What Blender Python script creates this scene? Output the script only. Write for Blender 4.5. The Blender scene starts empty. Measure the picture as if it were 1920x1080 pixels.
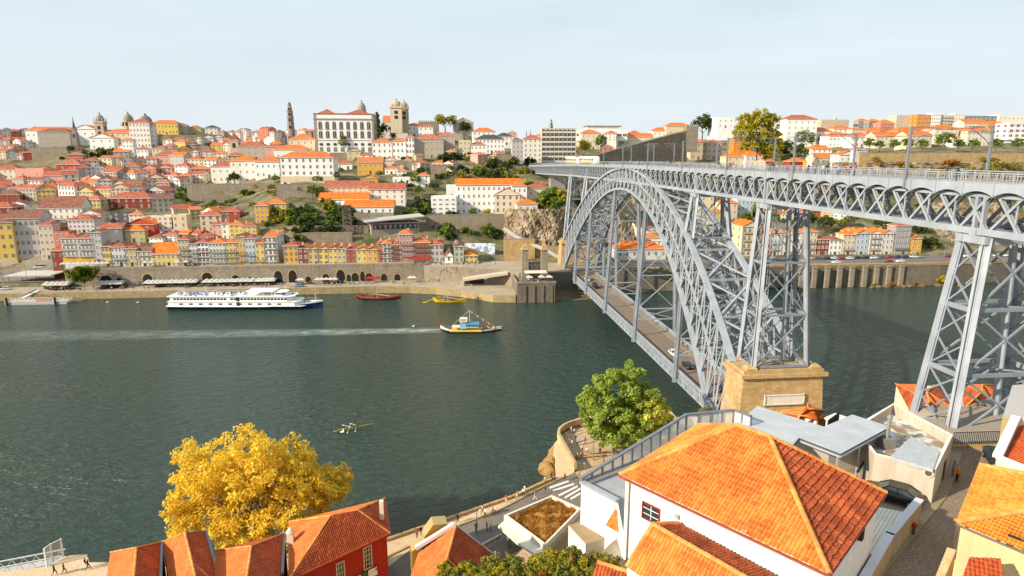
import bpy, bmesh, math, random
from mathutils import Vector, Matrix
random.seed(7)
R = math.radians
scene = bpy.context.scene
COL = scene.collection
F = 1200.0
ALPHA = math.atan((540 - 292) / F)
YAW = math.atan((960 - 835) / (F / math.cos(ALPHA)))
H = 64.0
CAM = Vector((0, 0, H))
FWD = Vector((math.sin(YAW) * math.cos(ALPHA), math.cos(YAW) * math.cos(ALPHA), -math.sin(ALPHA)))
RGT = Vector((math.cos(YAW), -math.sin(YAW), 0))
UPV = RGT.cross(FWD)
def ray(px, py): return FWD + RGT * ((px - 960) / F) - UPV * ((py - 540) / F)
def onz(px, py, z):
 r = ray(px, py); return CAM + r * ((z - H) / r.z)
def onx(px, py, x):
 r = ray(px, py); return CAM + r * (x / r.x)
def ony(px, py, y):
 r = ray(px, py); return CAM + r * (y / r.y)
def depth(p): return (Vector(p) - CAM).dot(FWD)
LABELS = {}
BJ = random.Random(77)
def tag(o, label=None, cat=None, group=None, kind=None):
 if label:
  o["label"] = label
  LABELS.setdefault(label, []).append(o.name)
 if cat: o["category"] = cat
 if group: o["group"] = group
 if kind: o["kind"] = kind
 return o
def empty(name, loc, rz=0, label=None, cat=None, group=None):
 o = bpy.data.objects.new(name, None); COL.objects.link(o)
 o.location = loc; o.rotation_euler = (0, 0, rz); o.empty_display_size = .5
 return tag(o, label, cat, group)
def link(name, mesh, parent=None, loc=(0, 0, 0), rz=0, scale=None):
 o = bpy.data.objects.new(name, mesh); COL.objects.link(o)
 o.location = loc; o.rotation_euler = (0, 0, rz)
 if scale: o.scale = scale
 if parent: o.parent = parent
 return o
def copy_tree(o, kids, loc, rz, label=None, scale=None):
 c = o.copy(); COL.objects.link(c); c.location = loc; c.rotation_euler = (0, 0, rz)
 if scale: c.scale = (scale,) * 3
 if label: c["label"] = label; LABELS.setdefault(label, []).append(c.name)
 for k in kids:
  d = k.copy(); COL.objects.link(d); d.parent = c
 return c
class MB:
 def __init__(s): s.v = []; s.f = []; s.m = []; s.uv = []
 def face(s, pts, m=0, uv=None):
  n = len(s.v); s.v += [tuple(p) for p in pts]
  s.f.append(tuple(range(n, n + len(pts)))); s.m.append(m)
  if uv is None:
   a = Vector(pts[1]) - Vector(pts[0]); b = Vector(pts[2]) - Vector(pts[0]); nn = a.cross(b)
   ax, ay, az = abs(nn.x), abs(nn.y), abs(nn.z)
   if az >= ax and az >= ay: uv = [(p[0], p[1]) for p in pts]
   elif ax > ay: uv = [(p[1], p[2]) for p in pts]
   else: uv = [(p[0], p[2]) for p in pts]
  s.uv.append(uv)
 def grid(s, rows, m=0, closed=False, uvs=None):
  nr = len(rows); nc = len(rows[0])
  for i in range(nr - 1):
   for j in range(nc if closed else nc - 1):
    k = (j + 1) % nc
    s.face([rows[i][j], rows[i][k], rows[i + 1][k], rows[i + 1][j]], m,
     None if uvs is None else [uvs[i][j], uvs[i][k], uvs[i + 1][k], uvs[i + 1][j]])
 def hexa(s, c, m=0):
  for q in ((0, 3, 2, 1), (4, 5, 6, 7), (0, 1, 5, 4), (1, 2, 6, 5), (2, 3, 7, 6), (3, 0, 4, 7)):
   s.face([c[i] for i in q], m)
 def box(s, c, d, m=0, rz=0):
  x, y, z = d[0] / 2, d[1] / 2, d[2] / 2; C_, S_ = math.cos(rz), math.sin(rz)
  pts = []
  for zz in (-z, z):
   for (a, b) in ((-x, -y), (x, -y), (x, y), (-x, y)):
    pts.append((c[0] + a * C_ - b * S_, c[1] + a * S_ + b * C_, c[2] + zz))
  s.hexa(pts, m)
 def beam(s, a, b, w, h=None, m=0):
  h = h or w; w *= BJ.uniform(.97, 1.03); h *= BJ.uniform(.97, 1.03); a = Vector(a); b = Vector(b); d = b - a
  if d.length < 1e-6: return
  d.normalize()
  sd = d.cross(Vector((0, 0, 1)))
  if sd.length < 1e-3: sd = Vector((1, 0, 0))
  sd.normalize(); up = sd.cross(d); sd = sd * (w / 2); up = up * (h / 2)
  s.hexa([a - sd - up, a + sd - up, b + sd - up, b - sd - up, a - sd + up, a + sd + up, b + sd + up, b - sd + up], m)
 def tube(s, a, b, r0, r1=None, n=8, m=0, cap=True):
  r1 = r0 if r1 is None else r1; a = Vector(a); b = Vector(b); d = (b - a).normalized()
  u = d.orthogonal().normalized(); w = d.cross(u)
  ra = [a + (u * math.cos(6.2832 * i / n) + w * math.sin(6.2832 * i / n)) * r0 for i in range(n)]
  rb = [b + (u * math.cos(6.2832 * i / n) + w * math.sin(6.2832 * i / n)) * r1 for i in range(n)]
  s.grid([ra, rb], m, True)
  if cap:
   s.face(list(reversed(ra)), m)
   if r1 > .01: s.face(rb, m)
 def lathe(s, prof, c=(0, 0, 0), n=12, m=0, sq=False, ph=0):
  rows = []
  for (r, z) in prof:
   k = r * (1.4142 if sq else 1)
   rows.append([(c[0] + k * math.cos(ph + 6.28319 * i / n), c[1] + k * math.sin(ph + 6.28319 * i / n), c[2] + z) for i in range(n)])
  s.grid(rows, m, True)
  if prof[-1][0] > .02: s.face(rows[-1], m)
 def prism(s, poly, z0, z1, m=0, mt=None, bottom=False):
  n = len(poly)
  a = sum(poly[i][0] * poly[(i + 1) % n][1] - poly[(i + 1) % n][0] * poly[i][1] for i in range(n))
  if a < 0: poly = list(reversed(poly))
  for i in range(n):
   p, q = poly[i], poly[(i + 1) % n]; L = math.hypot(q[0] - p[0], q[1] - p[1])
   s.face([(p[0], p[1], z0), (q[0], q[1], z0), (q[0], q[1], z1), (p[0], p[1], z1)], m, [(0, z0), (L, z0), (L, z1), (0, z1)])
  s.face([(p[0], p[1], z1) for p in poly], m if mt is None else mt)
  if bottom: s.face([(p[0], p[1], z0) for p in reversed(poly)], m)
 def blob(s, c, r, m=0, n=8, k=5, sc=(1, 1, 1), jit=0.0):
  rows = []
  for i in range(k + 1):
   th = math.pi * i / k; rr = math.sin(th); z = -math.cos(th)
   rows.append([(c[0] + r * sc[0] * rr * math.cos(6.2832 * j / n) * (1 + jit * random.uniform(-1, 1)),
      c[1] + r * sc[1] * rr * math.sin(6.2832 * j / n) * (1 + jit * random.uniform(-1, 1)), c[2] + r * sc[2] * z) for j in range(n)])
  s.grid(rows, m, True)
 def mesh(s, name, mats, smooth=False, merge=False):
  me = bpy.data.meshes.new(name); me.from_pydata(s.v, [], s.f)
  for mt in mats: me.materials.append(mt)
  me.polygons.foreach_set("material_index", s.m)
  uvl = me.uv_layers.new(name="UVMap"); fl = []
  for u in s.uv:
   for p in u: fl += [p[0], p[1]]
  uvl.data.foreach_set("uv", fl)
  if merge:
   bm = bmesh.new(); bm.from_mesh(me); bmesh.ops.remove_doubles(bm, verts=bm.verts, dist=1e-4); bm.to_mesh(me); bm.free()
  if smooth: me.polygons.foreach_set("use_smooth", [True] * len(me.polygons))
  me.update(); return me
 def build(s, name, mats, parent=None, loc=(0, 0, 0), rz=0, smooth=False, merge=False):
  if not isinstance(mats, (list, tuple)): mats = [mats]
  return link(name, s.mesh(name, mats, smooth, merge), parent, loc, rz)
def lin(h):
 h = h.lstrip("#"); o = []
 for i in (0, 2, 4):
  c = int(h[i:i + 2], 16) / 255; o.append(c / 12.92 if c <= .04045 else ((c + .055) / 1.055) ** 2.4)
 return o
MATS = {}
class NT:
 def __init__(s, name):
  s.mat = bpy.data.materials.new(name); s.mat.use_nodes = True; s.t = s.mat.node_tree
  s.b = s.t.nodes["Principled BSDF"]; s.out = s.t.nodes["Material Output"]; s.b.inputs["Roughness"].default_value = .85
  s.b.inputs["Specular IOR Level"].default_value = .3
 def n(s, typ, **kw):
  nd = s.t.nodes.new(typ)
  for k, v in kw.items():
   if k.startswith("i_"): nd.inputs[k[2:].replace("_", " ")].default_value = v
   else: setattr(nd, k, v)
  return nd
 def l(s, a, b): s.t.links.new(a, b)
 def co(s, which="Object", scale=(1, 1, 1)):
  tc = s.n("ShaderNodeTexCoord"); mp = s.n("ShaderNodeMapping"); mp.inputs["Scale"].default_value = scale
  s.l(tc.outputs[which], mp.inputs["Vector"]); return mp.outputs[0]
 def noise(s, vec, scale, detail=4, rough=.6):
  nd = s.n("ShaderNodeTexNoise"); nd.inputs["Scale"].default_value = scale; nd.inputs["Detail"].default_value = detail
  nd.inputs["Roughness"].default_value = rough; s.l(vec, nd.inputs["Vector"]); return nd.outputs["Fac"]
 def ramp(s, fac, stops):
  nd = s.n("ShaderNodeValToRGB"); e = nd.color_ramp.elements
  while len(e) < len(stops): e.new(.5)
  for i, (p, c) in enumerate(stops):
   e[i].position = p; e[i].color = (*c[:3], 1) if not isinstance(c, (int, float)) else (c, c, c, 1)
  s.l(fac, nd.inputs[0]); return nd.outputs[0]
 def mix(s, fac, a, b, mode="MIX"):
  nd = s.n("ShaderNodeMix", data_type="RGBA", blend_type=mode)
  for sock, v in ((nd.inputs[0], fac), (nd.inputs[6], a), (nd.inputs[7], b)):
   if isinstance(v, (int, float)): sock.default_value = v
   elif isinstance(v, (list, tuple)): sock.default_value = (*v[:3], 1)
   else: s.l(v, sock)
  return nd.outputs[2]
 def math(s, op, a, b=0.0):
  nd = s.n("ShaderNodeMath", operation=op)
  for sock, v in ((nd.inputs[0], a), (nd.inputs[1], b)):
   if isinstance(v, (int, float)): sock.default_value = v
   else: s.l(v, sock)
  return nd.outputs[0]
 def bump(s, hgt, strength=.3, dist=.1):
  nd = s.n("ShaderNodeBump"); nd.inputs["Strength"].default_value = strength; nd.inputs["Distance"].default_value = dist
  s.l(hgt, nd.inputs["Height"]); s.l(nd.outputs[0], s.b.inputs["Normal"])
 def color(s, c):
  if isinstance(c, (list, tuple)): s.b.inputs["Base Color"].default_value = (*c[:3], 1)
  else: s.l(c, s.b.inputs["Base Color"])
def mul(c, k): return [min(1, x * k) for x in c]
def plaster(hexc, k=1.0, dirt=.35):
 key = ("pl", hexc, k, dirt)
 if key in MATS: return MATS[key]
 N = NT("plaster_" + hexc); c = mul(lin(hexc), k)
 v = N.co("Object"); big = N.noise(v, .35, 5); streak = N.noise(N.co("Object", (1.2, 1.2, .12)), 1.3, 4)
 f1 = N.ramp(big, [(.35, 0), (.7, 1)]); f2 = N.ramp(streak, [(.45, 0), (.75, 1)])
 a = N.mix(f1, c, mul(c, .86)); d = [x * .5 + .06 for x in c]
 N.color(N.mix(N.math("MULTIPLY", f2, dirt), a, d)); N.bump(N.noise(v, 9, 3), .15, .02)
 MATS[key] = N.mat; return N.mat
def flat(name, c, rough=.6, metal=0.0):
 if isinstance(c, str): c = lin(c)
 key = ("fl", name, tuple(c))
 if key in MATS: return MATS[key]
 N = NT(name); v = N.co("Object")
 N.color(N.mix(N.ramp(N.noise(v, 1.7, 4), [(.3, 0), (.75, 1)]), c, mul(c, .78)))
 N.b.inputs["Roughness"].default_value = rough; N.b.inputs["Metallic"].default_value = metal
 MATS[key] = N.mat; return N.mat
def stone(name, c, s=1.0, bw=.9, bh=.45, mort=.6):
 key = ("st", name)
 if key in MATS: return MATS[key]
 if isinstance(c, str): c = lin(c)
 N = NT(name); uv = N.co("UV")
 b = N.n("ShaderNodeTexBrick"); b.inputs["Scale"].default_value = s; b.inputs["Brick Width"].default_value = bw; b.inputs["Row Height"].default_value = bh
 b.inputs["Mortar Size"].default_value = .018; b.inputs["Color1"].default_value = (*mul(c, 1.12), 1); b.inputs["Color2"].default_value = (*mul(c, .8), 1)
 b.inputs["Mortar"].default_value = (*mul(c, mort), 1); N.l(uv, b.inputs["Vector"])
 v = N.co("Object"); n1 = N.ramp(N.noise(v, .25, 6), [(.35, 0), (.7, 1)]); n2 = N.ramp(N.noise(N.co("Object", (1, 1, .15)), .9, 4), [(.5, 0), (.8, 1)])
 a = N.mix(N.math("MULTIPLY", n1, .55), b.outputs["Color"], mul(c, .5)); N.color(N.mix(N.math("MULTIPLY", n2, .5), a, mul(c, .35)))
 N.bump(N.math("ADD", b.outputs["Fac"], N.math("MULTIPLY", N.noise(v, 6, 4), -.6)), -.5, .05)
 MATS[key] = N.mat; return N.mat
def tile(name, c1, c2, lich=.25, bumpy=True):
 key = ("ti", name)
 if key in MATS: return MATS[key]
 N = NT(name); c1 = lin(c1); c2 = lin(c2); tc = N.n("ShaderNodeTexCoord")
 fl = N.n("ShaderNodeVectorMath", operation="FLOOR"); N.l(tc.outputs["UV"], fl.inputs[0])
 wn = N.n("ShaderNodeTexWhiteNoise", noise_dimensions="2D"); N.l(fl.outputs[0], wn.inputs["Vector"])
 v = N.co("Object"); n = N.ramp(N.noise(v, .5, 5), [(.3, 0), (.7, 1)])
 k = N.math("ADD", N.math("MULTIPLY", wn.outputs["Value"], .45 if bumpy else .26), N.math("MULTIPLY", n, .45))
 col = N.ramp(k, [(.03, mul(c2, .75)), (.25, c2), (.6, c1), (.9, mul(c1, 1.12))])
 sp = N.ramp(N.noise(v, 3.2, 6, .75), [(.56, 0), (.68, 1)]); big = N.ramp(N.noise(v, .28, 3), [(.5, .12), (.68, 1)])
 col = N.mix(N.math("MULTIPLY", N.math("MULTIPLY", sp, big), lich), col, (.7, .64, .54))
 dk = N.ramp(N.noise(v, 1.1, 5, .7), [(.58, 0), (.75, 1)]); col = N.mix(N.math("MULTIPLY", dk, .45), col, mul(c2, .3))
 if not bumpy:
  s2 = N.n("ShaderNodeSeparateXYZ"); N.l(tc.outputs["UV"], s2.inputs[0]); fx = N.math("FRACT", s2.outputs[0]); fy = N.math("FRACT", s2.outputs[1])
  g = N.math("MULTIPLY", N.math("MULTIPLY", fx, N.math("SUBTRACT", 1, fx)), 4); col = N.mix(N.ramp(g, [(.15, .75), (.55, 0)]), col, mul(c2, .22))  # shadow in the grooves between tile columns, painted into the colour
  col = N.mix(N.ramp(fy, [(.0, .8), (.05, .55), (.16, 0)]), col, mul(c1, 1.25))
 N.color(col); N.b.inputs["Roughness"].default_value = .75
 if bumpy:
  sx = N.n("ShaderNodeSeparateXYZ"); N.l(tc.outputs["UV"], sx.inputs[0])
  w = N.math("SINE", N.math("MULTIPLY", sx.outputs[0], 6.2832)); w2 = N.math("FRACT", sx.outputs[1])
  N.bump(N.math("ADD", N.math("MULTIPLY", w, .5), N.math("MULTIPLY", w2, -.8)), .8, .06)
 MATS[key] = N.mat; return N.mat
def leaf(name, c1, c2, trans=.3, c3=None):
 key = ("lf", name)
 if key in MATS: return MATS[key]
 N = NT(name); c1 = lin(c1); c2 = lin(c2)
 g = N.n("ShaderNodeNewGeometry"); n = N.ramp(N.noise(N.co("Object"), .35, 3), [(.35, 0), (.65, 1)])
 k = N.math("ADD", N.math("MULTIPLY", g.outputs["Random Per Island"], .5), N.math("MULTIPLY", n, .5))
 col = N.ramp(k, [(.1, c2), (.55, [(a + b) / 2 for a, b in zip(c1, c2)]), (.9, c1)] + ([(1, lin(c3))] if c3 else []))
 d = N.n("ShaderNodeBsdfDiffuse"); t = N.n("ShaderNodeBsdfTranslucent"); m = N.n("ShaderNodeMixShader"); m.inputs[0].default_value = trans
 N.l(col, d.inputs[0]); N.l(col, t.inputs[0]); N.l(d.outputs[0], m.inputs[1]); N.l(t.outputs[0], m.inputs[2]); N.l(m.outputs[0], N.out.inputs[0])
 MATS[key] = N.mat; return N.mat
def glass(name="window_glass", c=(.03, .04, .05)):
 key = ("gl", name)
 if key in MATS: return MATS[key]
 N = NT(name); N.color(c); N.b.inputs["Roughness"].default_value = .08; N.b.inputs["Specular IOR Level"].default_value = .6
 MATS[key] = N.mat; return N.mat
def mixground(name, c1, c2, c3, sc=.05, bump=.4, uvbrick=False):
 key = ("mg", name)
 if key in MATS: return MATS[key]
 N = NT(name); v = N.co("Object"); a = N.ramp(N.noise(v, sc, 6, .65), [(.35, 0), (.65, 1)]); b = N.ramp(N.noise(v, sc * 9, 6, .7), [(.4, 0), (.7, 1)])
 N.color(N.mix(b, N.mix(a, lin(c1), lin(c2)), lin(c3))); N.bump(N.noise(v, sc * 30, 6, .7), bump, .3)
 MATS[key] = N.mat; return N.mat
SUN_AZ, SUN_EL = 67.0, 28.0            # direction the light travels (from +Y towards +X), height of the sun
w = bpy.data.worlds.new("World"); scene.world = w; w.use_nodes = True; nt = w.node_tree; bg = nt.nodes["Background"]
sky = nt.nodes.new("ShaderNodeTexSky"); sky.sky_type = 'NISHITA'; sky.sun_disc = False
sky.sun_elevation = R(SUN_EL); sky.sun_rotation = R(SUN_AZ + 180); sky.air_density = 1.0; sky.dust_density = 2.5; sky.ozone_density = 1.5; sky.altitude = 60
tc = nt.nodes.new("ShaderNodeTexCoord"); mp = nt.nodes.new("ShaderNodeMapping"); mp.inputs["Scale"].default_value = (1.0, 1.6, 7.0); mp.inputs["Rotation"].default_value = (0, R(-7), R(20))
cn = nt.nodes.new("ShaderNodeTexNoise"); cn.inputs["Scale"].default_value = 1.6; cn.inputs["Detail"].default_value = 7; cn.inputs["Roughness"].default_value = .55; cn.inputs["Distortion"].default_value = .4
rp = nt.nodes.new("ShaderNodeValToRGB"); rp.color_ramp.elements[0].position = .4; rp.color_ramp.elements[0].color = (.7, .7, .7, 1); rp.color_ramp.elements[1].position = .78; rp.color_ramp.elements[1].color = (.96, .96, .96, 1)
mx = nt.nodes.new("ShaderNodeMix"); mx.data_type = 'RGBA'; mx.inputs[7].default_value = (6.7, 8.2, 9.15, 1)
nt.links.new(tc.outputs["Generated"], mp.inputs[0]); nt.links.new(mp.outputs[0], cn.inputs["Vector"]); nt.links.new(cn.outputs["Fac"], rp.inputs[0])
nt.links.new(rp.outputs[0], mx.inputs[0]); nt.links.new(sky.outputs[0], mx.inputs[6]); sxz = nt.nodes.new("ShaderNodeSeparateXYZ"); rz_ = nt.nodes.new("ShaderNodeValToRGB"); rz_.color_ramp.elements[0].color = (.75, .75, .75, 1); rz_.color_ramp.elements[1].color = (0, 0, 0, 1); rz_.color_ramp.elements[1].position = .34
m2 = nt.nodes.new("ShaderNodeMix"); m2.data_type = 'RGBA'; m2.inputs[7].default_value = (7.9, 8.3, 8.5, 1); nt.links.new(tc.outputs["Generated"], sxz.inputs[0]); nt.links.new(sxz.outputs[2], rz_.inputs[0]); nt.links.new(rz_.outputs[0], m2.inputs[0]); nt.links.new(mx.outputs[2], m2.inputs[6]); nt.links.new(m2.outputs[2], bg.inputs[0]); bg.inputs[1].default_value = .112
sl = bpy.data.lights.new("sun", 'SUN'); sl.energy = 7.0; sl.angle = R(.5); sl.color = (1, .87, .69)
so = bpy.data.objects.new("sun", sl); COL.objects.link(so)
sd = Vector((math.sin(R(SUN_AZ)) * math.cos(R(SUN_EL)), math.cos(R(SUN_AZ)) * math.cos(R(SUN_EL)), -math.sin(R(SUN_EL))))
so.rotation_euler = sd.to_track_quat('-Z', 'Y').to_euler(); so.location = (-200, -50, 200)
cd = bpy.data.cameras.new("camera"); cam = bpy.data.objects.new("camera", cd); COL.objects.link(cam); scene.camera = cam
cd.sensor_width = 36; cd.lens = 36 * F / 1920; cd.clip_end = 6000; cd.clip_start = .5
cam.location = CAM; cam.rotation_euler = Matrix((RGT, UPV, -FWD)).transposed().to_euler()
scene.view_settings.view_transform = 'Standard'; scene.view_settings.look = 'None'; scene.view_settings.exposure = 0
scene.cycles.use_denoising = True; scene.cycles.use_adaptive_sampling = True; scene.cycles.adaptive_threshold = .015
scene.cycles.sample_clamp_direct = 3.5; scene.cycles.max_bounces = 6; scene.cycles.diffuse_bounces = 3; scene.cycles.glossy_bounces = 3; scene.cycles.transmission_bounces = 3; scene.cycles.transparent_max_bounces = 6
scene.cycles.caustics_reflective = False; scene.cycles.caustics_refractive = False
# ================================================================== terrain of the far bank
TCOLS = {
-250: [(530, 316), (508, 365), (470, 385), (430, 430), (390, 480), (350, 540), (310, 600), (275, 670), (258, 730), (250, 760)],
0: [(530, 318), (508, 365), (470, 385), (430, 430), (390, 480), (350, 540), (310, 600), (275, 660), (256, 730), (247, 780)],
112: [(530, 318), (508, 355), (455, 380), (420, 425), (385, 480), (345, 540), (305, 600), (285, 640), (258, 690), (246, 780)],
128: [(500, 318), (499, 332), (440, 370), (400, 420), (370, 470), (330, 540), (300, 590), (285, 610), (265, 640), (248, 700), (241, 770)],
200: [(500, 318), (499, 332), (440, 370), (400, 420), (370, 470), (330, 540), (300, 590), (285, 610), (265, 640), (248, 700), (241, 770)],
400: [(500, 318), (499, 332), (450, 360), (420, 390), (390, 430), (345, 500), (300, 570), (270, 640), (256, 720), (246, 800)],
560: [(500, 318), (499, 332), (455, 345), (430, 352), (405, 370), (380, 385), (352, 410), (335, 440), (315, 490), (290, 520), (280, 560), (262, 620)],
700: [(500, 318), (499, 332), (470, 340), (440, 350), (415, 368), (390, 380), (360, 410), (345, 430), (320, 470), (300, 500), (285, 520), (262, 570), (255, 620)],
850: [(501, 318), (498, 332), (480, 337), (440, 350), (405, 385), (385, 420), (340, 440), (310, 470), (290, 510), (270, 560), (262, 620)],
940: [(499, 312), (494, 326), (480, 345), (440, 362), (405, 390), (375, 420), (340, 440), (310, 462), (300, 480), (285, 540), (275, 620)],
1000: [(498, 304), (490, 322), (470, 342), (420, 360), (385, 375), (355, 390), (332, 425), (317, 463), (303, 500), (290, 540), (280, 620)],
1070: [(496, 302), (486, 322), (460, 340), (400, 362), (350, 385), (330, 430), (317, 463), (303, 500), (288, 540), (275, 620)],
1150: [(497, 302), (488, 322), (470, 345), (440, 380), (400, 420), (370, 450), (330, 480), (303, 530), (280, 600), (270, 640)],
1300: [(498, 301), (485, 322), (470, 340), (440, 365), (400, 395), (360, 430), (330, 470), (300, 520), (275, 580), (262, 640)],
1500: [(494, 301), (479, 322), (462, 337), (440, 350), (400, 385), (350, 430), (316, 470), (292, 510), (268, 580), (246, 650)],
1700: [(490, 300), (478, 322), (462, 337), (440, 350), (400, 380), (340, 405), (310, 415), (284, 425), (281, 450), (264, 520), (240, 620)],
1920: [(482, 305), (470, 327), (450, 345), (400, 375), (340, 400), (310, 410), (289, 420), (285, 450), (266, 520), (240, 620)],
2250: [(482, 305), (470, 327), (450, 345), (400, 375), (340, 400), (310, 410), (289, 420), (285, 450), (266, 520), (240, 620)]}
TC = []
for px, lst in sorted(TCOLS.items()):
 r0 = ray(px, 420); TC.append((r0.x / r0.y, [(Y, ony(px, py, Y).z) for py, Y in lst]))
def tcol(lst, Y):
 if Y <= lst[0][0]: return lst[0][1]
 for i in range(len(lst) - 1):
  if Y <= lst[i + 1][0]:
   k = (Y - lst[i][0]) / (lst[i + 1][0] - lst[i][0]); return lst[i][1] + k * (lst[i + 1][1] - lst[i][1])
 return lst[-1][1] - (Y - lst[-1][0]) * .03
def terr(X, Y):
 t = X / max(Y, 1)
 if t <= TC[0][0]: return tcol(TC[0][1], Y)
 for i in range(len(TC) - 1):
  if t <= TC[i + 1][0]:
   k = (t - TC[i][0]) / (TC[i + 1][0] - TC[i][0]); return tcol(TC[i][1], Y) * (1 - k) + tcol(TC[i + 1][1], Y) * k
 return tcol(TC[-1][1], Y)
def pick(px, py, y0=300.0):
 r = ray(px, py); r = r / r.y; Y = y0
 while Y < 1500:
  p = CAM + r * Y
  if p.z <= terr(p.x, p.y): break
  Y += 1.5
 return CAM + r * (Y if Y < 1490 else 590 + (px * 7.3) % 60)
def build_terrain():
 ts = [-1.35 + .02 * i for i in range(150)]
 ys = [302, 312, 317, 317.6, 322, 327, 333] + [338 + 6 * i for i in range(28)] + [508 + 14 * i for i in range(24)] + [860, 950, 1100, 1400, 2000, 3500]
 rows = []
 for Y in ys:
  row = []
  for t in ts:
   z = terr(t * Y, Y) if Y > 317 else -3.0
   if Y > 345: z += .9 * math.sin(t * 90 + Y * .05) * math.sin(Y * .11 + t * 37)
   row.append((t * Y, Y, z - (0 if Y > 340 else .12)))
  rows.append(row)
 m = MB(); m.grid(rows)
 N = NT("hillside"); v = N.co("Object"); g = N.n("ShaderNodeNewGeometry"); sx = N.n("ShaderNodeSeparateXYZ"); N.l(g.outputs["Normal"], sx.inputs[0])
 green = N.ramp(N.noise(v, .06, 6, .7), [(.28, (.04, .055, .018)), (.42, (.09, .095, .035)), (.55, (.22, .18, .1)), (.75, (.34, .27, .18))])
 rock = N.ramp(N.noise(v, .12, 7, .7), [(.3, (.1, .075, .05)), (.5, (.28, .2, .13)), (.7, (.42, .33, .23))])
 k = N.ramp(sx.outputs[2], [(.62, 1), (.8, 0)]); N.color(N.mix(k, green, rock)); N.bump(N.noise(v, .5, 8, .7), .9, 1.5)
 o = m.build("hillside_terrain", N.mat, smooth=True, merge=True); tag(o, kind="structure")
build_terrain()
def build_water():
 N = NT("river_water"); v = N.co("Object")
 def wv(scale, rot, sc, det=3, rough=.55):
  tcn = N.n("ShaderNodeTexCoord"); mp = N.n("ShaderNodeMapping"); mp.inputs["Rotation"].default_value = (0, 0, R(rot)); mp.inputs["Scale"].default_value = sc
  N.l(tcn.outputs["Object"], mp.inputs[0]); n = N.n("ShaderNodeTexNoise"); n.inputs["Scale"].default_value = scale; n.inputs["Detail"].default_value = det
  n.inputs["Roughness"].default_value = rough; n.inputs["Distortion"].default_value = .6; N.l(mp.outputs[0], n.inputs["Vector"]); return n.outputs["Fac"]
 a = wv(.62, -22, (.42, 1, 1), 4, .6); b = wv(1.5, -12, (.6, 1, 1), 3); c = wv(.02, 10, (.35, 1, 1), 3)
 h = N.math("ADD", N.math("MULTIPLY", a, 1.0), N.math("MULTIPLY", b, .28))
 bp = N.n("ShaderNodeBump"); bp.inputs["Distance"].default_value = 3.4
 N.l(N.ramp(c, [(.3, .42), (.7, .8)]), bp.inputs["Strength"]); N.l(h, bp.inputs["Height"]); N.l(bp.outputs[0], N.b.inputs["Normal"])
 N.color(N.mix(N.ramp(c, [(.3, 0), (.7, 1)]), (.022, .046, .033), (.036, .064, .05)))
 N.b.inputs["Roughness"].default_value = .13; N.b.inputs["IOR"].default_value = 1.38; N.b.inputs["Specular IOR Level"].default_value = .6
 m = MB(); m.face([(-1800, -100, 0), (1800, -100, 0), (1800, 312, 0), (-1800, 312, 0)])
 tag(m.build("river_water", N.mat), kind="structure")
 N = NT("wake_foam"); v = N.co("UV"); n = N.noise(N.co("Object", (.25, 1, 1)), .55, 6, .7); sx = N.n("ShaderNodeSeparateXYZ"); N.l(v, sx.inputs[0])
 edge = N.math("MULTIPLY", sx.outputs[1], N.math("SUBTRACT", 1, sx.outputs[1])); edge = N.math("MULTIPLY", edge, 4)
 fade = N.math("POWER", sx.outputs[0], 1.6); k = N.math("ADD", N.math("MULTIPLY", N.ramp(n, [(.42, 0), (.68, 1)]), .9), .22)
 al = N.math("MULTIPLY", N.math("MULTIPLY", edge, k), N.math("ADD", N.math("MULTIPLY", fade, .55), .13)); N.color((.6, .68, .62)); N.l(al, N.b.inputs["Alpha"]); N.b.inputs["Roughness"].default_value = .9
 m = MB(); rows = []; uvs = []
 for i in range(41):
  k = i / 40; px = -60 + 930 * k; py = 630 - 4 * k - 8 * k * k; p = onz(px, py, 0); hw = 9.5 - 6.0 * k
  rows.append([(p.x, p.y - hw, .03), (p.x, p.y + hw, .03)]); uvs.append([(k, 0), (k, 1)])
 m.grid(rows, 0, False, uvs); tag(m.build("foam_wake", N.mat), kind="stuff", label="pale foam wake trailing on the river behind the blue-roofed boat", cat="wake")
build_water()
GRAN = stone("granite_blocks", "#9b8e7b", 1.0, 1.1, .55); GRANW = stone("granite_warm", "#c2a473", 1.0, 1.0, .5); GRAND = stone("granite_dark", "#7d7364", 1.0, 1.1, .55)
PAVE = mixground("granite_paving", "#b9aa94", "#a2947f", "#8f816c", .12, .2); ASPH = mixground("asphalt", "#6f6b66", "#7d7770", "#5d5853", .15, .2)
ZQ = 3.3
zs = ony(480, 501, 317).z                   # upper street level of the riverside row
XL = ony(121, 500, 317).x; XR = ony(800, 500, 317).x
m = MB(); m.prism([(-700, 303), (-34, 303), (-18, 301), (-6, 297), (6, 290), (14, 283), (20, 277.5), (29.8, 275.8), (33, 300), (33, 325), (-700, 325)], -1, ZQ, 0, 1)
tag(m.build("quay_promenade", [stone("quay_stone", "#b09a72", 1, 1.3, .6, .5), PAVE]), kind="structure")
m = MB(); m.prism([(XL, 317), (XR, 317), (XR + 5, 333), (XL, 333)], 0, zs, 0, 1); tag(m.build("upper_street", [GRAN, PAVE]), kind="structure")
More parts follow.
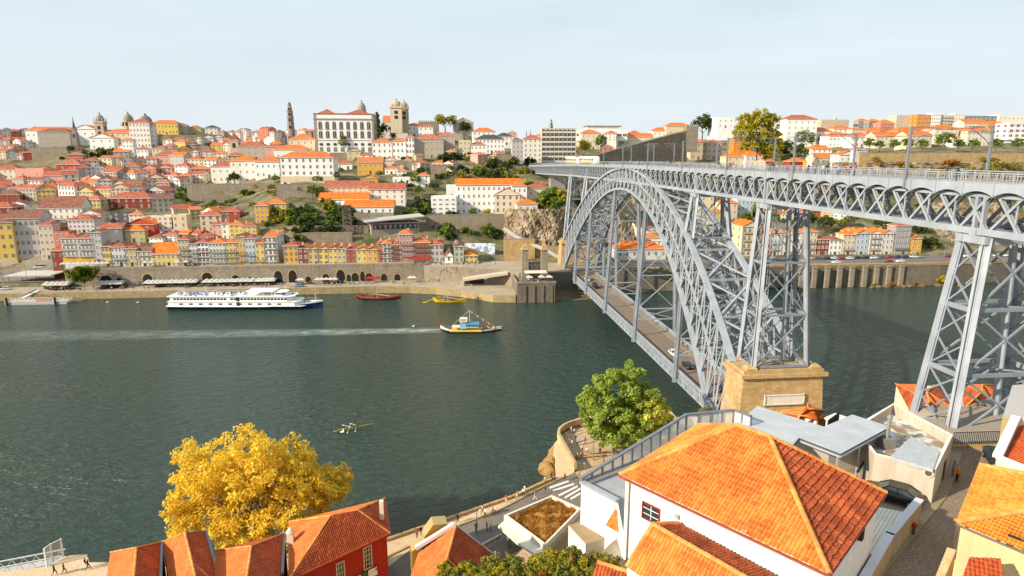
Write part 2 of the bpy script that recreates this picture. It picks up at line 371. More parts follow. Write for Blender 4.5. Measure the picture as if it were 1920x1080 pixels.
def arcade():
 e = empty("arcade_wall", (XL, 317, ZQ), 0, "long granite arcade wall with arched openings above the far quay", "wall")
 wd = XR - XL; hh = zs - ZQ; b = MB()
 b.box((wd / 2, -.35, hh / 2), (wd, .7, hh)); b.build("wall", GRAN, e)
 b = MB(); b.box((wd / 2, -.3, hh + .45), (wd, .5, .9)); b.box((wd / 2, -.42, hh + .05), (wd, .75, .25)); b.build("parapet", GRAN, e)
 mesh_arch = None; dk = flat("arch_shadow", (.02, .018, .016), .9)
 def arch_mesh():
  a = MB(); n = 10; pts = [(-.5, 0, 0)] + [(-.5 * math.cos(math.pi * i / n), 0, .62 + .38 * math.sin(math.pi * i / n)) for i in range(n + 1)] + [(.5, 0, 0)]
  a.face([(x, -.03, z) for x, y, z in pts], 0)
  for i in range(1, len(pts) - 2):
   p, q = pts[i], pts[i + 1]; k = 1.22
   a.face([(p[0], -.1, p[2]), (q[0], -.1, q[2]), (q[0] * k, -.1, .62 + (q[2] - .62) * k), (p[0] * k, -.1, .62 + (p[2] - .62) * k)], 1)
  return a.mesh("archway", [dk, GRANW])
 am = arch_mesh(); wm = arch_mesh
 xs = [(600, 4.6, 3.6), (540, 2.2, 2), (518, 1.8, 1.8)]
 for px, w_, h_ in ((199, 4.6, 4.4), (224, 3, 3.4), (277, 4.0, 4.6), (302, 2, 2.2), (328, 2.4, 2.2), (340, 1.4, 2), (347, 1.4, 2), (354, 1.4, 2), (361, 1.4, 2), (368, 1.4, 2), (389, 4.4, 4.8), (416, 2, 2), (442, 3.4, 3.6), (468, 2.4, 2.8),
     (490, 2.2, 2.6), (522, 3.4, 5), (549, 3.4, 5.2), (578, 2.4, 2.4), (611, 3, 3.4), (639, 3.6, 5), (654, 1.8, 3), (666, 3, 3.6), (680, 2, 4.2), (692, 3, 3.4), (720, 2.6, 3), (745, 2.6, 2.8)):
  x = ony(px, 520, 316.5).x - XL
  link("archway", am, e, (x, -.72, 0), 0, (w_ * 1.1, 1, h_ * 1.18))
arcade()
zr = ony(1480, 497, 297).z                  # right-hand quay road
def right_quay():
 line = [(60, 301), (85, 297), (109, 294), (169, 296.5), (246, 294), (293, 299), (420, 306), (900, 330)]
 m = MB(); m.prism(line + [(900, 345), (300, 325), (240, 322), (60, 318)], -1, zr - .05, 0, 1); tag(m.build("riverside_road", [GRAND, ASPH]), kind="structure")
 e = empty("river_wall", (109, 294, 0), 0, "tall dark stone embankment wall with buttress piers under the riverside road", "wall")
 b = MB()
 for (p, q) in zip(line[:-1], line[1:]):
  dx, dy = q[0] - p[0], q[1] - p[1]; L = math.hypot(dx, dy); a = math.atan2(dy, dx)
  b.box(((p[0] + q[0]) / 2 - 109, (p[1] + q[1]) / 2 - 294 - .4, zr / 2), (L + .3, .9, zr - .1), 0, a)
 b.build("wall", GRAND, e)
 b = MB()
 for (p, q) in zip(line[:-1], line[1:]):
  dx, dy = q[0] - p[0], q[1] - p[1]; L = math.hypot(dx, dy); a = math.atan2(dy, dx)
  b.box(((p[0] + q[0]) / 2 - 109, (p[1] + q[1]) / 2 - 294 - .5, zr + .35), (L + .3, .55, .7), 0, a)
  k = 0
  while k < L and p[0] > 60 and p[0] < 300:
   b.box((p[0] + dx * k / L - 109, p[1] + dy * k / L - 294 - .9, zr - .5), (.45, .5, .4)); k += 1.1
 b.build("parapet", GRANW, e)
 bm_ = MB(); bm_.box((0, -.9, zr * .45), (2.2, 1.2, zr * .9)); bm_.box((0, -.95, zr * .92), (2.6, 1.5, .4)); bme = bm_.mesh("buttress", [GRAN])
 for px in (1500, 1524, 1548, 1571, 1594, 1618, 1640, 1663, 1686, 1472):
  p = ony(px, 520, 294.5); link("buttress", bme, e, (p.x - 109, p.y - 294 - .2, 0))
right_quay()
# ================================================================== the bridge
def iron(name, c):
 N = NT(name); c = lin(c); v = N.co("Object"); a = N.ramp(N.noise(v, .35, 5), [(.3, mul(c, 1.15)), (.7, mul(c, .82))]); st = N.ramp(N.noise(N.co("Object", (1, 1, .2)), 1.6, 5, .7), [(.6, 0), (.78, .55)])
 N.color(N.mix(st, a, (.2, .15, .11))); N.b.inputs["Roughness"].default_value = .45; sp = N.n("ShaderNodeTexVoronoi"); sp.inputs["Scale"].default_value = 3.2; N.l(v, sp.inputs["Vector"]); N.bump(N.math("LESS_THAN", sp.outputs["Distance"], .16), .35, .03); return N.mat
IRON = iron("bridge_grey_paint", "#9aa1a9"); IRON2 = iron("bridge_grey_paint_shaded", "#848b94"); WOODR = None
def zd(Y): return 60.8 if Y <= 210 else (60.8 - (Y - 210) * .0085 if Y <= 303 else 60.0 - (Y - 303) * .018)
Ya = onx(1458, 338, 59.8).y; Yb = onx(1864.6, 366, 59.8).y; BAY = (Ya - Yb) / 11.0
YC = 214.0
def ext(Y): return 59.9 - .0041 * (Y - YC) ** 2
def itr(Y): return 53.0 - .0057 * (Y - YC) ** 2
def XP(z, s): return 60.3 - .09 * (57 - z) if s < 0 else 67.9 + .09 * (57 - z)
BR = empty("arch_bridge", (60, 214, 0), 0, "grey iron double-deck arch bridge spanning the whole river", "bridge")
BO = Vector((60, 214, 0))
class BB(MB):
 def part(s, name, mats=None, parent=None):
  s.v = [(x - 60, y - 214, z) for x, y, z in s.v]; return s.build(name, mats or IRON, parent or BR)
Y0 = Yb - BAY * 6; NB = int((468 - Y0) / BAY)
YB = [Y0 + i * BAY for i in range(NB + 1)]
def deck():
 b = BB()
 rows = []
 for Y in YB: z = zd(Y); rows.append([(59.7, Y, z + .12), (61.6, Y, z + .12), (61.6, Y, z), (66.6, Y, z), (66.6, Y, z + .12), (68.5, Y, z + .12)])
 b.grid(rows); rows = [[(59.7, Y, zd(Y) - .35), (68.5, Y, zd(Y) - .35)] for Y in YB]; b.grid(rows)
 for x in (61.9, 63.3, 64.7, 66.1):
  for i in range(NB): b.beam((x, YB[i], zd(YB[i]) + .03), (x, YB[i + 1], zd(YB[i + 1]) + .03), .07, .1)
 b.part("upper_deck", [mixground("deck_concrete", "#8d8a85", "#9a9690", "#7a7772", .2, .1)])
 for s, X, nm in ((-1, 59.6, "fascia"), (1, 68.6, "fascia")):
  b = BB()
  for i in range(NB):
   ya, yb = YB[i], YB[i + 1]; n = 6; top = []; bot = []
   for k in range(n + 1):
    Y = ya + (yb - ya) * k / n; q = (k / n - .5) * 2; top.append((X, Y, zd(Y) + .2)); bot.append((X, Y, zd(Y) - 1.25 + .55 * (1 - q * q)))
   b.grid([bot, top] if s < 0 else [top, bot])
   inn = [(X - s * .9, p[1], p[2] + .1) for p in bot]; b.grid([bot, inn] if s > 0 else [inn, bot])
   b.box((X + s * .02, ya, zd(ya) - .5), (.16, .2, 1.5)); b.box((X - s * .5, ya, zd(ya) - 1.1), (1.0, .25, .35))
  b.part(nm)
 for s, X in ((-1, 59.8), (1, 68.4)):
  b = BB(); Y = YB[0]; i = 0
  while Y < 462:
   z = zd(Y) + .12; b.box((X, Y, z + .6), (.1, .1, 1.2)); i += 1; Y += BAY / 2
  for h_, t in ((1.18, .1), (.12, .06), (.95, .05)):
   for i in range(NB): b.beam((X, YB[i], zd(YB[i]) + .12 + h_), (X, YB[i + 1], zd(YB[i + 1]) + .12 + h_), t, t)
  Y = YB[0]
  while Y < 290:
   b.box((X, Y, zd(Y) + .12 + .52), (.035, .045, .85)); Y += .42 if Y < 170 else .8
  b.part("railing")
deck()
def truss():
 for s, X in ((-1, 60.5), (1, 67.7)):
  b = BB()
  for i in range(NB):
   ya, yb = YB[i], YB[i + 1]; za, zb = zd(ya), zd(yb)
   b.beam((X, ya, za - 5.25), (X, yb, zb - 5.25), .7, .75); b.beam((X, ya, za - 1.2), (X, yb, zb - 1.2), .5, .4)
   for (p, q) in (((yb, -1.2), (yb - .72 * BAY, -5.0)), ((yb - .72 * BAY, -1.2), (yb + .12 * BAY, -5.0))):
    for dx in (-.16, .16): b.beam((X + dx, p[0], zd(p[0]) + p[1]), (X + dx, q[0], zd(q[0]) + q[1]), .1, .3)
   b.beam((X, ya + BAY * .42, za - 1.2), (X, ya + BAY * .42, za - 5.1), .16, .16)
  for Yp in (67.3, 117, 152, 276, 311, 361, 214):
   for d in (-.55, .55): b.beam((X, Yp + d, zd(Yp) - 1.0), (X, Yp + d, zd(Yp) - 5.2), .5, .35)
  b.part("truss_girder")
 b = BB()
 for i in range(NB):
  ya, yb = YB[i], YB[i + 1]; z = zd(ya) - 5.3; b.beam((60.5, ya, z), (67.7, ya, z), .25, .3); b.beam((60.5, ya, zd(ya) - 1.1), (67.7, ya, zd(ya) - 1.1), .3, .5)
  b.beam((60.5, ya, z), (67.7, yb, z), .15, .12); b.beam((67.7, ya, z), (60.5, yb, z), .15, .12)
  b.beam((60.5, ya, z), (64.1, ya, z + 4), .14, .14); b.beam((67.7, ya, z), (64.1, ya, z + 4), .14, .14)
  b.beam((63.2, ya, z + .15), (63.2, yb, z + .15), .9, .06); b.beam((63.7, ya, z + 1.1), (63.7, yb, z + 1.1), .06, .06); b.beam((63.7, ya, z), (63.7, ya, z + 1.1), .06, .06)
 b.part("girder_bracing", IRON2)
truss()
def arch():
 NP = 40; L = 95.0
 ys = [YC - L + 2 * L * i / NP for i in range(NP + 1)]
 def P(Y, k, s):
  ze, zi = ext(Y), itr(Y); z = zi + (ze - zi) * k; return Vector((XP(z, s), Y, z))
 fine = [YC - L + 2 * L * i / 120 for i in range(121)]
 for s in (-1, 1):
  b = BB()
  for k, w_, t in ((1, 1.3, .75), (0, 1.1, .75), (.5, .45, .4)):
   pts = [P(Y, k, s) for Y in fine if k == 1 or itr(Y) > 7.5]
   for p, q in zip(pts[:-1], pts[1:]): b.beam(p, q + (q - p) * .04, w_, t)
  b.part("arch_chord")
  b = BB()
  for i in range(NP + 1):
   lo = P(ys[i], 0, s); hi = P(ys[i], 1, s)
   if lo.z < 9: lo = P(ys[i], max(0, (9 - itr(ys[i])) / (ext(ys[i]) - itr(ys[i]))), s)
   for d in (-.22, .22): b.beam(lo + Vector((0, d, 0)), hi + Vector((0, d, 0)), .3, .09)
   n = int((hi - lo).length / .9)
   for j in range(n):
    a = lo.lerp(hi, j / n); c = lo.lerp(hi, (j + 1) / n); sg = .2 if j % 2 else -.2; b.beam(a + Vector((0, sg, 0)), c - Vector((0, sg, 0)), .06, .05)
  for i in range(NP):
   for (ia, ka, ic, kc) in ((i, 0, i + 1, 1), (i, 1, i + 1, 0)):
    a, c = P(ys[ia], ka, s), P(ys[ic], kc, s)
    if min(a.z, c.z) > 6: b.beam(a, c, .24, .2)
  b.part("arch_lattice")
 b = BB()
 for k, sk in ((1, 2), (0, 2)):
  st = list(range(0, NP + 1, sk))
  for i in st:
   a, c = P(ys[i], k, -1), P(ys[i], k, 1)
   if a.z > 8: b.beam(a, c, .5, .45)
  for i, j in zip(st[:-1], st[1:]):
   a, c, d, e_ = P(ys[i], k, -1), P(ys[i], k, 1), P(ys[j], k, -1), P(ys[j], k, 1)
   if min(a.z, d.z) > 8: b.beam(a, e_, .5, .35); b.beam(c, d, .5, .35)
 b.part("arch_cross_bracing")
 b = BB()
 for i in range(0, NP + 1, 1):
  q = [P(ys[i], .02, -1), P(ys[i], .98, -1), P(ys[i], .02, 1), P(ys[i], .98, 1), P(ys[i], .5, -1), P(ys[i], .5, 1)]
  if q[0].z > 9:
   b.beam(q[0], q[5], .18, .18); b.beam(q[2], q[4], .18, .18); b.beam(q[4], q[3], .18, .18); b.beam(q[5], q[1], .18, .18); b.beam(q[4], q[5], .2, .2)
   if i % 2 and i < NP: b.beam(q[4], P(ys[i + 1], .5, 1), .14, .14); b.beam(q[5], P(ys[i + 1], .5, -1), .14, .14)
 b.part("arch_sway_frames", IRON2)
 for sy in (-1, 1):
  for s in (-1, 1):
   b = BB(); Y = YC + sy * 86.5; p = P(Y, 0, s); b.lathe([(1.5, -6.5), (1.5, -1.2), (1.1, -1.2), (.7, -.2)], (p.x, p.y + sy * .4, p.z), 4, 0, True, R(45)); b.part("arch_bearing", GRANW)
arch()
LZ = 8.7
def lower():
 b = BB(); b.box((63.9, 216.5, LZ - .2), (11.2, 181, .3)); b.part("lower_deck", [IRON2])
 N = NT("deck_planks"); v = N.co("Object"); wv = N.n("ShaderNodeTexWave", bands_direction='Y'); wv.inputs["Scale"].default_value = .42; wv.inputs["Distortion"].default_value = .3; N.l(v, wv.inputs["Vector"])
 N.color(N.mix(N.ramp(wv.outputs["Fac"], [(.55, 0), (.72, 1)]), N.ramp(N.noise(v, .6, 5), [(.3, (.09, .055, .035)), (.7, (.19, .12, .075))]), (.3, .24, .19)))
 b = BB(); b.box((63.9, 216.5, LZ + .02), (7.6, 181, .1)); b.part("roadway", [N.mat])
 b = BB(); b.box((59.2, 216.5, LZ + .1), (1.7, 181, .26)); b.box((68.6, 216.5, LZ + .1), (1.7, 181, .26)); b.part("footway", [mixground("footway", "#9c8f80", "#8a7d6f", "#776a5d", .4, .1)])
 for X in (58.3, 69.5):
  b = BB(); y = 126.0; z0, z1 = LZ - 1.6, LZ + 1.55
  b.beam((X, 126, z0), (X, 307, z0), .5, .35); b.beam((X, 126, z1), (X, 307, z1), .45, .25); b.beam((X, 126, LZ + .1), (X, 307, LZ + .1), .3, .2)
  b.box((X + (.1 if X < 60 else -.1), 216.5, LZ - .75), (.06, 181, 1.5))
  n = 0
  while y < 306.5:
   b.beam((X, y, z0), (X, y, z1), .22, .2)
   b.beam((X, y, LZ + .1), (X, y + 1.2, z1), .16, .12); b.beam((X, y + 1.2, LZ + .1), (X, y, z1), .16, .12)
   b.beam((X - .12, y, z0), (X - .12, y + 1.2, LZ), .1, .1)
   y += 1.2
  b.part("lattice_parapet")
 for Yh in (150.8, 187.5, 225.0, 258.0, 281.0):
  zt = itr(Yh); zb = LZ - 1.6; pts = {}
  for s in (-1, 1):
   xb = 57.3 if s < 0 else 70.6; b = BB(); top = Vector((XP(zt, s), Yh, zt)); bot = Vector((xb, Yh, zb)); pts[s] = (top, bot)
   for dx, dy in ((-.3, 0), (.3, 0)): b.beam(top + Vector((dx, 0, 0)), bot + Vector((dx, 0, 0)), .16, .75)
   b.beam(top, bot, .5, .3); b.part("hanger")
  b = BB(); hh = zt - zb; n = max(1, round(hh / 11))
  b.beam((57.3, Yh, LZ - 1.2), (70.6, Yh, LZ - 1.2), .5, .8)
  for j in range(n):
   def at(s, k): return pts[s][0].lerp(pts[s][1], k)
   k0, k1 = (j) / n, (j + .999) / n
   if at(-1, k1).z < LZ + 5: k1 = (zt - (LZ + 5.5)) / hh
   b.beam(at(-1, k0), at(1, k1), .22, .22); b.beam(at(1, k0), at(-1, k1), .22, .22); b.beam(at(-1, k1), at(1, k1), .3, .3)
  b.part("hanger_bracing")
 b = BB(); y = 130
 while y < 306: b.beam((58, y, LZ - .9), (69.8, y, LZ - .9), .3, 1.0); y += 3.8
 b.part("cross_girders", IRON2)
lower()
def pier(Yc, zb, xt, xb, ht, hb, nseg, ladder=True):
 e = bpy.data.objects.new("steel_pier", None); COL.objects.link(e); e.parent = BR; e.location = (64 - 60, Yc - 214, 0); zt = zd(Yc) - 5.7
 def C(sx, sy, k): return Vector(((xt[sx] + (xb[sx] - xt[sx]) * k) - 64, sy * (ht + (hb - ht) * k), zt + (zb - zt) * k))
 for sx in (0, 1):
  for sy in (-1, 1):
   b = MB(); a, c = C(sx, sy, 0), C(sx, sy, 1)
   for d in (-.28, .28): b.beam(a + Vector((0, d, 0)), c + Vector((0, d, 0)), .75, .09)
   b.beam(a, c, .12, .5); b.beam(a + Vector((.33, 0, 0)), c + Vector((.33, 0, 0)), .1, .6); b.beam(a - Vector((.33, 0, 0)), c - Vector((.33, 0, 0)), .1, .6)
   b.build("leg", IRON, e)
 b = MB(); x0, x1 = xt[0] - 64, xt[1] - 64
 for sy in (-1, 1): b.box(((x0 + x1) / 2, sy * ht, zt - .45), (x1 - x0 + 1.2, .9, .9))
 for x in (x0, x1): b.box((x, 0, zt - .45), (.9, 2 * ht + 1, .9)); b.box((x, 0, zt + .3), (.8, .9, .7))
 b.build("cap_frame", IRON, e)
 b = MB()
 for j in range(nseg):
  k0, k1 = .03 + .97 * j / nseg, .03 + .97 * (j + 1) / nseg
  for sy in (-1, 1):
   b.beam(C(0, sy, k0), C(1, sy, k1), .22, .22); b.beam(C(1, sy, k0), C(0, sy, k1), .22, .22); b.beam(C(0, sy, k1), C(1, sy, k1), .25, .45)
  kk = (k0 + k1) / 2
  for sx in (0, 1):
   for (p, q) in ((k0, kk), (kk, k1)):
    b.beam(C(sx, -1, p), C(sx, 1, q), .18, .18); b.beam(C(sx, 1, p), C(sx, -1, q), .18, .18)
   b.beam(C(sx, -1, k1), C(sx, 1, k1), .25, .6)
  b.beam(C(0, -1, k1), C(1, 1, k1), .18, .18); b.beam(C(1, -1, k1), C(0, 1, k1), .18, .18)
 b.build("pier_bracing", IRON2, e)
 b = MB(); a = C(1, 0, .02); c = C(1, 0, .98); a.x -= 2.4; c.x -= 3.4
 b.tube(a, c, .42 if zb < 40 else .2, n=10); b.build("service_column", IRON, e)
 if ladder:
  b = MB(); a = C(0, 0, .02) + Vector((2.2, 0, 0)); c = C(0, 0, .98) + Vector((2.8, 0, 0))
  for d in (-.25, .25): b.beam(a + Vector((d, 0, 0)), c + Vector((d, 0, 0)), .09)
  n = int((a - c).length / .5)
  for j in range(n): p = a.lerp(c, j / n); b.beam(p + Vector((-.25, 0, 0)), p + Vector((.25, 0, 0)), .05)
  b.build("ladder", IRON, e)
pier(67.5, 31.2, (60.4, 67.8), (58.2, 70.0), 1.7, 3.0, 3)
pier(117.2, 23.4, (60.4, 67.8), (59.2, 70.2), 1.7, 3.0, 3)
pier(311, 23.4, (60.4, 67.8), (58.2, 70.2), 1.7, 3.0, 3)
pier(152, ext(152) + .2, (60.4, 67.8), (59.4, 68.9), 1.2, 2.2, 1, False)
pier(276, ext(276) + .2, (60.4, 67.8), (59.4, 68.9), 1.2, 2.2, 1, False)
def masonry(name, Yc, zt, zb, x0, x1, yd, label, plaque):
 e = empty(name, ((x0 + x1) / 2, Yc, zb), 0, label, "pier"); hx = (x1 - x0) / 2; h = zt - zb; bt = 1.06; b = MB()
 def ringp(k, g=0):
  f_ = 1 + (bt - 1) * 4.5 * (1 - k) * .5; return [(sx * (hx * f_ + g), sy * (yd * f_ + g), h * k) for sx, sy in ((-1, -1), (1, -1), (1, 1), (-1, 1))]
 lo, hi = ringp(0), ringp(1)
 for i in range(4): j = (i + 1) % 4; L = 2 * (hx if i % 2 == 0 else yd); b.face([lo[i], lo[j], hi[j], hi[i]], 0, [(0, 0), (L, 0), (L, h), (0, h)])
 b.build("shaft", GRANW, e)
 b = MB(); b.prism([(-hx - .7, -yd - .7), (hx + .7, -yd - .7), (hx + .7, yd + .7), (-hx - .7, yd + .7)], h, h + .7, 0); b.prism([(-hx - .1, -yd - .1), (hx + .1, -yd - .1), (hx + .1, yd + .1), (-hx - .1, yd + .1)], h + .7, h + 1.4, 0)
 b.build("cornice", GRANW, e)
 for sx, sy in ((-1, -1), (1, -1), (1, 1), (-1, 1)):
  b = MB(); b.lathe([(1.1, 0), (1.1, .35), (.6, .8)], (sx * (hx - 1.6) + (0), sy * (yd - 1.0), h + 1.4), 4, 0, True, R(45)); b.build("footing", GRANW, e)
 if plaque:
  b = MB(); zz = h - 4.6; yy = -yd * 1.055; b.box((.3, yy - .12, zz), (7.6, .25, 1.9)); b.box((.3, yy - .25, zz + .95), (8.2, .3, .22)); b.box((.3, yy - .25, zz - .95), (8.2, .3, .22)); b.box((-3.7, yy - .25, zz), (.25, .3, 2.3)); b.box((4.3, yy - .25, zz), (.25, .3, 2.3))
  b.build("plaque", flat("plaque_white", "#ddd3c8", .7), e)
  b = MB(); n = 12; zz = h - 13.2
  for i in range(n):
   a0, a1 = math.pi * i / n, math.pi * (i + 1) / n
   q = [(-r * math.cos(a) * 5.2, -yd * 1.08 - .15, zz + r * math.sin(a) * 5.2) for a, r in ((a0, 1), (a1, 1), (a1, 1.2), (a0, 1.2))]; b.face(q)
  b.build("arch_voussoirs", GRAN, e)
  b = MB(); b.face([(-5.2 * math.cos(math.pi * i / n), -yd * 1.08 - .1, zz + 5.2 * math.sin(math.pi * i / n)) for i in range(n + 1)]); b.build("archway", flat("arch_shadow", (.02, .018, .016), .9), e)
masonry("masonry_pier", 117.2, 21.6, 3.5, 56.9, 73.2, 3.9, "tall tan granite pier with white plaque carrying the near bridge legs", True)
masonry("masonry_pier", 311, 21.6, 6, 56.0, 73.2, 3.9, "pale granite pier under the bridge legs on the far bank", False)
# ================================================================== houses
GL = glass(); GLF = glass("far_window_glass", (.1, .115, .13)); WHT = flat("white_frame", "#e9e6df", .6); GRY = flat("stone_frame", "#9c9284", .8); DKF = flat("dark_frame", "#3a2c24", .6); REDF = flat("red_frame", "#8d2f22", .6); GRNF = flat("green_frame", "#31493c", .6)  # GLF: glass colour lightened to put distance haze into the far windows
ROOFC = {"o": tile("roof_orange", "#d97c42", "#b65c30", .3), "r": tile("roof_red", "#b9674a", "#8f4a36", .3), "b": tile("roof_brown", "#96614c", "#6f463a", .35), "v": tile("roof_vivid", "#ee7d26", "#d35f1c", .12), "g": flat("roof_grey", "#8f8f90", .6), "d": flat("roof_dark", "#4c4643", .7), "p": tile("roof_pink", "#c3745a", "#97503f", .3), "w": flat("roof_white", "#d3cdc4", .7)}
def win_mesh(frame, name="window", arch=False, bars=True):
 m = MB()
 m.face([(-.38, -.015, .07), (.38, -.015, .07), (.38, -.015, .94), (-.38, -.015, .94)], 1)
 for c, d in (((-.44, -.03, .5), (.12, .09, 1)), ((.44, -.03, .5), (.12, .09, 1)), ((0, -.03, .96), (.76, .09, .09)), ((0, -.04, .03), (1.06, .13, .07))): m.box(c, d, 0)
 if bars: m.box((0, -.025, .5), (.05, .03, .88), 2); m.box((0, -.025, .62), (.76, .03, .04), 2)
 return m.mesh(name, [frame, GLF, WHT])
WM = {"w": win_mesh(WHT), "s": win_mesh(GRY), "d": win_mesh(DKF), "r": win_mesh(REDF), "g": win_mesh(GRNF)}
def door_mesh(col):
 m = MB(); m.box((0, -.03, .5), (.76, .06, 1), 1)
 for c, d in (((-.45, -.04, .5), (.14, .14, 1)), ((.45, -.04, .5), (.14, .14, 1)), ((0, -.04, 1.0), (1.04, .14, .1))): m.box(c, d, 0)
 return m.mesh("door", [GRY, flat("door_" + col, col, .6)])
DM = [door_mesh(c) for c in ("#4a2f22", "#2f4a38", "#6d2620", "#27405c", "#2a2725")]
def chim_mesh():
 m = MB(); m.box((0, 0, .5), (.8, .6, 1.6), 0); m.box((0, 0, 1.35), (1, .8, .14), 0); m.box((0, 0, 1.55), (.5, .35, .3), 1); return m.mesh("chimney", [plaster("#cfc4b4"), ROOFC["o"]])
CHM = chim_mesh()
CNAME = {"#f2efe9": "white", "#e9e2d6": "off-white", "#e2d5bd": "cream", "#d9c9a6": "beige", "#e0bf62": "yellow", "#d9a640": "ochre yellow", "#c8b9a2": "stone-coloured", "#b3a896": "grey stone", "#d8d2ca": "pale grey", "#bfb6b4": "lavender grey", "#c77a5c": "terracotta", "#b14a35": "red", "#8e3a2c": "dark red", "#d9a28e": "pink", "#b9c6cf": "pale blue", "#8f8a88": "slate grey", "#5c5a5d": "dark grey", "#c9b27c": "sand yellow", "#aeb9a6": "pale green", "#e58a2e": "orange"}
RNAME = {"o": "orange tiled", "r": "red tiled", "b": "brown tiled", "v": "bright orange tiled", "g": "flat grey", "d": "dark", "p": "faded pink tiled", "w": "pale flat"}
NUMW = {1: "one-storey", 2: "two-storey", 3: "three-storey", 4: "four-storey", 5: "five-storey", 6: "six-storey", 7: "seven-storey"}
def roof_parts(m, w, d, h, rh, kind, ov=.45, hx=0):
 X0, X1, Y0_, Y1 = -w / 2 - ov, w / 2 + ov, -ov, d + ov; z = h - .05; T = .35
 def fc(pts, e, k):           # uv: along eave, up slope
  a, b = Vector(pts[0]), Vector(pts[1]); u = (b - a).normalized(); n = u.cross(Vector(pts[2]) - a).normalized(); v = n.cross(u)
  m.face(pts, 0, [((Vector(p) - a).dot(u) / T, (Vector(p) - a).dot(v) / T / 1.3) for p in pts])
 if kind == "hip":
  if w >= d: r = (d / 2 + ov) ; A, B = (X0 + r, d / 2, z + rh), (X1 - r, d / 2, z + rh)
  else: r = (w / 2 + ov); A, B = (0, Y0_ + r, z + rh), (0, Y1 - r, z + rh)
  c = [(X0, Y0_, z), (X1, Y0_, z), (X1, Y1, z), (X0, Y1, z)]
  if w >= d:
   fc([c[0], c[1], B, A], 0, 0); fc([c[1], c[2], B], 0, 0); fc([c[2], c[3], A, B], 0, 0); fc([c[3], c[0], A], 0, 0)
  else:
   fc([c[0], c[1], A], 0, 0); fc([c[1], c[2], B, A], 0, 0); fc([c[2], c[3], B], 0, 0); fc([c[3], c[0], A, B], 0, 0)
 elif kind == "gable":        # ridge parallel to the front
  fc([(X0, Y0_, z), (X1, Y0_, z), (X1, d / 2, z + rh), (X0, d / 2, z + rh)], 0, 0); fc([(X1, Y1, z), (X0, Y1, z), (X0, d / 2, z + rh), (X1, d / 2, z + rh)], 0, 0)
 elif kind == "front":        # gable end at the front
  fc([(X1, Y0_, z), (X1, Y1, z), (0, Y1, z + rh), (0, Y0_, z + rh)], 0, 0); fc([(X0, Y1, z), (X0, Y0_, z), (0, Y0_, z + rh), (0, Y1, z + rh)], 0, 0)
 elif kind == "shed":
  fc([(X0, Y0_, z), (X1, Y0_, z), (X1, Y1, z + rh), (X0, Y1, z + rh)], 0, 0)
 if kind in ("hip", "gable", "front", "shed"):
  n = len(m.f); # thin eave board under the tiles
  for (p, q) in (((X0, Y0_), (X1, Y0_)), ((X1, Y0_), (X1, Y1)), ((X0, Y1), (X0, Y0_))):
   m.face([(p[0], p[1], z - .22), (q[0], q[1], z - .22), (q[0], q[1], z + .0), (p[0], p[1], z + .0)], 1)
  m.face([(X0, Y0_, z - .22), (X0, Y1, z - .22), (X1, Y1, z - .22), (X1, Y0_, z - .22)], 1)
 if kind == "flat":
  m.face([(-w / 2, 0, h - .3), (w / 2, 0, h - .3), (w / 2, d, h - .3), (-w / 2, d, h - .3)], 0)
  for c, dd in (((0, .12, h), (w, .25, .9)), ((0, d - .12, h), (w, .25, .9)), ((-w / 2 + .12, d / 2, h), (.25, d - .5, .9)), ((w / 2 - .12, d / 2, h), (.25, d - .5, .9))): m.box(c, dd, 1)
HOUSES = []
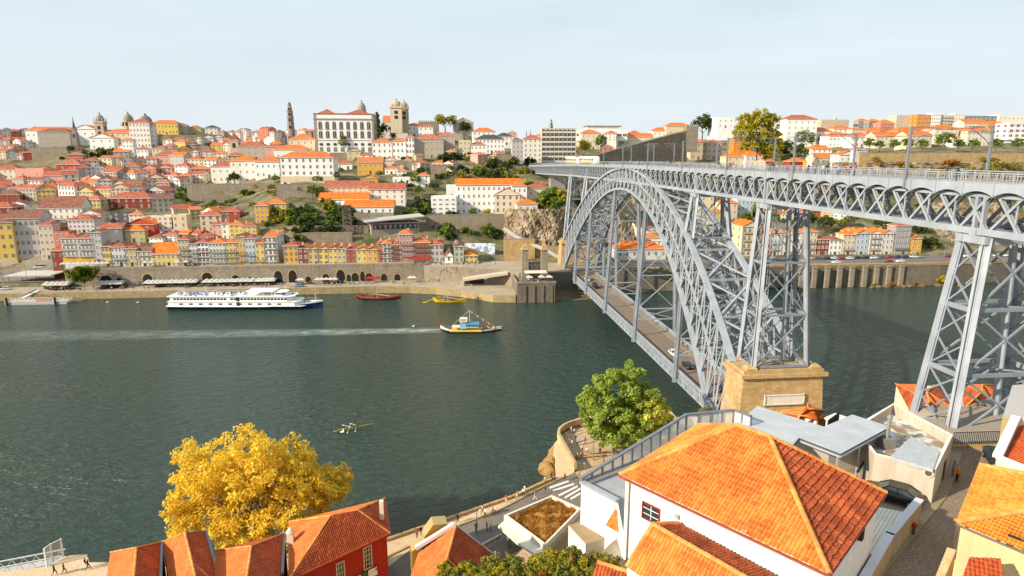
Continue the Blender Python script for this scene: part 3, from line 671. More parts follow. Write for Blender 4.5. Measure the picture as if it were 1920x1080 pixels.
def house(px0, px1, pe, pb, col, rc="o", fl=3, nc=3, roof="hip", dep=None, rot=0, label=None, name="house", rh=None, win="w", Y=None, ww=1.15, wh=None, door=True, balc=0, side=None, chim=1, sink=12, k=1.0, group=None, cat="house", base=None, dirt=.35, z0=None):
 cx = (px0 + px1) / 2; P = ony(cx, pb, Y) if Y else pick(cx, pb)
 dz = depth(P); w = (px1 - px0) * dz / F; h = (pb - pe) * dz / F * 1.02
 rt = R(rot); w = w / max(.6, math.cos(rt)); d = dep or min(max(w * .8, 7), 14)
 e = empty(name, P, rt, label, cat, group); pm = plaster(col, k, dirt)
 e["col"] = col; e["fl"] = fl
 m = MB(); hw = w / 2; fz = -sink; rh = rh if rh is not None else (.26 * min(w, d) if roof != "flat" else 0)
 m.face([(-hw, 0, fz), (hw, 0, fz), (hw, 0, h), (-hw, 0, h)]); m.face([(hw, 0, fz), (hw, d, fz), (hw, d, h), (hw, 0, h)])
 m.face([(hw, d, fz), (-hw, d, fz), (-hw, d, h), (hw, d, h)]); m.face([(-hw, d, fz), (-hw, 0, fz), (-hw, 0, h), (-hw, d, h)])
 if roof == "gable":
  m.face([(hw, 0, h), (hw, d, h), (hw, d / 2, h + rh)]); m.face([(-hw, d, h), (-hw, 0, h), (-hw, d / 2, h + rh)])
 elif roof == "front":
  m.face([(-hw, 0, h), (hw, 0, h), (0, 0, h + rh)]); m.face([(hw, d, h), (-hw, d, h), (0, d, h + rh)])
 elif roof == "shed":
  m.face([(hw, 0, h), (hw, d, h), (hw, d, h + rh)]); m.face([(-hw, d, h), (-hw, 0, h), (-hw, d, h + rh)]); m.face([(hw, d, h), (-hw, d, h), (-hw, d, h + rh), (hw, d, h + rh)])
 ml = [pm, GRY]
 if win in ("s",) and w > 5:                                  # granite corner strips, string courses
  for x in (-hw + .2, hw - .2): m.box((x, -.03, h / 2), (.45, .1, h), 1)
 if roof != "flat": m.box((0, -.12, h - .35), (w + .1, .3, .35), 1)
 if base: ml.append(plaster(base)); m.box((0, -.04, .5 * h / fl), (w + .05, .12, h / fl), 2)
 m.build("wall", ml, e)
 m = MB(); roof_parts(m, w, d, h, rh, roof); m.build("roof", [ROOFC[rc], pm if roof == "flat" else WHT], e)
 fh = h / fl; wh = wh or min(1.9, fh * .58); ww = min(ww, w / nc * .62); wmesh = WM[win]
 sd = side if side is not None else (1 if cx < 1150 else -1)
 for f_ in range(fl):
  z = f_ * fh + fh * .28
  for c in range(nc):
   x = -hw + w * (c + .5) / nc
   if f_ == 0 and door and c == nc // 2: link("door", random.choice(DM), e, (x, 0, .0), 0, (1.3, 1, min(2.4, fh * .8))); continue
   link("window", wmesh, e, (x, 0, z), 0, (ww, 1, wh))
  if sd and d > 6.5 and f_ > 0 and roof != "gable_none":
   ns = 2 if d > 9 else 1
   for c in range(ns): link("window", wmesh, e, (sd * hw, d * (c + .5) / ns, z), R(90) * sd, (ww, 1, wh))
 if balc:
  for f_ in range(1, min(fl, balc + 1)):
   m = MB(); z = f_ * fh + .15; m.box((0, -.35, z), (w * .92, .7, .12), 0); m.box((0, -.68, z + .95), (w * .92, .05, .07), 1)
   n = max(4, int(w / .35))
   for i in range(n + 1): m.box((-w * .46 + w * .92 * i / n, -.68, z + .5), (.05, .05, .9), 1)
   m.build("balcony", [GRY, DKF], e)
 if chim and roof != "flat": link("chimney", CHM, e, (random.uniform(-.3, .3) * w, d * .62, h + rh * .45))
 HOUSES.append((px0, px1, pe, pb, e)); return e, P, w, h, d
def box_thing(name, label, cat, px0, px1, pt, pb, mat, dep=2.0, Y=None, rot=0, part="wall", group=None, top=None, sink=3):
 cx = (px0 + px1) / 2; P = ony(cx, pb, Y) if Y else pick(cx, pb); dz = depth(P); w = (px1 - px0) * dz / F; h = (pb - pt) * dz / F
 e = empty(name, P, R(rot), label, cat, group); m = MB(); m.box((0, dep / 2, (h - sink) / 2), (w, dep, h + sink)); m.build(part, mat, e)
 if top: m = MB(); m.box((0, dep / 2, h + .12), (w + .3, dep + .3, .3)); m.build("coping", top, e)
 return e, P, w, h
W_, OW, CR, BE, YE, OC, ST, GS, PG, LV, TE, RD, DR, PK, PB, SL, DG, SY, PGn, OR = list(CNAME.keys())
def riverside():
 S = [ # px0 px1 eave base col roof fl nc kind kw label
 (100, 122, 470, 504, DR, "r", 2, 2, "shed", {}, "small dark red house at the left end of the riverside row"),
 (121, 150, 447, 494, PG, "r", 4, 4, "hip", dict(base=OC, balc=3), "first of the two twin grey tiled houses with ochre ground floor on the riverside row"),
 (151, 177, 447, 494, PG, "r", 4, 4, "hip", dict(base=OC, balc=3), "second of the twin grey tiled houses with ochre ground floor on the riverside row"),
 (177, 195, 436, 495, LV, "r", 5, 3, "front", dict(dep=9), "tall lavender grey house with pink ground floor beside the twin tiled houses"),
 (195, 212, 462, 499, YE, "r", 3, 3, "hip", {}, "narrow pale yellow house right of the tall lavender house"),
 (212, 238, 463, 500, PG, "r", 3, 4, "hip", dict(balc=1), "wide pale grey house with white shopfront near the left riverside parasols"),
 (238, 259, 466, 501, SY, "r", 3, 3, "hip", {}, "sand yellow house with low eaves above the long row of quay parasols"),
 (259, 286, 471, 501, CR, "b", 3, 3, "gable", dict(balc=2), "cream house with brown roof and awning left of the dormered yellow house"),
 (288, 338, 476, 501, YE, "v", 2, 6, "gable", dict(dep=13, rh=5), "broad yellow house under a big orange roof with dormers"),
 (338, 358, 449, 502, SY, "r", 5, 3, "hip", dict(balc=3), "tall sand yellow house right of the big dormered roof"),
 (358, 374, 457, 502, PG, "r", 5, 3, "shed", dict(balc=3), "narrow pale grey house between the sand yellow and the red-trimmed houses"),
 (374, 394, 455, 502, W_, "r", 5, 3, "hip", dict(balc=3, win="r"), "white house with red window frames and an ochre side wall on the riverside row"),
 (396, 426, 456, 503, PG, "o", 5, 5, "hip", dict(balc=3), "wide grey riverside house with five window columns and dark doors"),
 (426, 446, 455, 503, YE, "o", 5, 3, "hip", dict(balc=3), "yellow riverside house left of the taller ochre house"),
 (446, 463, 444, 503, OC, "r", 5, 3, "front", dict(balc=2), "tall narrow ochre house rising above its yellow neighbour"),
 (463, 481, 447, 503, PB, "r", 5, 3, "hip", dict(balc=2), "narrow pale blue house among the yellow riverside houses"),
 (481, 498, 456, 503, YE, "o", 4, 2, "hip", dict(balc=1), "yellow house with blue-grey doors left of the tall balconied house"),
 (498, 521, 445, 503, W_, "o", 5, 3, "shed", dict(balc=4, dep=16), "tall white house with iron balconies and an ochre side wall"),
 (534, 561, 461, 503, OC, "r", 4, 3, "hip", {}, "ochre house standing back beside the tall balconied house"),
 (561, 579, 465, 500, DR, "o", 3, 2, "front", {}, "dark red house left of the long yellow terrace"),
 (579, 598, 466, 499, SY, "o", 3, 2, "front", {}, "leftmost yellow house of the long low yellow terrace"),
 (598, 617, 466, 499, YE, "o", 3, 2, "front", {}, "second house of the long yellow terrace, beside the sand one"),
 (617, 634, 466, 500, YE, "r", 3, 2, "front", {}, "third house of the long yellow terrace with reddish roof"),
 (634, 650, 466, 500, SY, "o", 3, 2, "front", {}, "fourth house of the yellow terrace, just left of the dark red one"),
 (650, 669, 467, 503, RD, "o", 4, 2, "front", {}, "red house with white windows in the middle of the yellow terrace"),
 (669, 689, 468, 503, YE, "o", 3, 2, "front", {}, "yellow terrace house just right of the red one"),
 (689, 709, 468, 503, OC, "o", 3, 2, "front", {}, "last yellow house of the terrace before the tall narrow houses"),
 (709, 719, 457, 503, TE, "o", 5, 1, "front", dict(balc=3), "very narrow terracotta house at the end of the yellow terrace"),
 (719, 735, 456, 503, PG, "o", 5, 2, "hip", dict(balc=4), "narrow grey house with drying balconies right of the terracotta house"),
 (735, 750, 459, 503, TE, "r", 5, 2, "hip", dict(balc=4, k=.7), "narrow brownish house under the orange-roofed tower house"),
 (750, 775, 440, 503, PK, "o", 6, 4, "hip", dict(balc=4, k=.8, dep=12), "tall dusty pink house with white attic storey and orange roof"),
 (775, 808, 455, 501, TE, "o", 5, 4, "hip", dict(balc=4, k=.75, dep=12), "broad brownish red house above the red cafe parasols"),
 (808, 832, 459, 504, LV, "r", 4, 3, "hip", dict(dep=16), "blue-grey house turning the corner at the end of the riverside row"),
 (852, 870, 462, 503, PGn, "b", 4, 2, "front", dict(dep=14, win="s"), "pale green tiled house with a brown gable right of the white chapel"),
 (872, 896, 479, 503, YE, "o", 3, 3, "front", dict(dep=12), "small yellow house with orange roof at the right end of the riverside"),
 ]
 for (a, b, e_, ba, c, rc, fl, nc, kd, kw, lb) in S:
  kw = dict(kw); kw.setdefault("dep", 10); kw.setdefault("win", random.choice("wsw")); house(a, b, e_, ba, c, rc, fl, nc, kd, label=lb, Y=(326 if a > 121 else 330) - (6 if a > 845 else 0), group="old houses lining the far riverside", name="riverside_house", chim=1, **kw)
riverside()
def left_bank_blocks():
 for (a, b, e_, bb, c, lb, nc) in ((-44, 30, 419, 506, YE, "big yellow riverside block with granite arcade at the left edge", 6), (29, 82, 411, 499, LV, "big lavender grey block with arcaded ground floor left of the quay square", 6)):
  house(a, b, e_, bb, c, "b", 5, nc, "gable", dep=16, rot=8, label=lb, win="s", Y=368 if a < 0 else 372, ww=1.4, name="apartment_block", cat="building", base=ST, wh=2.0)
 L = [(80, 106, 423, 487, ST, "r", 5, 3, "hip", {}, "old stone-coloured house right of the lavender block"),
 (108, 136, 436, 486, TE, "r", 4, 3, "flat", {}, "red brick house under scaffolding above the quay square"),
 (131, 177, 413, 437, PG, "r", 3, 6, "hip", {}, "pale grey house with balcony and orange side wall above the quay square"),
 (191, 231, 428, 458, SL, "r", 2, 2, "gable", dict(side=0, k=.8), "slate grey windowless side building behind the twin tiled houses"),
 (231, 272, 432, 455, SY, "v", 2, 3, "hip", dict(dep=9), "yellow house with skylit orange roof behind the riverside row"),
 (240, 290, 421, 448, RD, "v", 2, 2, "front", dict(k=1.2, dep=12), "red walled house under a vivid orange gable behind the riverside"),
 (213, 244, 400, 422, DG, "g", 3, 2, "flat", {}, "dark grey boxy house left of the cream one on the slope"),
 (244, 269, 402, 423, CR, "o", 3, 3, "hip", {}, "cream house joined to the dark grey boxy house"),
 (270, 297, 408, 432, PG, "w", 3, 3, "flat", {}, "pale grey flat-roofed house right of the dark grey boxy house"),
 (299, 326, 407, 440, CR, "w", 4, 3, "flat", {}, "cream flat-topped house with tall windows below the garden terraces"),
 (325, 352, 405, 440, BE, "w", 3, 2, "flat", {}, "beige rendered block below the garden terraces"),
 (379, 417, 404, 446, ST, "r", 4, 3, "hip", dict(win="d"), "tall stone-coloured tower house with red hip roof on the slope"),
 (399, 418, 421, 450, PK, "r", 3, 2, "shed", {}, "pink house leaning against the stone-coloured tower house"),
 (418, 437, 420, 450, OW, "r", 3, 2, "hip", {}, "off-white house right of the pink one"),
 (432, 458, 422, 452, YE, "o", 4, 3, "hip", {}, "yellow house in the second row above the riverside"),
 (455, 482, 424, 452, YE, "r", 4, 3, "hip", {}, "second-row yellow house nearer to the garden terraces"),
 (480, 505, 386, 420, OC, "o", 4, 3, "hip", {}, "ochre yellow house with orange roof beside the green terraces"),
 (498, 537, 382, 404, YE, "o", 2, 4, "hip", {}, "long yellow house with two orange roofs on the green terraces"),
 (420, 450, 396, 415, RD, "r", 2, 2, "hip", {}, "low red house above the second-row yellow houses"),
 (-20, 27, 420 - 30, 425, DR, "r", 3, 3, "hip", {}, "dark red house behind the big yellow block"),
 (20, 52, 384, 412, W_, "b", 3, 3, "front", {}, "white gabled house behind the lavender block"),
 (80, 155, 391, 424, OW, "b", 3, 7, "gable", dict(rh=7, balc=1, dep=12), "long white building with a brown mansard roof and row of dormers"),
 (206, 285, 372, 392, DR, "r", 2, 6, "hip", dict(dep=14), "long dark red building with red roof on the left slope"),
 (150, 190, 402, 425, OW, "r", 3, 2, "front", {}, "white gable house right of the mansard building"),
 (35, 84, 318, 350, PK, "r", 2, 2, "flat", dict(k=1.1, side=0), "tall wall painted with a pale pink mural on the left slope"),
 (84, 130, 330, 350, PK, "r", 2, 3, "gable", dict(k=1.05), "pale pink house right of the mural wall"),
 (110, 152, 309, 332, RD, "p", 2, 2, "hip", dict(side=0), "red painted block behind the mural wall"),
 (-10, 36, 318, 346, CR, "r", 3, 5, "hip", {}, "cream house at the left edge below the convent"),
 (292, 326, 291, 313, PK, "r", 3, 4, "hip", {}, "pink house below the white hilltop blocks"),
 ]
 for (a, b, e_, ba, c, rc, fl, nc, kd, kw, lb) in L: house(a, b, e_, ba, c, rc, fl, nc, kd, label=lb, **kw)
left_bank_blocks()
def hilltop():
 L = [(54, 138, 246, 274, W_, "o", 2, 9, "hip", {}, "long white convent with orange roof on the left skyline"),
 (76, 133, 249, 280, GS, "b", 4, 7, "hip", dict(k=.9), "grey stone building with rows of small windows below the convent"),
 (142, 182, 243, 272, W_, "o", 2, 3, "front", dict(door=False), "white church with a tall gable on the left skyline"),
 (171, 214, 259, 281, W_, "o", 2, 3, "front", {}, "white chapel with bell gable below the left skyline church"),
 (201, 247, 250, 275, BE, "o", 3, 5, "hip", {}, "beige building with pediment right of the left church tower"),
 (247, 283, 232, 277, OW, "r", 5, 6, "hip", dict(ww=1.3), "large white five-storey block on the left hilltop"),
 (281, 291, 236, 276, PG, "r", 5, 2, "hip", {}, "narrow pale end block of the large hilltop building"),
 (228, 262, 234, 248, OW, "o", 2, 4, "hip", {}, "low white house under the twin domes"),
 (285, 334, 232, 252, YE, "o", 2, 8, "hip", dict(win="s"), "long yellow palace front on the hilltop"),
 (333, 351, 236, 253, GS, "b", 2, 3, "front", {}, "grey stone pedimented pavilion of the yellow palace"),
 (351, 377, 241, 253, SY, "r", 1, 5, "hip", {}, "right wing of the yellow hilltop palace with urns"),
 (232, 251, 264, 294, W_, "o", 4, 3, "hip", {}, "narrow white house beside the green slope"),
 (258, 278, 280, 298, W_, "r", 2, 3, "hip", {}, "small white house right of the narrow hilltop one"),
 (287, 314, 279, 296, BE, "r", 2, 4, "hip", {}, "beige house under the hilltop palace"),
 (323, 345, 262, 275, OC, "r", 2, 3, "hip", {}, "ochre house below the pedimented pavilion"),
 (385, 408, 240, 252, PG, "d", 2, 3, "hip", {}, "grey roofed house at the end of the left ridge"),
 (448, 500, 275, 300, GS, "r", 3, 4, "hip", {}, "stone church body with scaffolding left of the palace"),
 (398, 445, 313, 343, OW, "r", 2, 4, "hip", {}, "off-white house wrapped in green netting"),
 (435, 482, 303, 342, OW, "v", 3, 4, "hip", {}, "white convent wing with bright orange roof and round arches"),
 (480, 530, 304, 334, W_, "o", 2, 5, "hip", {}, "left wing of the white seminary with a long orange roof"),
 (528, 627, 297, 342, W_, "o", 4, 8, "hip", dict(dep=16, win="s", ww=1.3, base=BE), "large white seminary with eight window columns and hip roof"),
 (515, 577, 281, 301, OW, "o", 1, 4, "hip", {}, "low house with wide orange roof above the seminary"),
 (543, 590, 262, 284, BE, "o", 2, 4, "hip", {}, "beige house with orange roof left of the big palace"),
 (500, 530, 276, 296, PK, "r", 2, 3, "hip", {}, "pink house left of the wide orange roof"),
 (630, 660, 307, 318, W_, "r", 1, 2, "hip", {}, "small white outbuilding right of the seminary"),
 (651, 676, 283, 302, BE, "b", 2, 2, "front", dict(k=.8), "brown stone shed below the palace corner"),
 (676, 699, 291, 304, W_, "r", 2, 2, "hip", {}, "small white house below the palace corner"),
 (698, 736, 268, 300, W_, "o", 3, 4, "hip", dict(win="s"), "white house with orange roof right of the palace"),
 (736, 766, 266, 300, W_, "o", 3, 4, "hip", dict(win="s"), "second white house right of the palace"),
 (762, 778, 259, 300, W_, "o", 4, 3, "hip", dict(win="s"), "tall white house with corner windows right of the palace"),
 (778, 832, 262, 297, GS, "p", 3, 6, "hip", {}, "grey stone house with faded pink roof below the cathedral"),
 (719, 764, 229, 254, PG, "o", 1, 4, "gable", dict(dep=22, door=False), "cathedral nave with a long orange roof"),
 (764, 790, 236, 256, W_, "r", 2, 3, "hip", {}, "small white house right of the cathedral nave"),
 (785, 812, 238, 256, W_, "r", 2, 3, "hip", {}, "white house with red pyramid roof below the crenellated wall"),
 (850, 888, 231, 252, GS, "b", 1, 2, "front", dict(dep=18, door=False), "grey stone church with brown gable roof on the ridge"),
 (823, 853, 255, 290, GS, "p", 4, 3, "hip", {}, "tall grey stone house on the slope below the ridge church"),
 (861, 883, 265, 293, BE, "d", 3, 3, "flat", {}, "beige flat-fronted house right of the tall grey stone house"),
 (882, 911, 272, 293, W_, "r", 2, 4, "hip", {}, "white house with red shed roof on the slope"),
 (886, 929, 247, 264, W_, "o", 2, 5, "hip", {}, "white eight-sided house with orange roof on the ridge"),
 (891, 946, 262, 288, W_, "d", 3, 8, "hip", {}, "white house with a dark roof and long row of windows"),
 (930, 962, 256, 272, OW, "d", 2, 4, "hip", {}, "off-white house with dark roof left of the apartment slab"),
 (671, 718, 305, 327, OC, "o", 2, 5, "gable", {}, "deep yellow house with orange roof on the middle slope"),
 (677, 708, 334, 347, OC, "v", 1, 2, "front", {}, "small yellow outbuilding with orange sloping roof"),
 (714, 745, 301, 314, CR, "v", 1, 2, "front", {}, "cream house with bright orange gable right of the deep yellow house"),
 (722, 746, 316, 328, W_, "o", 1, 3, "hip", {}, "tiny white house with orange pyramid roof"),
 (745, 762, 320, 332, OW, "o", 2, 2, "hip", {}, "little off-white tower house above the terraces"),
 (737, 790, 333, 345, W_, "w", 1, 5, "flat", {}, "low white flat-roofed house on the middle slope"),
 (781, 806, 330, 351, W_, "o", 3, 2, "hip", {}, "white house with small orange roof on the edge of the ravine"),
 (610, 692, 351, 371, BE, "r", 3, 8, "gable", {}, "long beige terrace house above the steep garden"),
 (693, 760, 356, 383, OW, "r", 3, 5, "gable", {}, "long white house with red roof above the ravine"),
 (600, 690, 374, 388, W_, "v", 1, 6, "gable", {}, "low white range with vivid orange roof above the ivy slope"),
 (647, 737, 388, 402, W_, "v", 1, 7, "gable", {}, "long low white building with vivid orange roof beside the lift tower"),
 (837, 857, 349, 376, W_, "w", 1, 1, "flat", dict(side=0, door=False), "plain white block left of the long white warehouse"),
 (809, 856, 371, 403, W_, "w", 4, 4, "flat", dict(ww=2.2, wh=.9), "white modern building with ribbon windows above the rock"),
 (856, 978, 348, 402, W_, "v", 4, 13, "gable", dict(dep=14, ww=1.1), "very long white building with bright orange roof and four window rows"),
 (928, 974, 366, 412, ST, "b", 4, 4, "front", dict(win="d", dep=16, rot=-14), "tall old stone mill with a brown gable above the river"),
 (960, 988, 350, 396, W_, "o", 3, 3, "hip", {}, "white house with orange hip roof right of the stone mill"),
 (969, 1008, 383, 414, CR, "v", 2, 3, "hip", {}, "cream house with bright orange roof on the cliff"),
 (988, 1032, 353, 370, CR, "r", 1, 3, "hip", {}, "low house with red roof under the far end of the bridge"),
 (960, 981, 265, 306, LV, "b", 5, 3, "hip", {}, "old grey house left of the street behind the bridge end"),
 (981, 1016, 262, 304, OW, "r", 5, 4, "hip", {}, "old white house beside the apartment slab"),
 (1089, 1126, 251, 280, CR, "o", 3, 4, "hip", {}, "cream house with orange roof right of the apartment slab"),
 (1150, 1225, 257, 275, CR, "v", 1, 7, "gable", {}, "long cream barracks with vivid orange roof behind the old city wall"),
 (1222, 1275, 246, 266, W_, "v", 2, 6, "hip", {}, "white convent wing with orange roof above the city wall"),
 (1248, 1296, 237, 254, BE, "v", 1, 3, "hip", {}, "church with a steep orange hip roof above the city wall"),
 (1294, 1324, 268, 299, ST, "o", 3, 3, "hip", dict(win="s"), "left half of the stone villa with two pyramid roofs"),
 (1324, 1352, 268, 299, ST, "o", 3, 3, "hip", dict(win="s"), "right half of the stone villa with two pyramid roofs"),
 (1336, 1372, 232, 256, W_, "b", 3, 4, "hip", {}, "white house with brown roof left of the big yellow tree"),
 (1344, 1376, 222, 240, W_, "w", 2, 3, "flat", {}, "white modern house on the skyline left of the yellow tree"),
 (1374, 1408, 264, 290, OR, "v", 2, 2, "hip", dict(side=0), "house shrouded in bright orange netting below the yellow tree"),
 (1361, 1398, 294, 314, BE, "v", 2, 3, "hip", {}, "beige house with orange roof by the bridge railing"),
 (1396, 1432, 292, 314, PG, "v", 2, 4, "hip", {}, "pale grey house with orange roof by the bridge railing"),
 ]
 for (a, b, e_, ba, c, rc, fl, nc, kd, kw, lb) in L:
  kw = dict(kw); house(a, b, e_, ba, c, rc, fl, nc, kd, label=lb, name="building" if b - a > 60 else "house", cat="building" if b - a > 60 else "house", **kw)
hilltop()
def right_bank():
 L = [(1154, 1250, 467, 500, PG, "v", 2, 7, "hip", dict(dep=14, side=-1, win="s"), "grey riverside building with orange roof seen under the arch"),
 (1191, 1234, 425, 448, OW, "b", 2, 3, "gable", {}, "white house with brown roof seen inside the arch"),
 (1204, 1242, 446, 462, W_, "v", 1, 3, "hip", {}, "low white house with orange roof seen inside the arch"),
 (1310, 1340, 368, 404, BE, "v", 3, 2, "hip", {}, "beige house with orange roof right of the arch crown"),
 (1332, 1356, 398, 432, SY, "v", 3, 2, "hip", {}, "sand yellow house behind the arch lattice"),
 (1349, 1382, 381, 416, BE, "v", 3, 3, "hip", {}, "beige house with balcony under the upper deck"),
 (1380, 1411, 375, 408, PB, "d", 3, 4, "flat", {}, "light blue house hanging under the upper deck"),
 (1388, 1425, 425, 482, BE, "v", 4, 4, "front", dict(dep=15, side=-1, win="s", balc=3), "tall beige gabled house with white side wall on the right quay"),
 (1424, 1442, 440, 482, TE, "r", 4, 2, "hip", dict(balc=2), "terracotta house right of the tall beige gabled house"),
 (1441, 1462, 436, 481, PG, "o", 4, 3, "hip", dict(balc=2), "pale grey house behind the second bridge pier"),
 (1461, 1481, 440, 481, CR, "o", 4, 3, "hip", {}, "cream house behind the second bridge pier"),
 (1480, 1499, 436, 480, OW, "v", 4, 2, "hip", {}, "off-white house with orange roof behind the second bridge pier"),
 (1498, 1530, 435, 480, BE, "o", 4, 4, "hip", dict(balc=2), "beige balconied house right of the second bridge pier"),
 (1530, 1552, 449, 480, DR, "r", 3, 3, "hip", {}, "dark red house on the right quay"),
 (1552, 1577, 450, 480, W_, "b", 3, 3, "hip", {}, "white house with brown roof on the right quay"),
 (1577, 1601, 440, 480, BE, "v", 4, 3, "hip", dict(balc=1), "beige house with wide orange roof on the right quay"),
 (1601, 1626, 438, 480, PB, "v", 4, 3, "front", dict(dep=14), "pale blue gabled house with dormer on the right quay"),
 (1626, 1649, 438, 480, OW, "v", 4, 3, "front", dict(dep=14, balc=3), "off-white gabled house with laundry balconies on the right quay"),
 (1649, 1673, 438, 480, PG, "v", 4, 3, "front", dict(dep=14), "pale grey gabled house on the right quay"),
 (1673, 1704, 424, 480, SL, "r", 5, 4, "hip", dict(k=1.2, balc=1), "tall slate-tiled house with white ground floors on the right quay"),
 (1704, 1726, 447, 481, OC, "v", 3, 2, "front", {}, "small ochre yellow house at the right end of the quay row"),
 (1470, 1530, 226, 276, W_, "r", 5, 5, "hip", dict(dep=16), "large white five-storey building right of the yellow tree"),
 (1511, 1560, 247, 272, W_, "o", 2, 5, "hip", {}, "white building with orange roof right of the large white one"),
 (1537, 1592, 226, 244, BE, "d", 2, 6, "flat", dict(k=.8), "brownish tiered building with a white statue on the skyline"),
 (1608, 1628, 227, 246, SL, "v", 3, 2, "hip", dict(k=1.2), "grey tower house with orange pyramid roof on the skyline"),
 (1628, 1650, 228, 246, SL, "v", 3, 2, "hip", dict(k=.9), "darker grey tower house with orange pyramid roof on the skyline"),
 (1649, 1677, 232, 248, TE, "o", 2, 5, "hip", dict(rh=4), "terracotta house with dormered orange mansard on the skyline"),
 (1677, 1716, 218, 246, ST, "w", 4, 8, "flat", {}, "stone-coloured office block with dense windows on the skyline"),
 (1716, 1743, 217, 246, OR, "w", 4, 5, "flat", dict(k=.85), "orange framed office block on the skyline"),
 (1743, 1762, 215, 246, W_, "w", 5, 5, "flat", {}, "white gridded apartment block on the skyline"),
 (1761, 1786, 217, 246, PG, "w", 5, 4, "flat", dict(balc=4), "apartment block with stacked balconies on the skyline"),
 (1785, 1806, 215, 246, OW, "d", 5, 3, "flat", {}, "off-white block with dark roof on the skyline"),
 (1804, 1850, 231, 250, CR, "v", 2, 6, "gable", {}, "cream hall with vivid red-orange roof on the right skyline"),
 (1799, 1870, 219, 236, SL, "d", 2, 8, "flat", {}, "long grey modern block behind the red-roofed hall"),
 (1846, 1893, 236, 263, YE, "v", 3, 5, "hip", dict(k=1.1), "yellow house with wide orange hip roof on the right skyline"),
 (1885, 1935, 233, 268, W_, "w", 4, 4, "flat", dict(ww=2.6, win="r"), "white apartment block with red window frames at the right edge"),
 (1868, 1935, 217, 236, OW, "w", 2, 8, "flat", {}, "pale rooftop block at the far right skyline"),
 (1552, 1596, 256, 276, W_, "v", 2, 6, "hip", {}, "low white house with orange roof above the road trees"),
 (1594, 1636, 257, 276, W_, "o", 2, 5, "hip", {}, "second low white house with orange roof above the road trees"),
 (1638, 1700, 256, 276, CR, "v", 2, 7, "gable", {}, "long cream house with orange roof above the road trees"),
 (1698, 1748, 255, 276, BE, "v", 2, 6, "gable", {}, "long beige house with yellow sign panel above the road trees"),
 (1748, 1796, 243, 272, CR, "v", 3, 5, "hip", {}, "cream stone house with orange hip roof above the road"),
 (1809, 1864, 247, 274, CR, "o", 3, 7, "hip", {}, "cream house with two small orange roofs above the road"),
 (1783, 1800, 258, 275, W_, "v", 2, 2, "hip", {}, "tiny white house with orange roof between the cream houses"),
 (1596, 1615, 243, 258, CR, "o", 2, 3, "hip", {}, "cream house squeezed between orange roofs in the upper town"),
 (1560, 1598, 242, 257, OW, "o", 2, 4, "hip", {}, "off-white house with orange roof in the upper town"),
 (1622, 1660, 247, 260, PK, "o", 2, 4, "hip", {}, "pink house with orange roof in the upper town"),
 (1680, 1745, 246, 258, CR, "v", 1, 7, "hip", {}, "long low cream house with orange roof under the office blocks"),
 (1520, 1560, 280, 296, W_, "v", 2, 4, "hip", dict(side=-1), "white house with orange hip roof behind the bridge poles"),
 (1527, 1584, 297, 320, CR, "v", 2, 6, "gable", dict(side=0), "long cream house with white side wall behind the bridge railing"),
 (1570, 1606, 291, 320, OW, "v", 2, 3, "front", {}, "white gabled house behind the bridge railing"),
 (1602, 1624, 282, 318, PB, "o", 3, 3, "front", {}, "light blue gabled house behind the bridge railing"),
 (1622, 1645, 298, 319, OC, "o", 2, 3, "hip", {}, "small ochre house behind the bridge railing"),
 (1480, 1512, 303, 320, DR, "v", 1, 3, "hip", {}, "low dark red house behind the bridge railing"),
 (1508, 1530, 303, 320, OC, "v", 1, 2, "hip", {}, "low ochre house behind the bridge railing"),
 ]
 for (a, b, e_, ba, c, rc, fl, nc, kd, kw, lb) in L:
  kw = dict(kw); house(a, b, e_, ba, c, rc, fl, nc, kd, label=lb, name="apartment_block" if kd == "flat" else "house", cat="building" if kd == "flat" else "house", Y=(322 if a < 1300 else 324) if ba >= 479 and a >= 1150 else None, **kw)
right_bank()
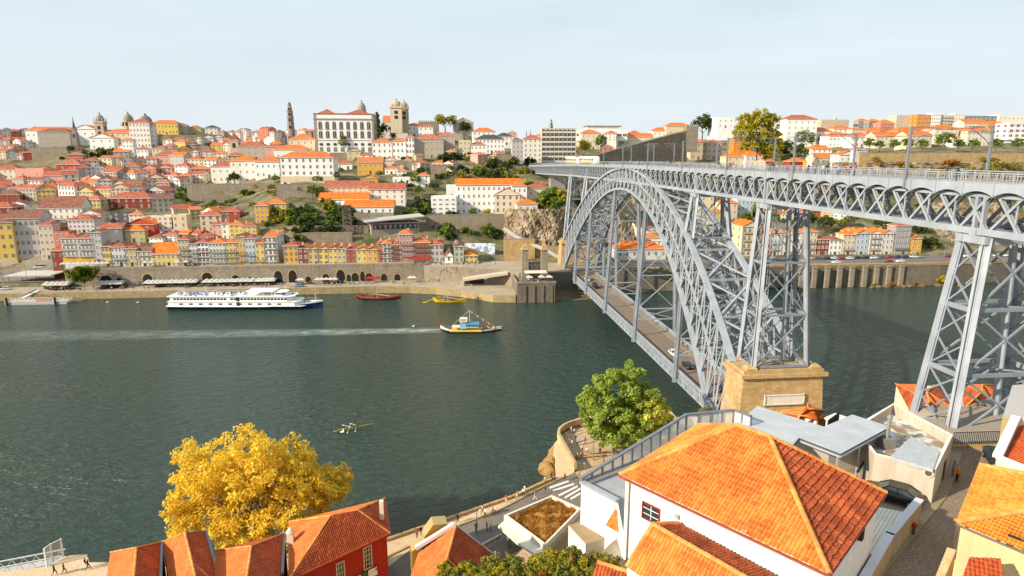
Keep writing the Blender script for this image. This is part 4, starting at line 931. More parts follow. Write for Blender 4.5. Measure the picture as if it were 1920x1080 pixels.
def filler():
 rnd = random.Random(11)
 cols = [W_, OW, CR, BE, ST, GS, PG, YE, SY, TE, PK, W_, OW, PG, LV, W_, OW, RD]
 ROWS = [(258, 380, 600, 13, "topmost skyline row"), (272, -30, 600, 16, "row just under the skyline"), (287, -30, 520, 18, "third row below the skyline"), (300, -30, 470, 20, "fourth row below the skyline"), (314, 130, 440, 22, "row level with the mural wall"),
   (332, 120, 420, 24, "row right of the mural wall"), (347, 120, 400, 25, "row above the dark red building"), (362, -30, 330, 27, "row behind the mansard building"), (378, -30, 300, 30, "row level with the mansard roof"), (398, 290, 300, 30, ""),
   (398, 155, 215, 28, "row right of the mansard building"), (412, 330, 380, 24, "row below the garden terraces"), (428, 268, 300, 26, "row behind the orange gable"), (436, 340, 385, 22, "row behind the dormered riverside house"), (455, 280, 480, 22, "row hidden behind the riverside houses"), (440, 84, 130, 22, "row above the quay square")]
 ROWS += [(256, -30, 60, 14, "left-edge skyline row"), (270, -30, 75, 15, "second left-edge row"), (338, -30, 125, 24, "row just below the mural wall"), (354, -30, 200, 25, "row under the mural wall houses"), (370, -30, 75, 26, "row left of the mansard building"), (262, 780, 960, 15, "row along the cathedral ridge"), (303, 700, 960, 17, "row under the ridge houses"), (318, 690, 830, 16, "row above the steep garden"), (262, 1480, 1900, 18, "upper row of the right-hand town"), (251, 1560, 1885, 17, "topmost row of the right-hand town"), (276, 1500, 1625, 18, "lower row of the right-hand town"), (292, 1130, 1240, 15, "row behind the old city wall"), (268, 1010, 1240, 17, "row behind the cream barracks"), (430, 1090, 1200, 20, "row high under the arch"), (412, 1430, 1600, 22, "row behind the right quay houses"), (300, 960, 1010, 14, "row by the bridge end"), (318, 1355, 1440, 16, "row by the bridge railing")]
 veg = [(158, 228, 279, 303), (63, 137, 277, 297), (355, 500, 345, 395), (480, 640, 345, 470), (296, 312, 262, 300)]
 ordw = ["first", "second", "third", "fourth", "fifth", "sixth", "seventh", "eighth", "ninth", "tenth", "eleventh", "twelfth", "thirteenth", "fourteenth", "fifteenth", "sixteenth", "seventeenth", "eighteenth", "nineteenth", "twentieth", "twenty-first", "twenty-second", "twenty-third", "twenty-fourth", "twenty-fifth", "twenty-sixth", "twenty-seventh", "twenty-eighth", "twenty-ninth", "thirtieth"] + ["later"] * 40
 taken = [(h[0], h[1], h[3]) for h in HOUSES]
 for (pb, xa, xb, wpx, where) in ROWS:
  x = xa; i = 0
  while x < xb:
   w = wpx * rnd.uniform(.7, 1.35); b = pb + rnd.uniform(-4, 4); cx = x + w / 2
   bad = any(v[0] < cx < v[1] and v[2] < b - 4 < v[3] for v in veg) or any(min(x + w, t[1]) - max(x, t[0]) > w * .4 and abs(t[2] - b) < 9 for t in taken)
   if not bad:
    rc_ = None
    hh = wpx * rnd.uniform(.55, .95); c = rnd.choice(cols); rc = rnd.choice("rrobrpr" if cx < 330 else "roorovr"); rc_ = RNAME[rc].split()[0 if rc != "v" else 1]; fl = max(1, min(4, round(hh / (wpx * .26)))); kd = rnd.choice(["hip", "gable", "front", "hip"])
    lb = f"{CNAME[c]} house with {rc_} roof, {ordw[i]} from left in {where}"
    house(x, x + w, b - hh, b, c, rc, fl, max(2, int(w / 7)), kd, rot=rnd.uniform(-28, 28), label=lb, group="small old houses packed on the far hillsides", dep=rnd.uniform(8, 13), win=rnd.choice("wssd"), ww=rnd.uniform(.9, 1.3), door=False, chim=rnd.random() < .5, dirt=.5)
    i += 1
   x += w * rnd.uniform(1.0, 1.2)
filler()
print("HOUSES", len(HOUSES))
# ================================================================== trees and bushes
def leaves(cl, size, rnd, mat, name, flat_=.0):
 """cl: list of (centre, radius, count, squash): leaf quads spread through each clump"""
 v = []; f = []
 for (c, r, n, sq) in cl:
  for _ in range(n):
   d = Vector((rnd.gauss(0, 1), rnd.gauss(0, 1), rnd.gauss(0, 1)))
   d = d.normalized() * (r * rnd.random() ** .45); p = Vector((c[0] + d.x, c[1] + d.y, c[2] + d.z * sq))
   nn = (d.normalized() * .8 + Vector((rnd.uniform(-1, 1), rnd.uniform(-1, 1), rnd.uniform(-.3, 1.2)))).normalized()
   u = nn.orthogonal().normalized(); w_ = nn.cross(u); a = rnd.uniform(0, 6.28); u, w_ = u * math.cos(a) + w_ * math.sin(a), w_ * math.cos(a) - u * math.sin(a)
   s = size * rnd.uniform(.6, 1.3); k = len(v)
   v += [tuple(p - u * s), tuple(p + w_ * s * .55 + nn * s * .12), tuple(p + u * s), tuple(p - w_ * s * .55 + nn * s * .12)]; f.append((k, k + 1, k + 2, k + 3))
 me = bpy.data.meshes.new(name); me.from_pydata(v, [], f); me.materials.append(mat); me.update(); return me
def clumps(R_, zc, n, per, rnd, rc=.3, sq=1.0, low=-.6):
 o = []
 for _ in range(n):
  while True:
   d = Vector((rnd.gauss(0, 1), rnd.gauss(0, 1), rnd.gauss(0, 1))).normalized()
   if d.z > low: break
  k = rnd.uniform(.45, 1.0); o.append(((d.x * R_[0] * k, d.y * R_[1] * k, zc + d.z * R_[2] * k), rc * R_[0] * rnd.uniform(.7, 1.3), per, sq))
 return o
BARK = flat("bark", "#6b5a48", .9); BARKL = flat("bark_pale", "#a5957c", .9)
LG = leaf("foliage_green", "#8fa046", "#46562a"); LD = leaf("foliage_dark", "#5f6d3a", "#2d3a1f"); LY = leaf("foliage_yellow", "#ffe760", "#e3bd3c", .46, "#fff6a0"); LYG = leaf("foliage_yellow_green", "#d2bd3c", "#8a8728", .4); LO = leaf("foliage_olive", "#aaa04c", "#6d6a30"); LR = leaf("foliage_rust", "#c98538", "#7d5226")
LB = leaf("foliage_bright", "#bccb60", "#6c8034", .42, "#e2e890")
def trunk_mesh(h, r, rnd, limbs=4, mat=BARK, spread=1.5):
 m = MB(); top = Vector((rnd.uniform(-.2, .2), rnd.uniform(-.2, .2), h)); m.tube((0, 0, -1), top, r, r * .6, 7, 0, False)
 for i in range(limbs):
  a = 6.28 * i / limbs + rnd.uniform(-.4, .4); e = top + Vector((math.cos(a) * spread, math.sin(a) * spread, h * rnd.uniform(.35, .7)))
  m.tube(top - Vector((0, 0, .1 * h)), e, r * .5, r * .15, 5, 0, False)
 return m.mesh("trunk", [mat], True)
FT = {}
def far_protos():
 rnd = random.Random(3)
 for k, mat, R_, n, per in (("green", LG, (4, 4, 3.6), 26, 40), ("dark", LD, (3.5, 3.5, 4.2), 26, 40), ("yellow_green", LYG, (4.5, 4.5, 4), 26, 40), ("olive", LO, (4, 4, 3), 22, 36)):
  FT[k] = (trunk_mesh(3.2, .3, rnd), leaves(clumps(R_, 3.2 + R_[2], n, per, rnd, .36), .5, rnd, mat, "crown"))
 FT["conifer"] = (trunk_mesh(2.5, .3, rnd), leaves([((rnd.gauss(0, .3) * (1 - i / 30), rnd.gauss(0, .3), 2 + 13 * i / 30), 2.9 * (1 - i / 31) + .3, 46, 1) for i in range(30)], .5, rnd, LD, "crown"))
 FB["bush_green"] = leaves(clumps((2.4, 2.0, 1.6), .9, 14, 34, rnd), .42, rnd, LG, "foliage")
 FB["bush_dark"] = leaves(clumps((2.4, 2.0, 1.6), .9, 14, 34, rnd), .42, rnd, LD, "foliage")
 FB["bush_olive"] = leaves(clumps((2.6, 2.0, 1.3), .7, 14, 30, rnd), .42, rnd, LO, "foliage")
 FB["bush_rust"] = leaves(clumps((2.2, 2.0, 1.2), .7, 12, 30, rnd), .4, rnd, LR, "foliage")
 FB["bush_yellow"] = leaves(clumps((2.2, 2.0, 1.6), .9, 12, 34, rnd), .42, rnd, LYG, "foliage")
FB = {}
far_protos()
def far_tree(kind, px, pb, hpx, label, Y=None, wide=1.0, group=None, z=None):
 P = ony(px, pb, Y) if Y else pick(px, pb); h = hpx * depth(P) / F; full = {"conifer": 15.5, "dark": 11.5, "green": 10.5, "yellow_green": 11.5, "olive": 9.5}[kind]; s = h / full
 e = empty("conifer_tree" if kind == "conifer" else "tree", P, random.uniform(0, 6), label, "tree", group); e.scale = (s * wide, s * wide, s)
 link("trunk", FT[kind][0], e); link("crown", FT[kind][1], e)
 return e
def bush(kind, px, pb, wpx, label, group="bushes growing on the far bank slopes", Y=None, sq=1.0):
 P = ony(px, pb, Y) if Y else pick(px, pb); s = wpx * depth(P) / F / 5.0
 o = link("bush", FB[kind], None, P, random.uniform(0, 6), (s, s, s * sq)); return tag(o, label, "bush", group)
for a in (("green", 646, 288, 34, "tall leafy tree against the palace corner", None, .7), ("conifer", 709, 262, 52, "tall dark conifer between the palace and the cathedral"), ("conifer", 737, 262, 38, "second dark conifer in front of the cathedral"), ("dark", 722, 262, 30, "dark bushy tree between the two cathedral conifers"),
  ("olive", 835, 251, 38, "big pale olive tree beside the ridge church", None, 1.2), ("dark", 872, 262, 34, "dark green round tree beside the grey stone house", None, 1.1), ("green", 946, 276, 14, "small tree left of the apartment slab"),
  ("yellow_green", 1094, 300, 36, "yellowing tree beside the white house behind the bridge tram"), ("green", 1127, 285, 30, "round green tree under the cream barracks", None, .9), ("conifer", 1161, 276, 16, "small conifer in front of the cream barracks"),
  ("dark", 1316, 262, 46, "spreading dark cedar above the city wall", None, 1.25), ("conifer", 595, 325, 10, "tiny conifer by the seminary"),
  ("green", 629, 342, 20, "round green tree by the seminary corner", None, 1.2), ("green", 595, 346, 16, "low round tree in front of the seminary", None, 1.6), ("green", 516, 343, 14, "low spreading tree left of the seminary", None, 1.8), ("dark", 440, 346, 22, "dark round tree on the upper terrace wall", None, 1.4),
  ("green", 586, 372, 24, "leafy tree on the garden terrace", None, 1.3), ("green", 602, 372, 22, "second leafy tree on the garden terrace", None, 1.1), ("olive", 525, 368, 16, "olive bush tree beside the terrace wall", None, 1.5),
  ("green", 888, 418 - 8, 20, "small tree in front of the long white building"), ("yellow_green", 915, 412, 20, "yellowish tree against the stone mill"), ("green", 912, 448, 26, "palm-like dark tree on the lawn above the tiled wall", None, 1.3),
  ("green", 115, 272 + 1, 11, "round tree below the convent", None, 1.5), ("dark", 352, 289, 16, "dark tree among the hilltop houses", None, 1.3), ("dark", 397, 279, 12, "dark tree at the end of the left ridge", None, 1.5), ("dark", 320, 289, 14, "dark tree below the yellow palace", None, 1.2),
  ("green", 142, 370, 16, "broad green tree among the left hillside roofs", None, 1.5), ("dark", 160, 368, 12, "darker tree beside the broad green one", None, 1.5), ("yellow_green", 184, 362, 14, "small yellowish tree among the left hillside roofs"),
  ("conifer", 1040 - 16, 252, 10, "small tree on the skyline behind the apartment slab"),
  ("green", 1506, 284, 38, "large green tree left of the white gabled houses", None, 1.2), ("dark", 1477, 298, 34, "dark tree beside the bridge pole", None, 1.2), ("dark", 1536, 272, 16, "dark cypress clump by the white building"), ("yellow_green", 1454, 300, 40, "yellowish tree at the foot of the big yellow tree", None, 1.1), ("green", 1432, 296, 26, "bushy green tree under the big yellow tree", None, 1.3), ("dark", 1400, 250, 14, "small dark tree on the skyline"), ("olive", 1604, 242, 10, "pale tree on the skyline beside the grey tower"),
  ("dark", 1545, 440, 36, "dark palm behind the right quay houses", None, 1.3), ("olive", 1574, 432, 22, "pale shrubby tree behind the right quay houses", None, 1.1), ("dark", 1515, 432, 32, "dark tree behind the right quay houses", None, 1.2), ("dark", 1745, 470, 26, "dark tree right of the small ochre quay house", None, 1.4)):
 far_tree(a[0], a[1], a[2], a[3], a[4], *(a[5:]))
for i, (px, hp) in enumerate(((1630, 24), (1649, 20), (1674, 22), (1699, 24), (1728, 22), (1771, 34), (1796, 22), (1822, 22), (1866, 24), (1908, 24))):
 far_tree("green", px, 284, hp, f"{['first', 'second', 'third', 'fourth', 'fifth', 'sixth and largest', 'seventh', 'eighth', 'ninth', 'tenth'][i]} tree from the left in the road row above the cliff wall", 428, 1.25, "round trees along the road above the cliff")
BUSHL = {"bush_green": "green", "bush_dark": "dark green", "bush_olive": "olive", "bush_rust": "rust-coloured", "bush_yellow": "yellowish"}
def bushes():
 rnd = random.Random(5)
 Z = [ # px0 px1 py0 py1 n kinds size label zone
 (478, 625, 385, 470, 60, "gggyod", 26, "below the garden terraces"), (540, 660, 395, 455, 36, "ggdd", 28, "on the ivy slope under the white ranges"), (745, 850, 375, 430, 40, "dddg", 24, "in the ravine right of the white ranges"), (825, 965, 295, 335, 60, "dddgo", 22, "on the dark slope above the long white building"), (820, 930, 425, 455, 22, "ggd", 26, "on the lawn above the tiled wall"),
 (985, 1060, 345, 395, 30, "gggyod", 26, "on the cliff under the bridge end"), (1030, 1060, 380, 450, 24, "ggy", 30, "in the tall green mass on the cliff"), (1600, 1930, 300, 345, 90, "orroyro", 18, "on the dry cliff above the right quay"), (1640, 1760, 390, 470, 46, "dddgo", 24, "on the dark slope behind the right quay"), (1060, 1330, 330, 470, 70, "ddgo", 24, "on the steep slope behind the arch"), (150, 232, 282, 303, 26, "dddo", 16, "on the slope under the left hilltop church"),
 (330, 480, 350, 400, 40, "gyogo", 18, "on the terraces above the riverside"), (560, 700, 280, 345, 26, "gdo", 14, "between the seminary and palace"), (700, 830, 295, 345, 30, "dgo", 14, "below the white houses right of the palace"), (1340, 1480, 385, 440, 30, "ddg", 20, "on the slope under the upper deck"), (1860, 1930, 350, 460, 26, "ddor", 26, "on the slope at the right edge"), (960, 1010, 300, 340, 18, "dgo", 20, "beside the far end of the upper deck")]
 mp = {"g": "bush_green", "d": "bush_dark", "o": "bush_olive", "r": "bush_rust", "y": "bush_yellow"}
 for (a, b, c, d, n, ks, sz, zone) in Z:
  n = max(4, int(n * .44))
  for _ in range(n):
   k = mp[rnd.choice(ks)]; px = rnd.uniform(a, b); py = rnd.uniform(c, d)
   if any(h[0] - 1 < px < h[1] + 1 and h[2] + 4 < py < h[3] - 1 for h in HOUSES): continue
   bush(k, px, py, sz * rnd.uniform(.8, 1.6), f"{BUSHL[k]} bush {zone}", f"{BUSHL[k]} bushes {zone}", Y=392 + (352 - py) * .36 if "dry cliff" in zone else None, sq=rnd.uniform(.7, 1.1))
bushes()
def slope_trees():
 rnd = random.Random(19)
 for (a, b, c, d, n, ks, h0, zone) in ((335, 480, 345, 398, 18, ("green", "yellow_green", "olive", "dark"), 13, "on the garden terraces left of the seminary"), (490, 620, 350, 372, 9, ("green", "dark", "olive"), 13, "on the terrace wall below the seminary"), (560, 650, 395, 430, 9, ("green", "dark"), 16, "on the ivy slope left of the iron lift tower"), (745, 830, 330, 400, 12, ("dark", "green"), 16, "in the ravine left of the white modern building"), (800, 950, 292, 335, 20, ("dark", "dark", "green", "olive"), 13, "on the dark slope above the long white building"),
  (1230, 1345, 280, 302, 9, ("dark", "green"), 15, "below the old city wall"), (1425, 1560, 285, 315, 9, ("dark", "green", "yellow_green"), 16, "between the houses beside the bridge poles"), (1340, 1500, 400, 440, 8, ("dark", "green"), 18, "on the slope under the upper deck"), (1590, 1760, 400, 440, 10, ("dark", "green"), 18, "behind the right quay houses"), (1070, 1330, 330, 440, 14, ("dark", "green"), 15, "on the steep slope seen through the arch"), (20, 330, 285, 430, 14, ("dark", "green"), 11, "squeezed between the left hillside roofs")):
  for _ in range(n):
   px, py = rnd.uniform(a, b), rnd.uniform(c, d); k = rnd.choice(ks)
   if any(h[0] - 1 < px < h[1] + 1 and h[2] + 2 < py < h[3] for h in HOUSES): continue
   nm = {"green": "green", "dark": "dark green", "olive": "olive", "yellow_green": "yellowish"}[k]; far_tree(k, px, py, h0 * rnd.uniform(.7, 1.4), f"small {nm} tree {zone}", None, rnd.uniform(1, 1.5), f"small {nm} trees {zone}")
slope_trees()
for px, py, w_, k in ((1672, 533, 16, "bush_rust"), (1719, 533, 15, "bush_rust"), (1770, 530, 26, "bush_yellow"), (1790, 529, 18, "bush_rust"), (1640, 537, 14, "bush_olive")):
 bush(k, px, py, w_, f"golden shrub on the rocks at the foot of the embankment, {['leftmost', 'second', 'third', 'fourth', 'fifth'][[1640, 1672, 1719, 1770, 1790].index(px)]} from the left", "golden shrubs on the waterside rocks", 292, .9)
bush("bush_yellow", 1256, 525, 18, "yellow-green creeper hanging on the right embankment wall", None, 293.5, 1.4)
def wallp(px0, px1, pt, pb, label, mat=None, dep=1.5, name="retaining_wall", Y=None, rot=0, cren=False):
 cx = (px0 + px1) / 2; P = ony(cx, pb, Y) if Y else pick(cx, pb); dz = depth(P); w_ = (px1 - px0) * dz / F; h = (pb - pt) * dz / F
 e = empty(name, P, R(rot), label, "wall"); m = MB(); m.box((0, dep / 2, h / 2 - 1.5), (w_, dep, h + 3)); m.build("wall", mat or GRAN, e); m = MB(); m.box((0, dep / 2, h + .1), (w_ + .2, dep + .2, .25)); m.build("coping", GRAN, e); return e
for a in ((355, 520, 345, 368, "upper garden terrace wall with a lawn on top"), (385, 450, 372, 384, "short stone wall in the middle of the round garden"), (400, 470, 388, 400, "lower garden terrace wall"), (520, 590, 346, 368, "stone terrace wall left of the seminary garden"), (590, 700, 344, 356, "long low wall under the seminary trees"), (565, 660, 437, 458, "pale terrace wall left of the iron lift tower"), (588, 690, 424, 436, "upper terrace wall behind the iron lift tower"),
  (665, 738, 400, 422, "rough stone wall under the long low white building"), (740, 800, 302, 320, "stone wall below the white palace houses"), (800, 945, 403, 432, "tall buttressed wall under the white modern building"), (930, 960, 290, 306, "stone wall below the ridge street"), (63, 137, 277, 298, "dark retaining wall under the grey stone building"), (620, 705, 287, 297, "stone plinth wall under the big palace"), (808, 838, 310, 335, "bare stone bastion on the dark slope")):
 wallp(*a)
wallp(1600, 1935, 287, 306, "long stone retaining wall under the row of road trees", GRANW, 2, Y=413)
wallp(1003, 1050, 462, 488, "tan retaining wall below the funicular tube", GRANW, 2, Y=329)
wallp(945, 1003, 448, 490, "tall tan wall beside the funicular slope", GRANW, 2, Y=327)
e = empty("tiled_wall", ony(880, 470, 345), R(-6), "white and blue painted mural wall above the riverside", "wall"); dzz = depth(e.location); m = MB()
m.box((0, 0, 0), (96 * dzz / F, 1, 8)); N = NT("mural_paint"); v = N.co("Object", (1, 1, 1)); N.color(N.mix(N.ramp(N.noise(v, .35, 2), [(.5, 0), (.56, 1)]), (.72, .76, .8), (.25, .36, .52))); m.build("wall", N.mat, e)
def citywall():
 e = empty("city_wall", pick(1190, 303), 0, "old crenellated city wall climbing the hill behind the bridge", "wall"); o = e.location; m = MB(); k = MB()
 pts = [(1118, 292, 303), (1150, 282, 303), (1180, 274, 303), (1210, 266, 302), (1240, 258, 301), (1262, 252, 300), (1288, 247, 300)]
 W = []
 for px, pt, pb in pts:
  B = ony(px, pb, 478 + (px - 1118) * .16); T = ony(px, pt, B.y); W.append((B - o, T - o))
 for (a, b), (c, d) in zip(W[:-1], W[1:]):
  m.face([a - Vector((0, 0, 4)), c - Vector((0, 0, 4)), d, b]); m.face([b, d, d + Vector((0, 1.6, 0)), b + Vector((0, 1.6, 0))]); L = (d - b).length; n = int(L / 1.9)
  for i in range(n):
   p = b.lerp(d, (i + .5) / n); k.box((p.x, p.y + .4, p.z + .55), (1.1, .7, 1.3))
 m.build("wall", GRAND, e); k.build("battlement", GRAN, e)
 e, P, w_, h = box_thing("wall_tower", "square crenellated stone tower at the top of the city wall", "tower", 1285, 1308, 238, 278, GRAN, 8, Y=505); k = MB()
 for i in range(5): k.box((-w_ / 2 + w_ * (i + .5) / 5, .4, h + .6), (w_ / 9, .8, 1.2));
 k.build("battlement", GRAN, e)
 e, P, w_, h = box_thing("wall_tower", "crenellated stone wall tower between the cathedral and the ridge church", "tower", 785, 823, 229, 248, GRAN, 6); k = MB()
 for i in range(9): k.box((-w_ / 2 + w_ * (i + .5) / 9, .4, h + .6), (w_ / 16, .8, 1.2))
 k.build("battlement", GRAN, e)
 box_thing("concrete_block", "grey concrete utility block under the far bridge end", "building", 1032, 1060, 336, 362, flat("concrete", "#9a978f", .8), 7, top=GRY)
 box_thing("bridge_abutment", "stone abutment carrying the far end of the upper deck", "abutment", 986, 1012, 316, 346, GRAN, 9, Y=452)
citywall()
def palace():
 P = pick(648, 288); dz = depth(P); s = dz / F; w_ = 108 * s; h = 71 * s
 e = empty("palace", P, R(2), "huge white palace with granite trim and arched windows on the hill", "palace"); d = 30
 m = MB(); hw = w_ / 2
 m.box((0, d / 2, h / 2 - 4), (w_, d, h + 8)); m.build("wall", plaster("#f2efe9", 1, .2), e)
 m = MB()
 for x in (-hw + .7, hw - .7): m.box((x, -.12, h / 2), (1.6, .3, h))
 m.box((0, -.25, h - 3.4), (w_ + .8, .7, .8)); m.box((0, -.1, h * .34), (w_, .3, .45)); m.box((hw + .1, d / 2, h / 2), (.25, d, h)); m.build("trim_and_shade_sheet", GRY, e)  # last box is a grey sheet giving the right side its shade as colour
 m = MB()
 for cx, ww in ((-hw + 9, 17), (hw - 12, 22)):
  r = 3.2; a = [(cx - ww / 2, 1, h), (cx + ww / 2, 1, h), (cx + ww / 2, d - 1, h), (cx - ww / 2, d - 1, h)]; t = (cx, d / 2 - 5, h + 4.6)
  for i in range(4): m.face([a[i], a[(i + 1) % 4], t], 0, [(0, 0), (40, 0), (20, 20)])
 m.box((0, d / 2, h + .4), (w_ + .6, d + .6, .8), 0); m.build("roof", ROOFC["r"], e)
 ar = MB(); n = 8; pts = [(-.36, 0)] + [(-.36 * math.cos(math.pi * i / n), .72 + .26 * math.sin(math.pi * i / n)) for i in range(n + 1)] + [(.36, 0)]
 ar.face([(x, -.14, z) for x, z in reversed(pts)], 1); po = [(x * 1.36, z * 1.08) for x, z in pts]; ar.face([(x, -.08, z) for x, z in reversed(po)], 0); ar.box((0, -.1, -.03), (1.1, .3, .1), 0); ar.box((0, -.15, .5), (.06, .06, .95), 2)
 am = ar.mesh("arched_window", [GRY, GL, WHT]); ov = MB(); ov.face([(.5 * math.cos(-6.283 * i / 12), -.12, .5 + .4 * math.sin(-6.283 * i / 12)) for i in range(12)], 1); ov.face([(.72 * math.cos(-6.283 * i / 12), -.07, .5 + .6 * math.sin(-6.283 * i / 12)) for i in range(12)], 0); om = ov.mesh("oval_window", [GRY, GL])
 for i in range(8):
  x = -hw + w_ * (i + .85) / 8.6
  link("arched_window", am, e, (x, -.05, h * .63), 0, (2.9, 1, 5.4)); link("arched_window", am, e, (x, -.05, h * .41), 0, (2.9, 1, 5)); link("oval_window", om, e, (x, -.05, h * .2), 0, (2.2, 1, 2.2)); link("window", WM["s"], e, (x, -.05, h * .05), 0, (2.4, 1, 3.4))
 for j in range(3):
  for i in range(4): link("window", WM["s"], e, (hw + .25, d * (i + .6) / 4.4, h * (.12 + .26 * j)), R(90), (2.2, 1, 4))
palace()
def tower(name, label, px0, px1, pt, pb, kind, col="#b3a896", Y=None, cat="tower"):
 cx = (px0 + px1) / 2; P = ony(cx, pb, Y) if Y else pick(cx, pb); s = depth(P) / F; w_ = (px1 - px0) * s; h = (pb - pt) * s
 e = empty(name, P, 0, label, cat); pm = plaster(col, .9, .5); r = w_ / 2; m = MB(); dm = MB(); om = MB()
 sq = dict(n=4, sq=True, ph=R(45))
 if kind == "dome":
  b = h * .66; m.lathe([(r, -4), (r, b), (r * 1.12, b), (r * 1.12, b + .05 * h)], (0, r, 0), **sq); dm.lathe([(r * .95, b + .05 * h), (r * .98, b + .12 * h), (r * .75, b + .2 * h), (r * .35, b + .25 * h), (r * .16, b + .26 * h), (r * .16, b + .31 * h), (.02, h)], (0, r, 0), 12)
  for sx in (-1, 1):
   for sy in (0, 2): m.lathe([(r * .13, b + .05 * h), (r * .1, b + .14 * h), (.01, b + .2 * h)], (sx * r * .95, r * sy * .97 + .03 * r, 0), 6)
  for z in (.36, .52): om.box((0, -.1, h * z), (w_ * .3, .2, h * .1)); om.box((r + .1, r, h * z), (.2, w_ * .3, h * .1)); om.box((-r - .1, r, h * z), (.2, w_ * .3, h * .1))
 elif kind == "spire":
  m.lathe([(r, -3), (r, h * .45), (r * 1.2, h * .47), (r * .8, h * .5), (r * .7, h * .62)], (0, r, 0), **sq); dm.lathe([(r * .8, h * .62), (r * .3, h * .8), (.03, h)], (0, r, 0), 8); om.box((0, -.1, h * .4), (w_ * .3, .2, h * .08))
 elif kind == "clerigos":
  m.lathe([(r, -6), (r, h * .3), (r * 1.1, h * .31), (r * .95, h * .33), (r * .95, h * .5), (r * 1.08, h * .51), (r * .88, h * .53), (r * .85, h * .68), (r * 1.0, h * .69), (r * .72, h * .71), (r * .7, h * .8), (r * .55, h * .83), (r * .5, h * .9)], (0, r, 0), 8, 0, False, R(22)); dm.lathe([(r * .5, h * .9), (r * .42, h * .95), (r * .12, h * .98), (.03, h)], (0, r, 0), 8)
  for z in (.2, .42, .6, .75): om.box((0, -.02, h * z), (w_ * .24, .5, h * .08))
 elif kind == "drum":
  m.lathe([(r, -3), (r, h * .45), (r * 1.08, h * .47)], (0, r, 0), 12); dm.lathe([(r, h * .47), (r * .9, h * .65), (r * .5, h * .8), (r * .2, h * .84), (r * .2, h * .92), (.02, h)], (0, r, 0), 12)
  for i in range(8): om.box((r * 1.0 * math.cos(i * .785), r + r * math.sin(i * .785), h * .25), (r * .3, r * .3, h * .22), 0, i * .785)
 elif kind == "plain":
  m.lathe([(r, -9), (r, h * .7), (r * 1.1, h * .71), (r * 1.1, h * .75)], (0, r, 0), **sq); dm.lathe([(r * 1.05, h * .75), (.05, h)], (0, r, 0), **sq); om.box((0, -.1, h * .55), (w_ * .32, .2, h * .16)); om.box((r + .1, r, h * .55), (.2, w_ * .32, h * .16))
 m.build("shaft", pm, e); dm.build("dome" if kind in ("dome", "drum") else "spire", plaster(col if kind != "plain" else "#b5623a", .62, .4), e); om.build("opening", flat("belfry_opening", (.04, .035, .03), .9), e); return e
tower("bell_tower", "stone bell tower with dome beside the left skyline church", 182, 197, 211, 272, "dome", "#c2b7a2")
tower("church_spire", "slim dark spire on the left skyline beside the white church", 137, 146, 219, 280, "spire", "#8f8a88")
tower("domed_tower", "left of the two domed belfries on the hilltop", 229, 247, 209, 240, "drum", "#c2b59b"); tower("domed_tower", "right of the two domed belfries on the hilltop", 259, 281, 212, 242, "drum", "#a3998a")
tower("bell_tower", "scaffolded church belfry left of the seminary", 433, 449, 250, 302, "plain", "#c8b9a2")
tower("clock_tower", "tall slender baroque granite tower standing alone on the skyline", 538, 551, 192, 250, "clerigos", "#9a9187")
tower("lantern_dome", "domed lantern rising behind the palace roof", 670, 686, 187, 222, "drum", "#c2b8a6", 575)
tower("cathedral_tower", "front domed cathedral tower", 733, 754, 185, 240, "dome", "#e2cfae", 560); tower("cathedral_tower", "rear domed cathedral tower partly hidden by the front one", 752, 766, 188, 240, "dome", "#cbb896", 572)
tower("church_tower", "green topped church spire on the skyline behind the apartment slab", 1029, 1038, 224, 262, "clerigos", "#a5a79b"); tower("church_tower", "left of the two thin church towers behind the old grey house", 985, 989, 241, 275, "spire", "#c8b9a2"); tower("church_tower", "right of the two thin church towers behind the old grey house", 992, 997, 241, 275, "spire", "#c8b9a2")
tower("cupola", "small white monument on top of the tiered skyline building", 1563, 1570, 215, 232, "drum", "#e9e2d6")
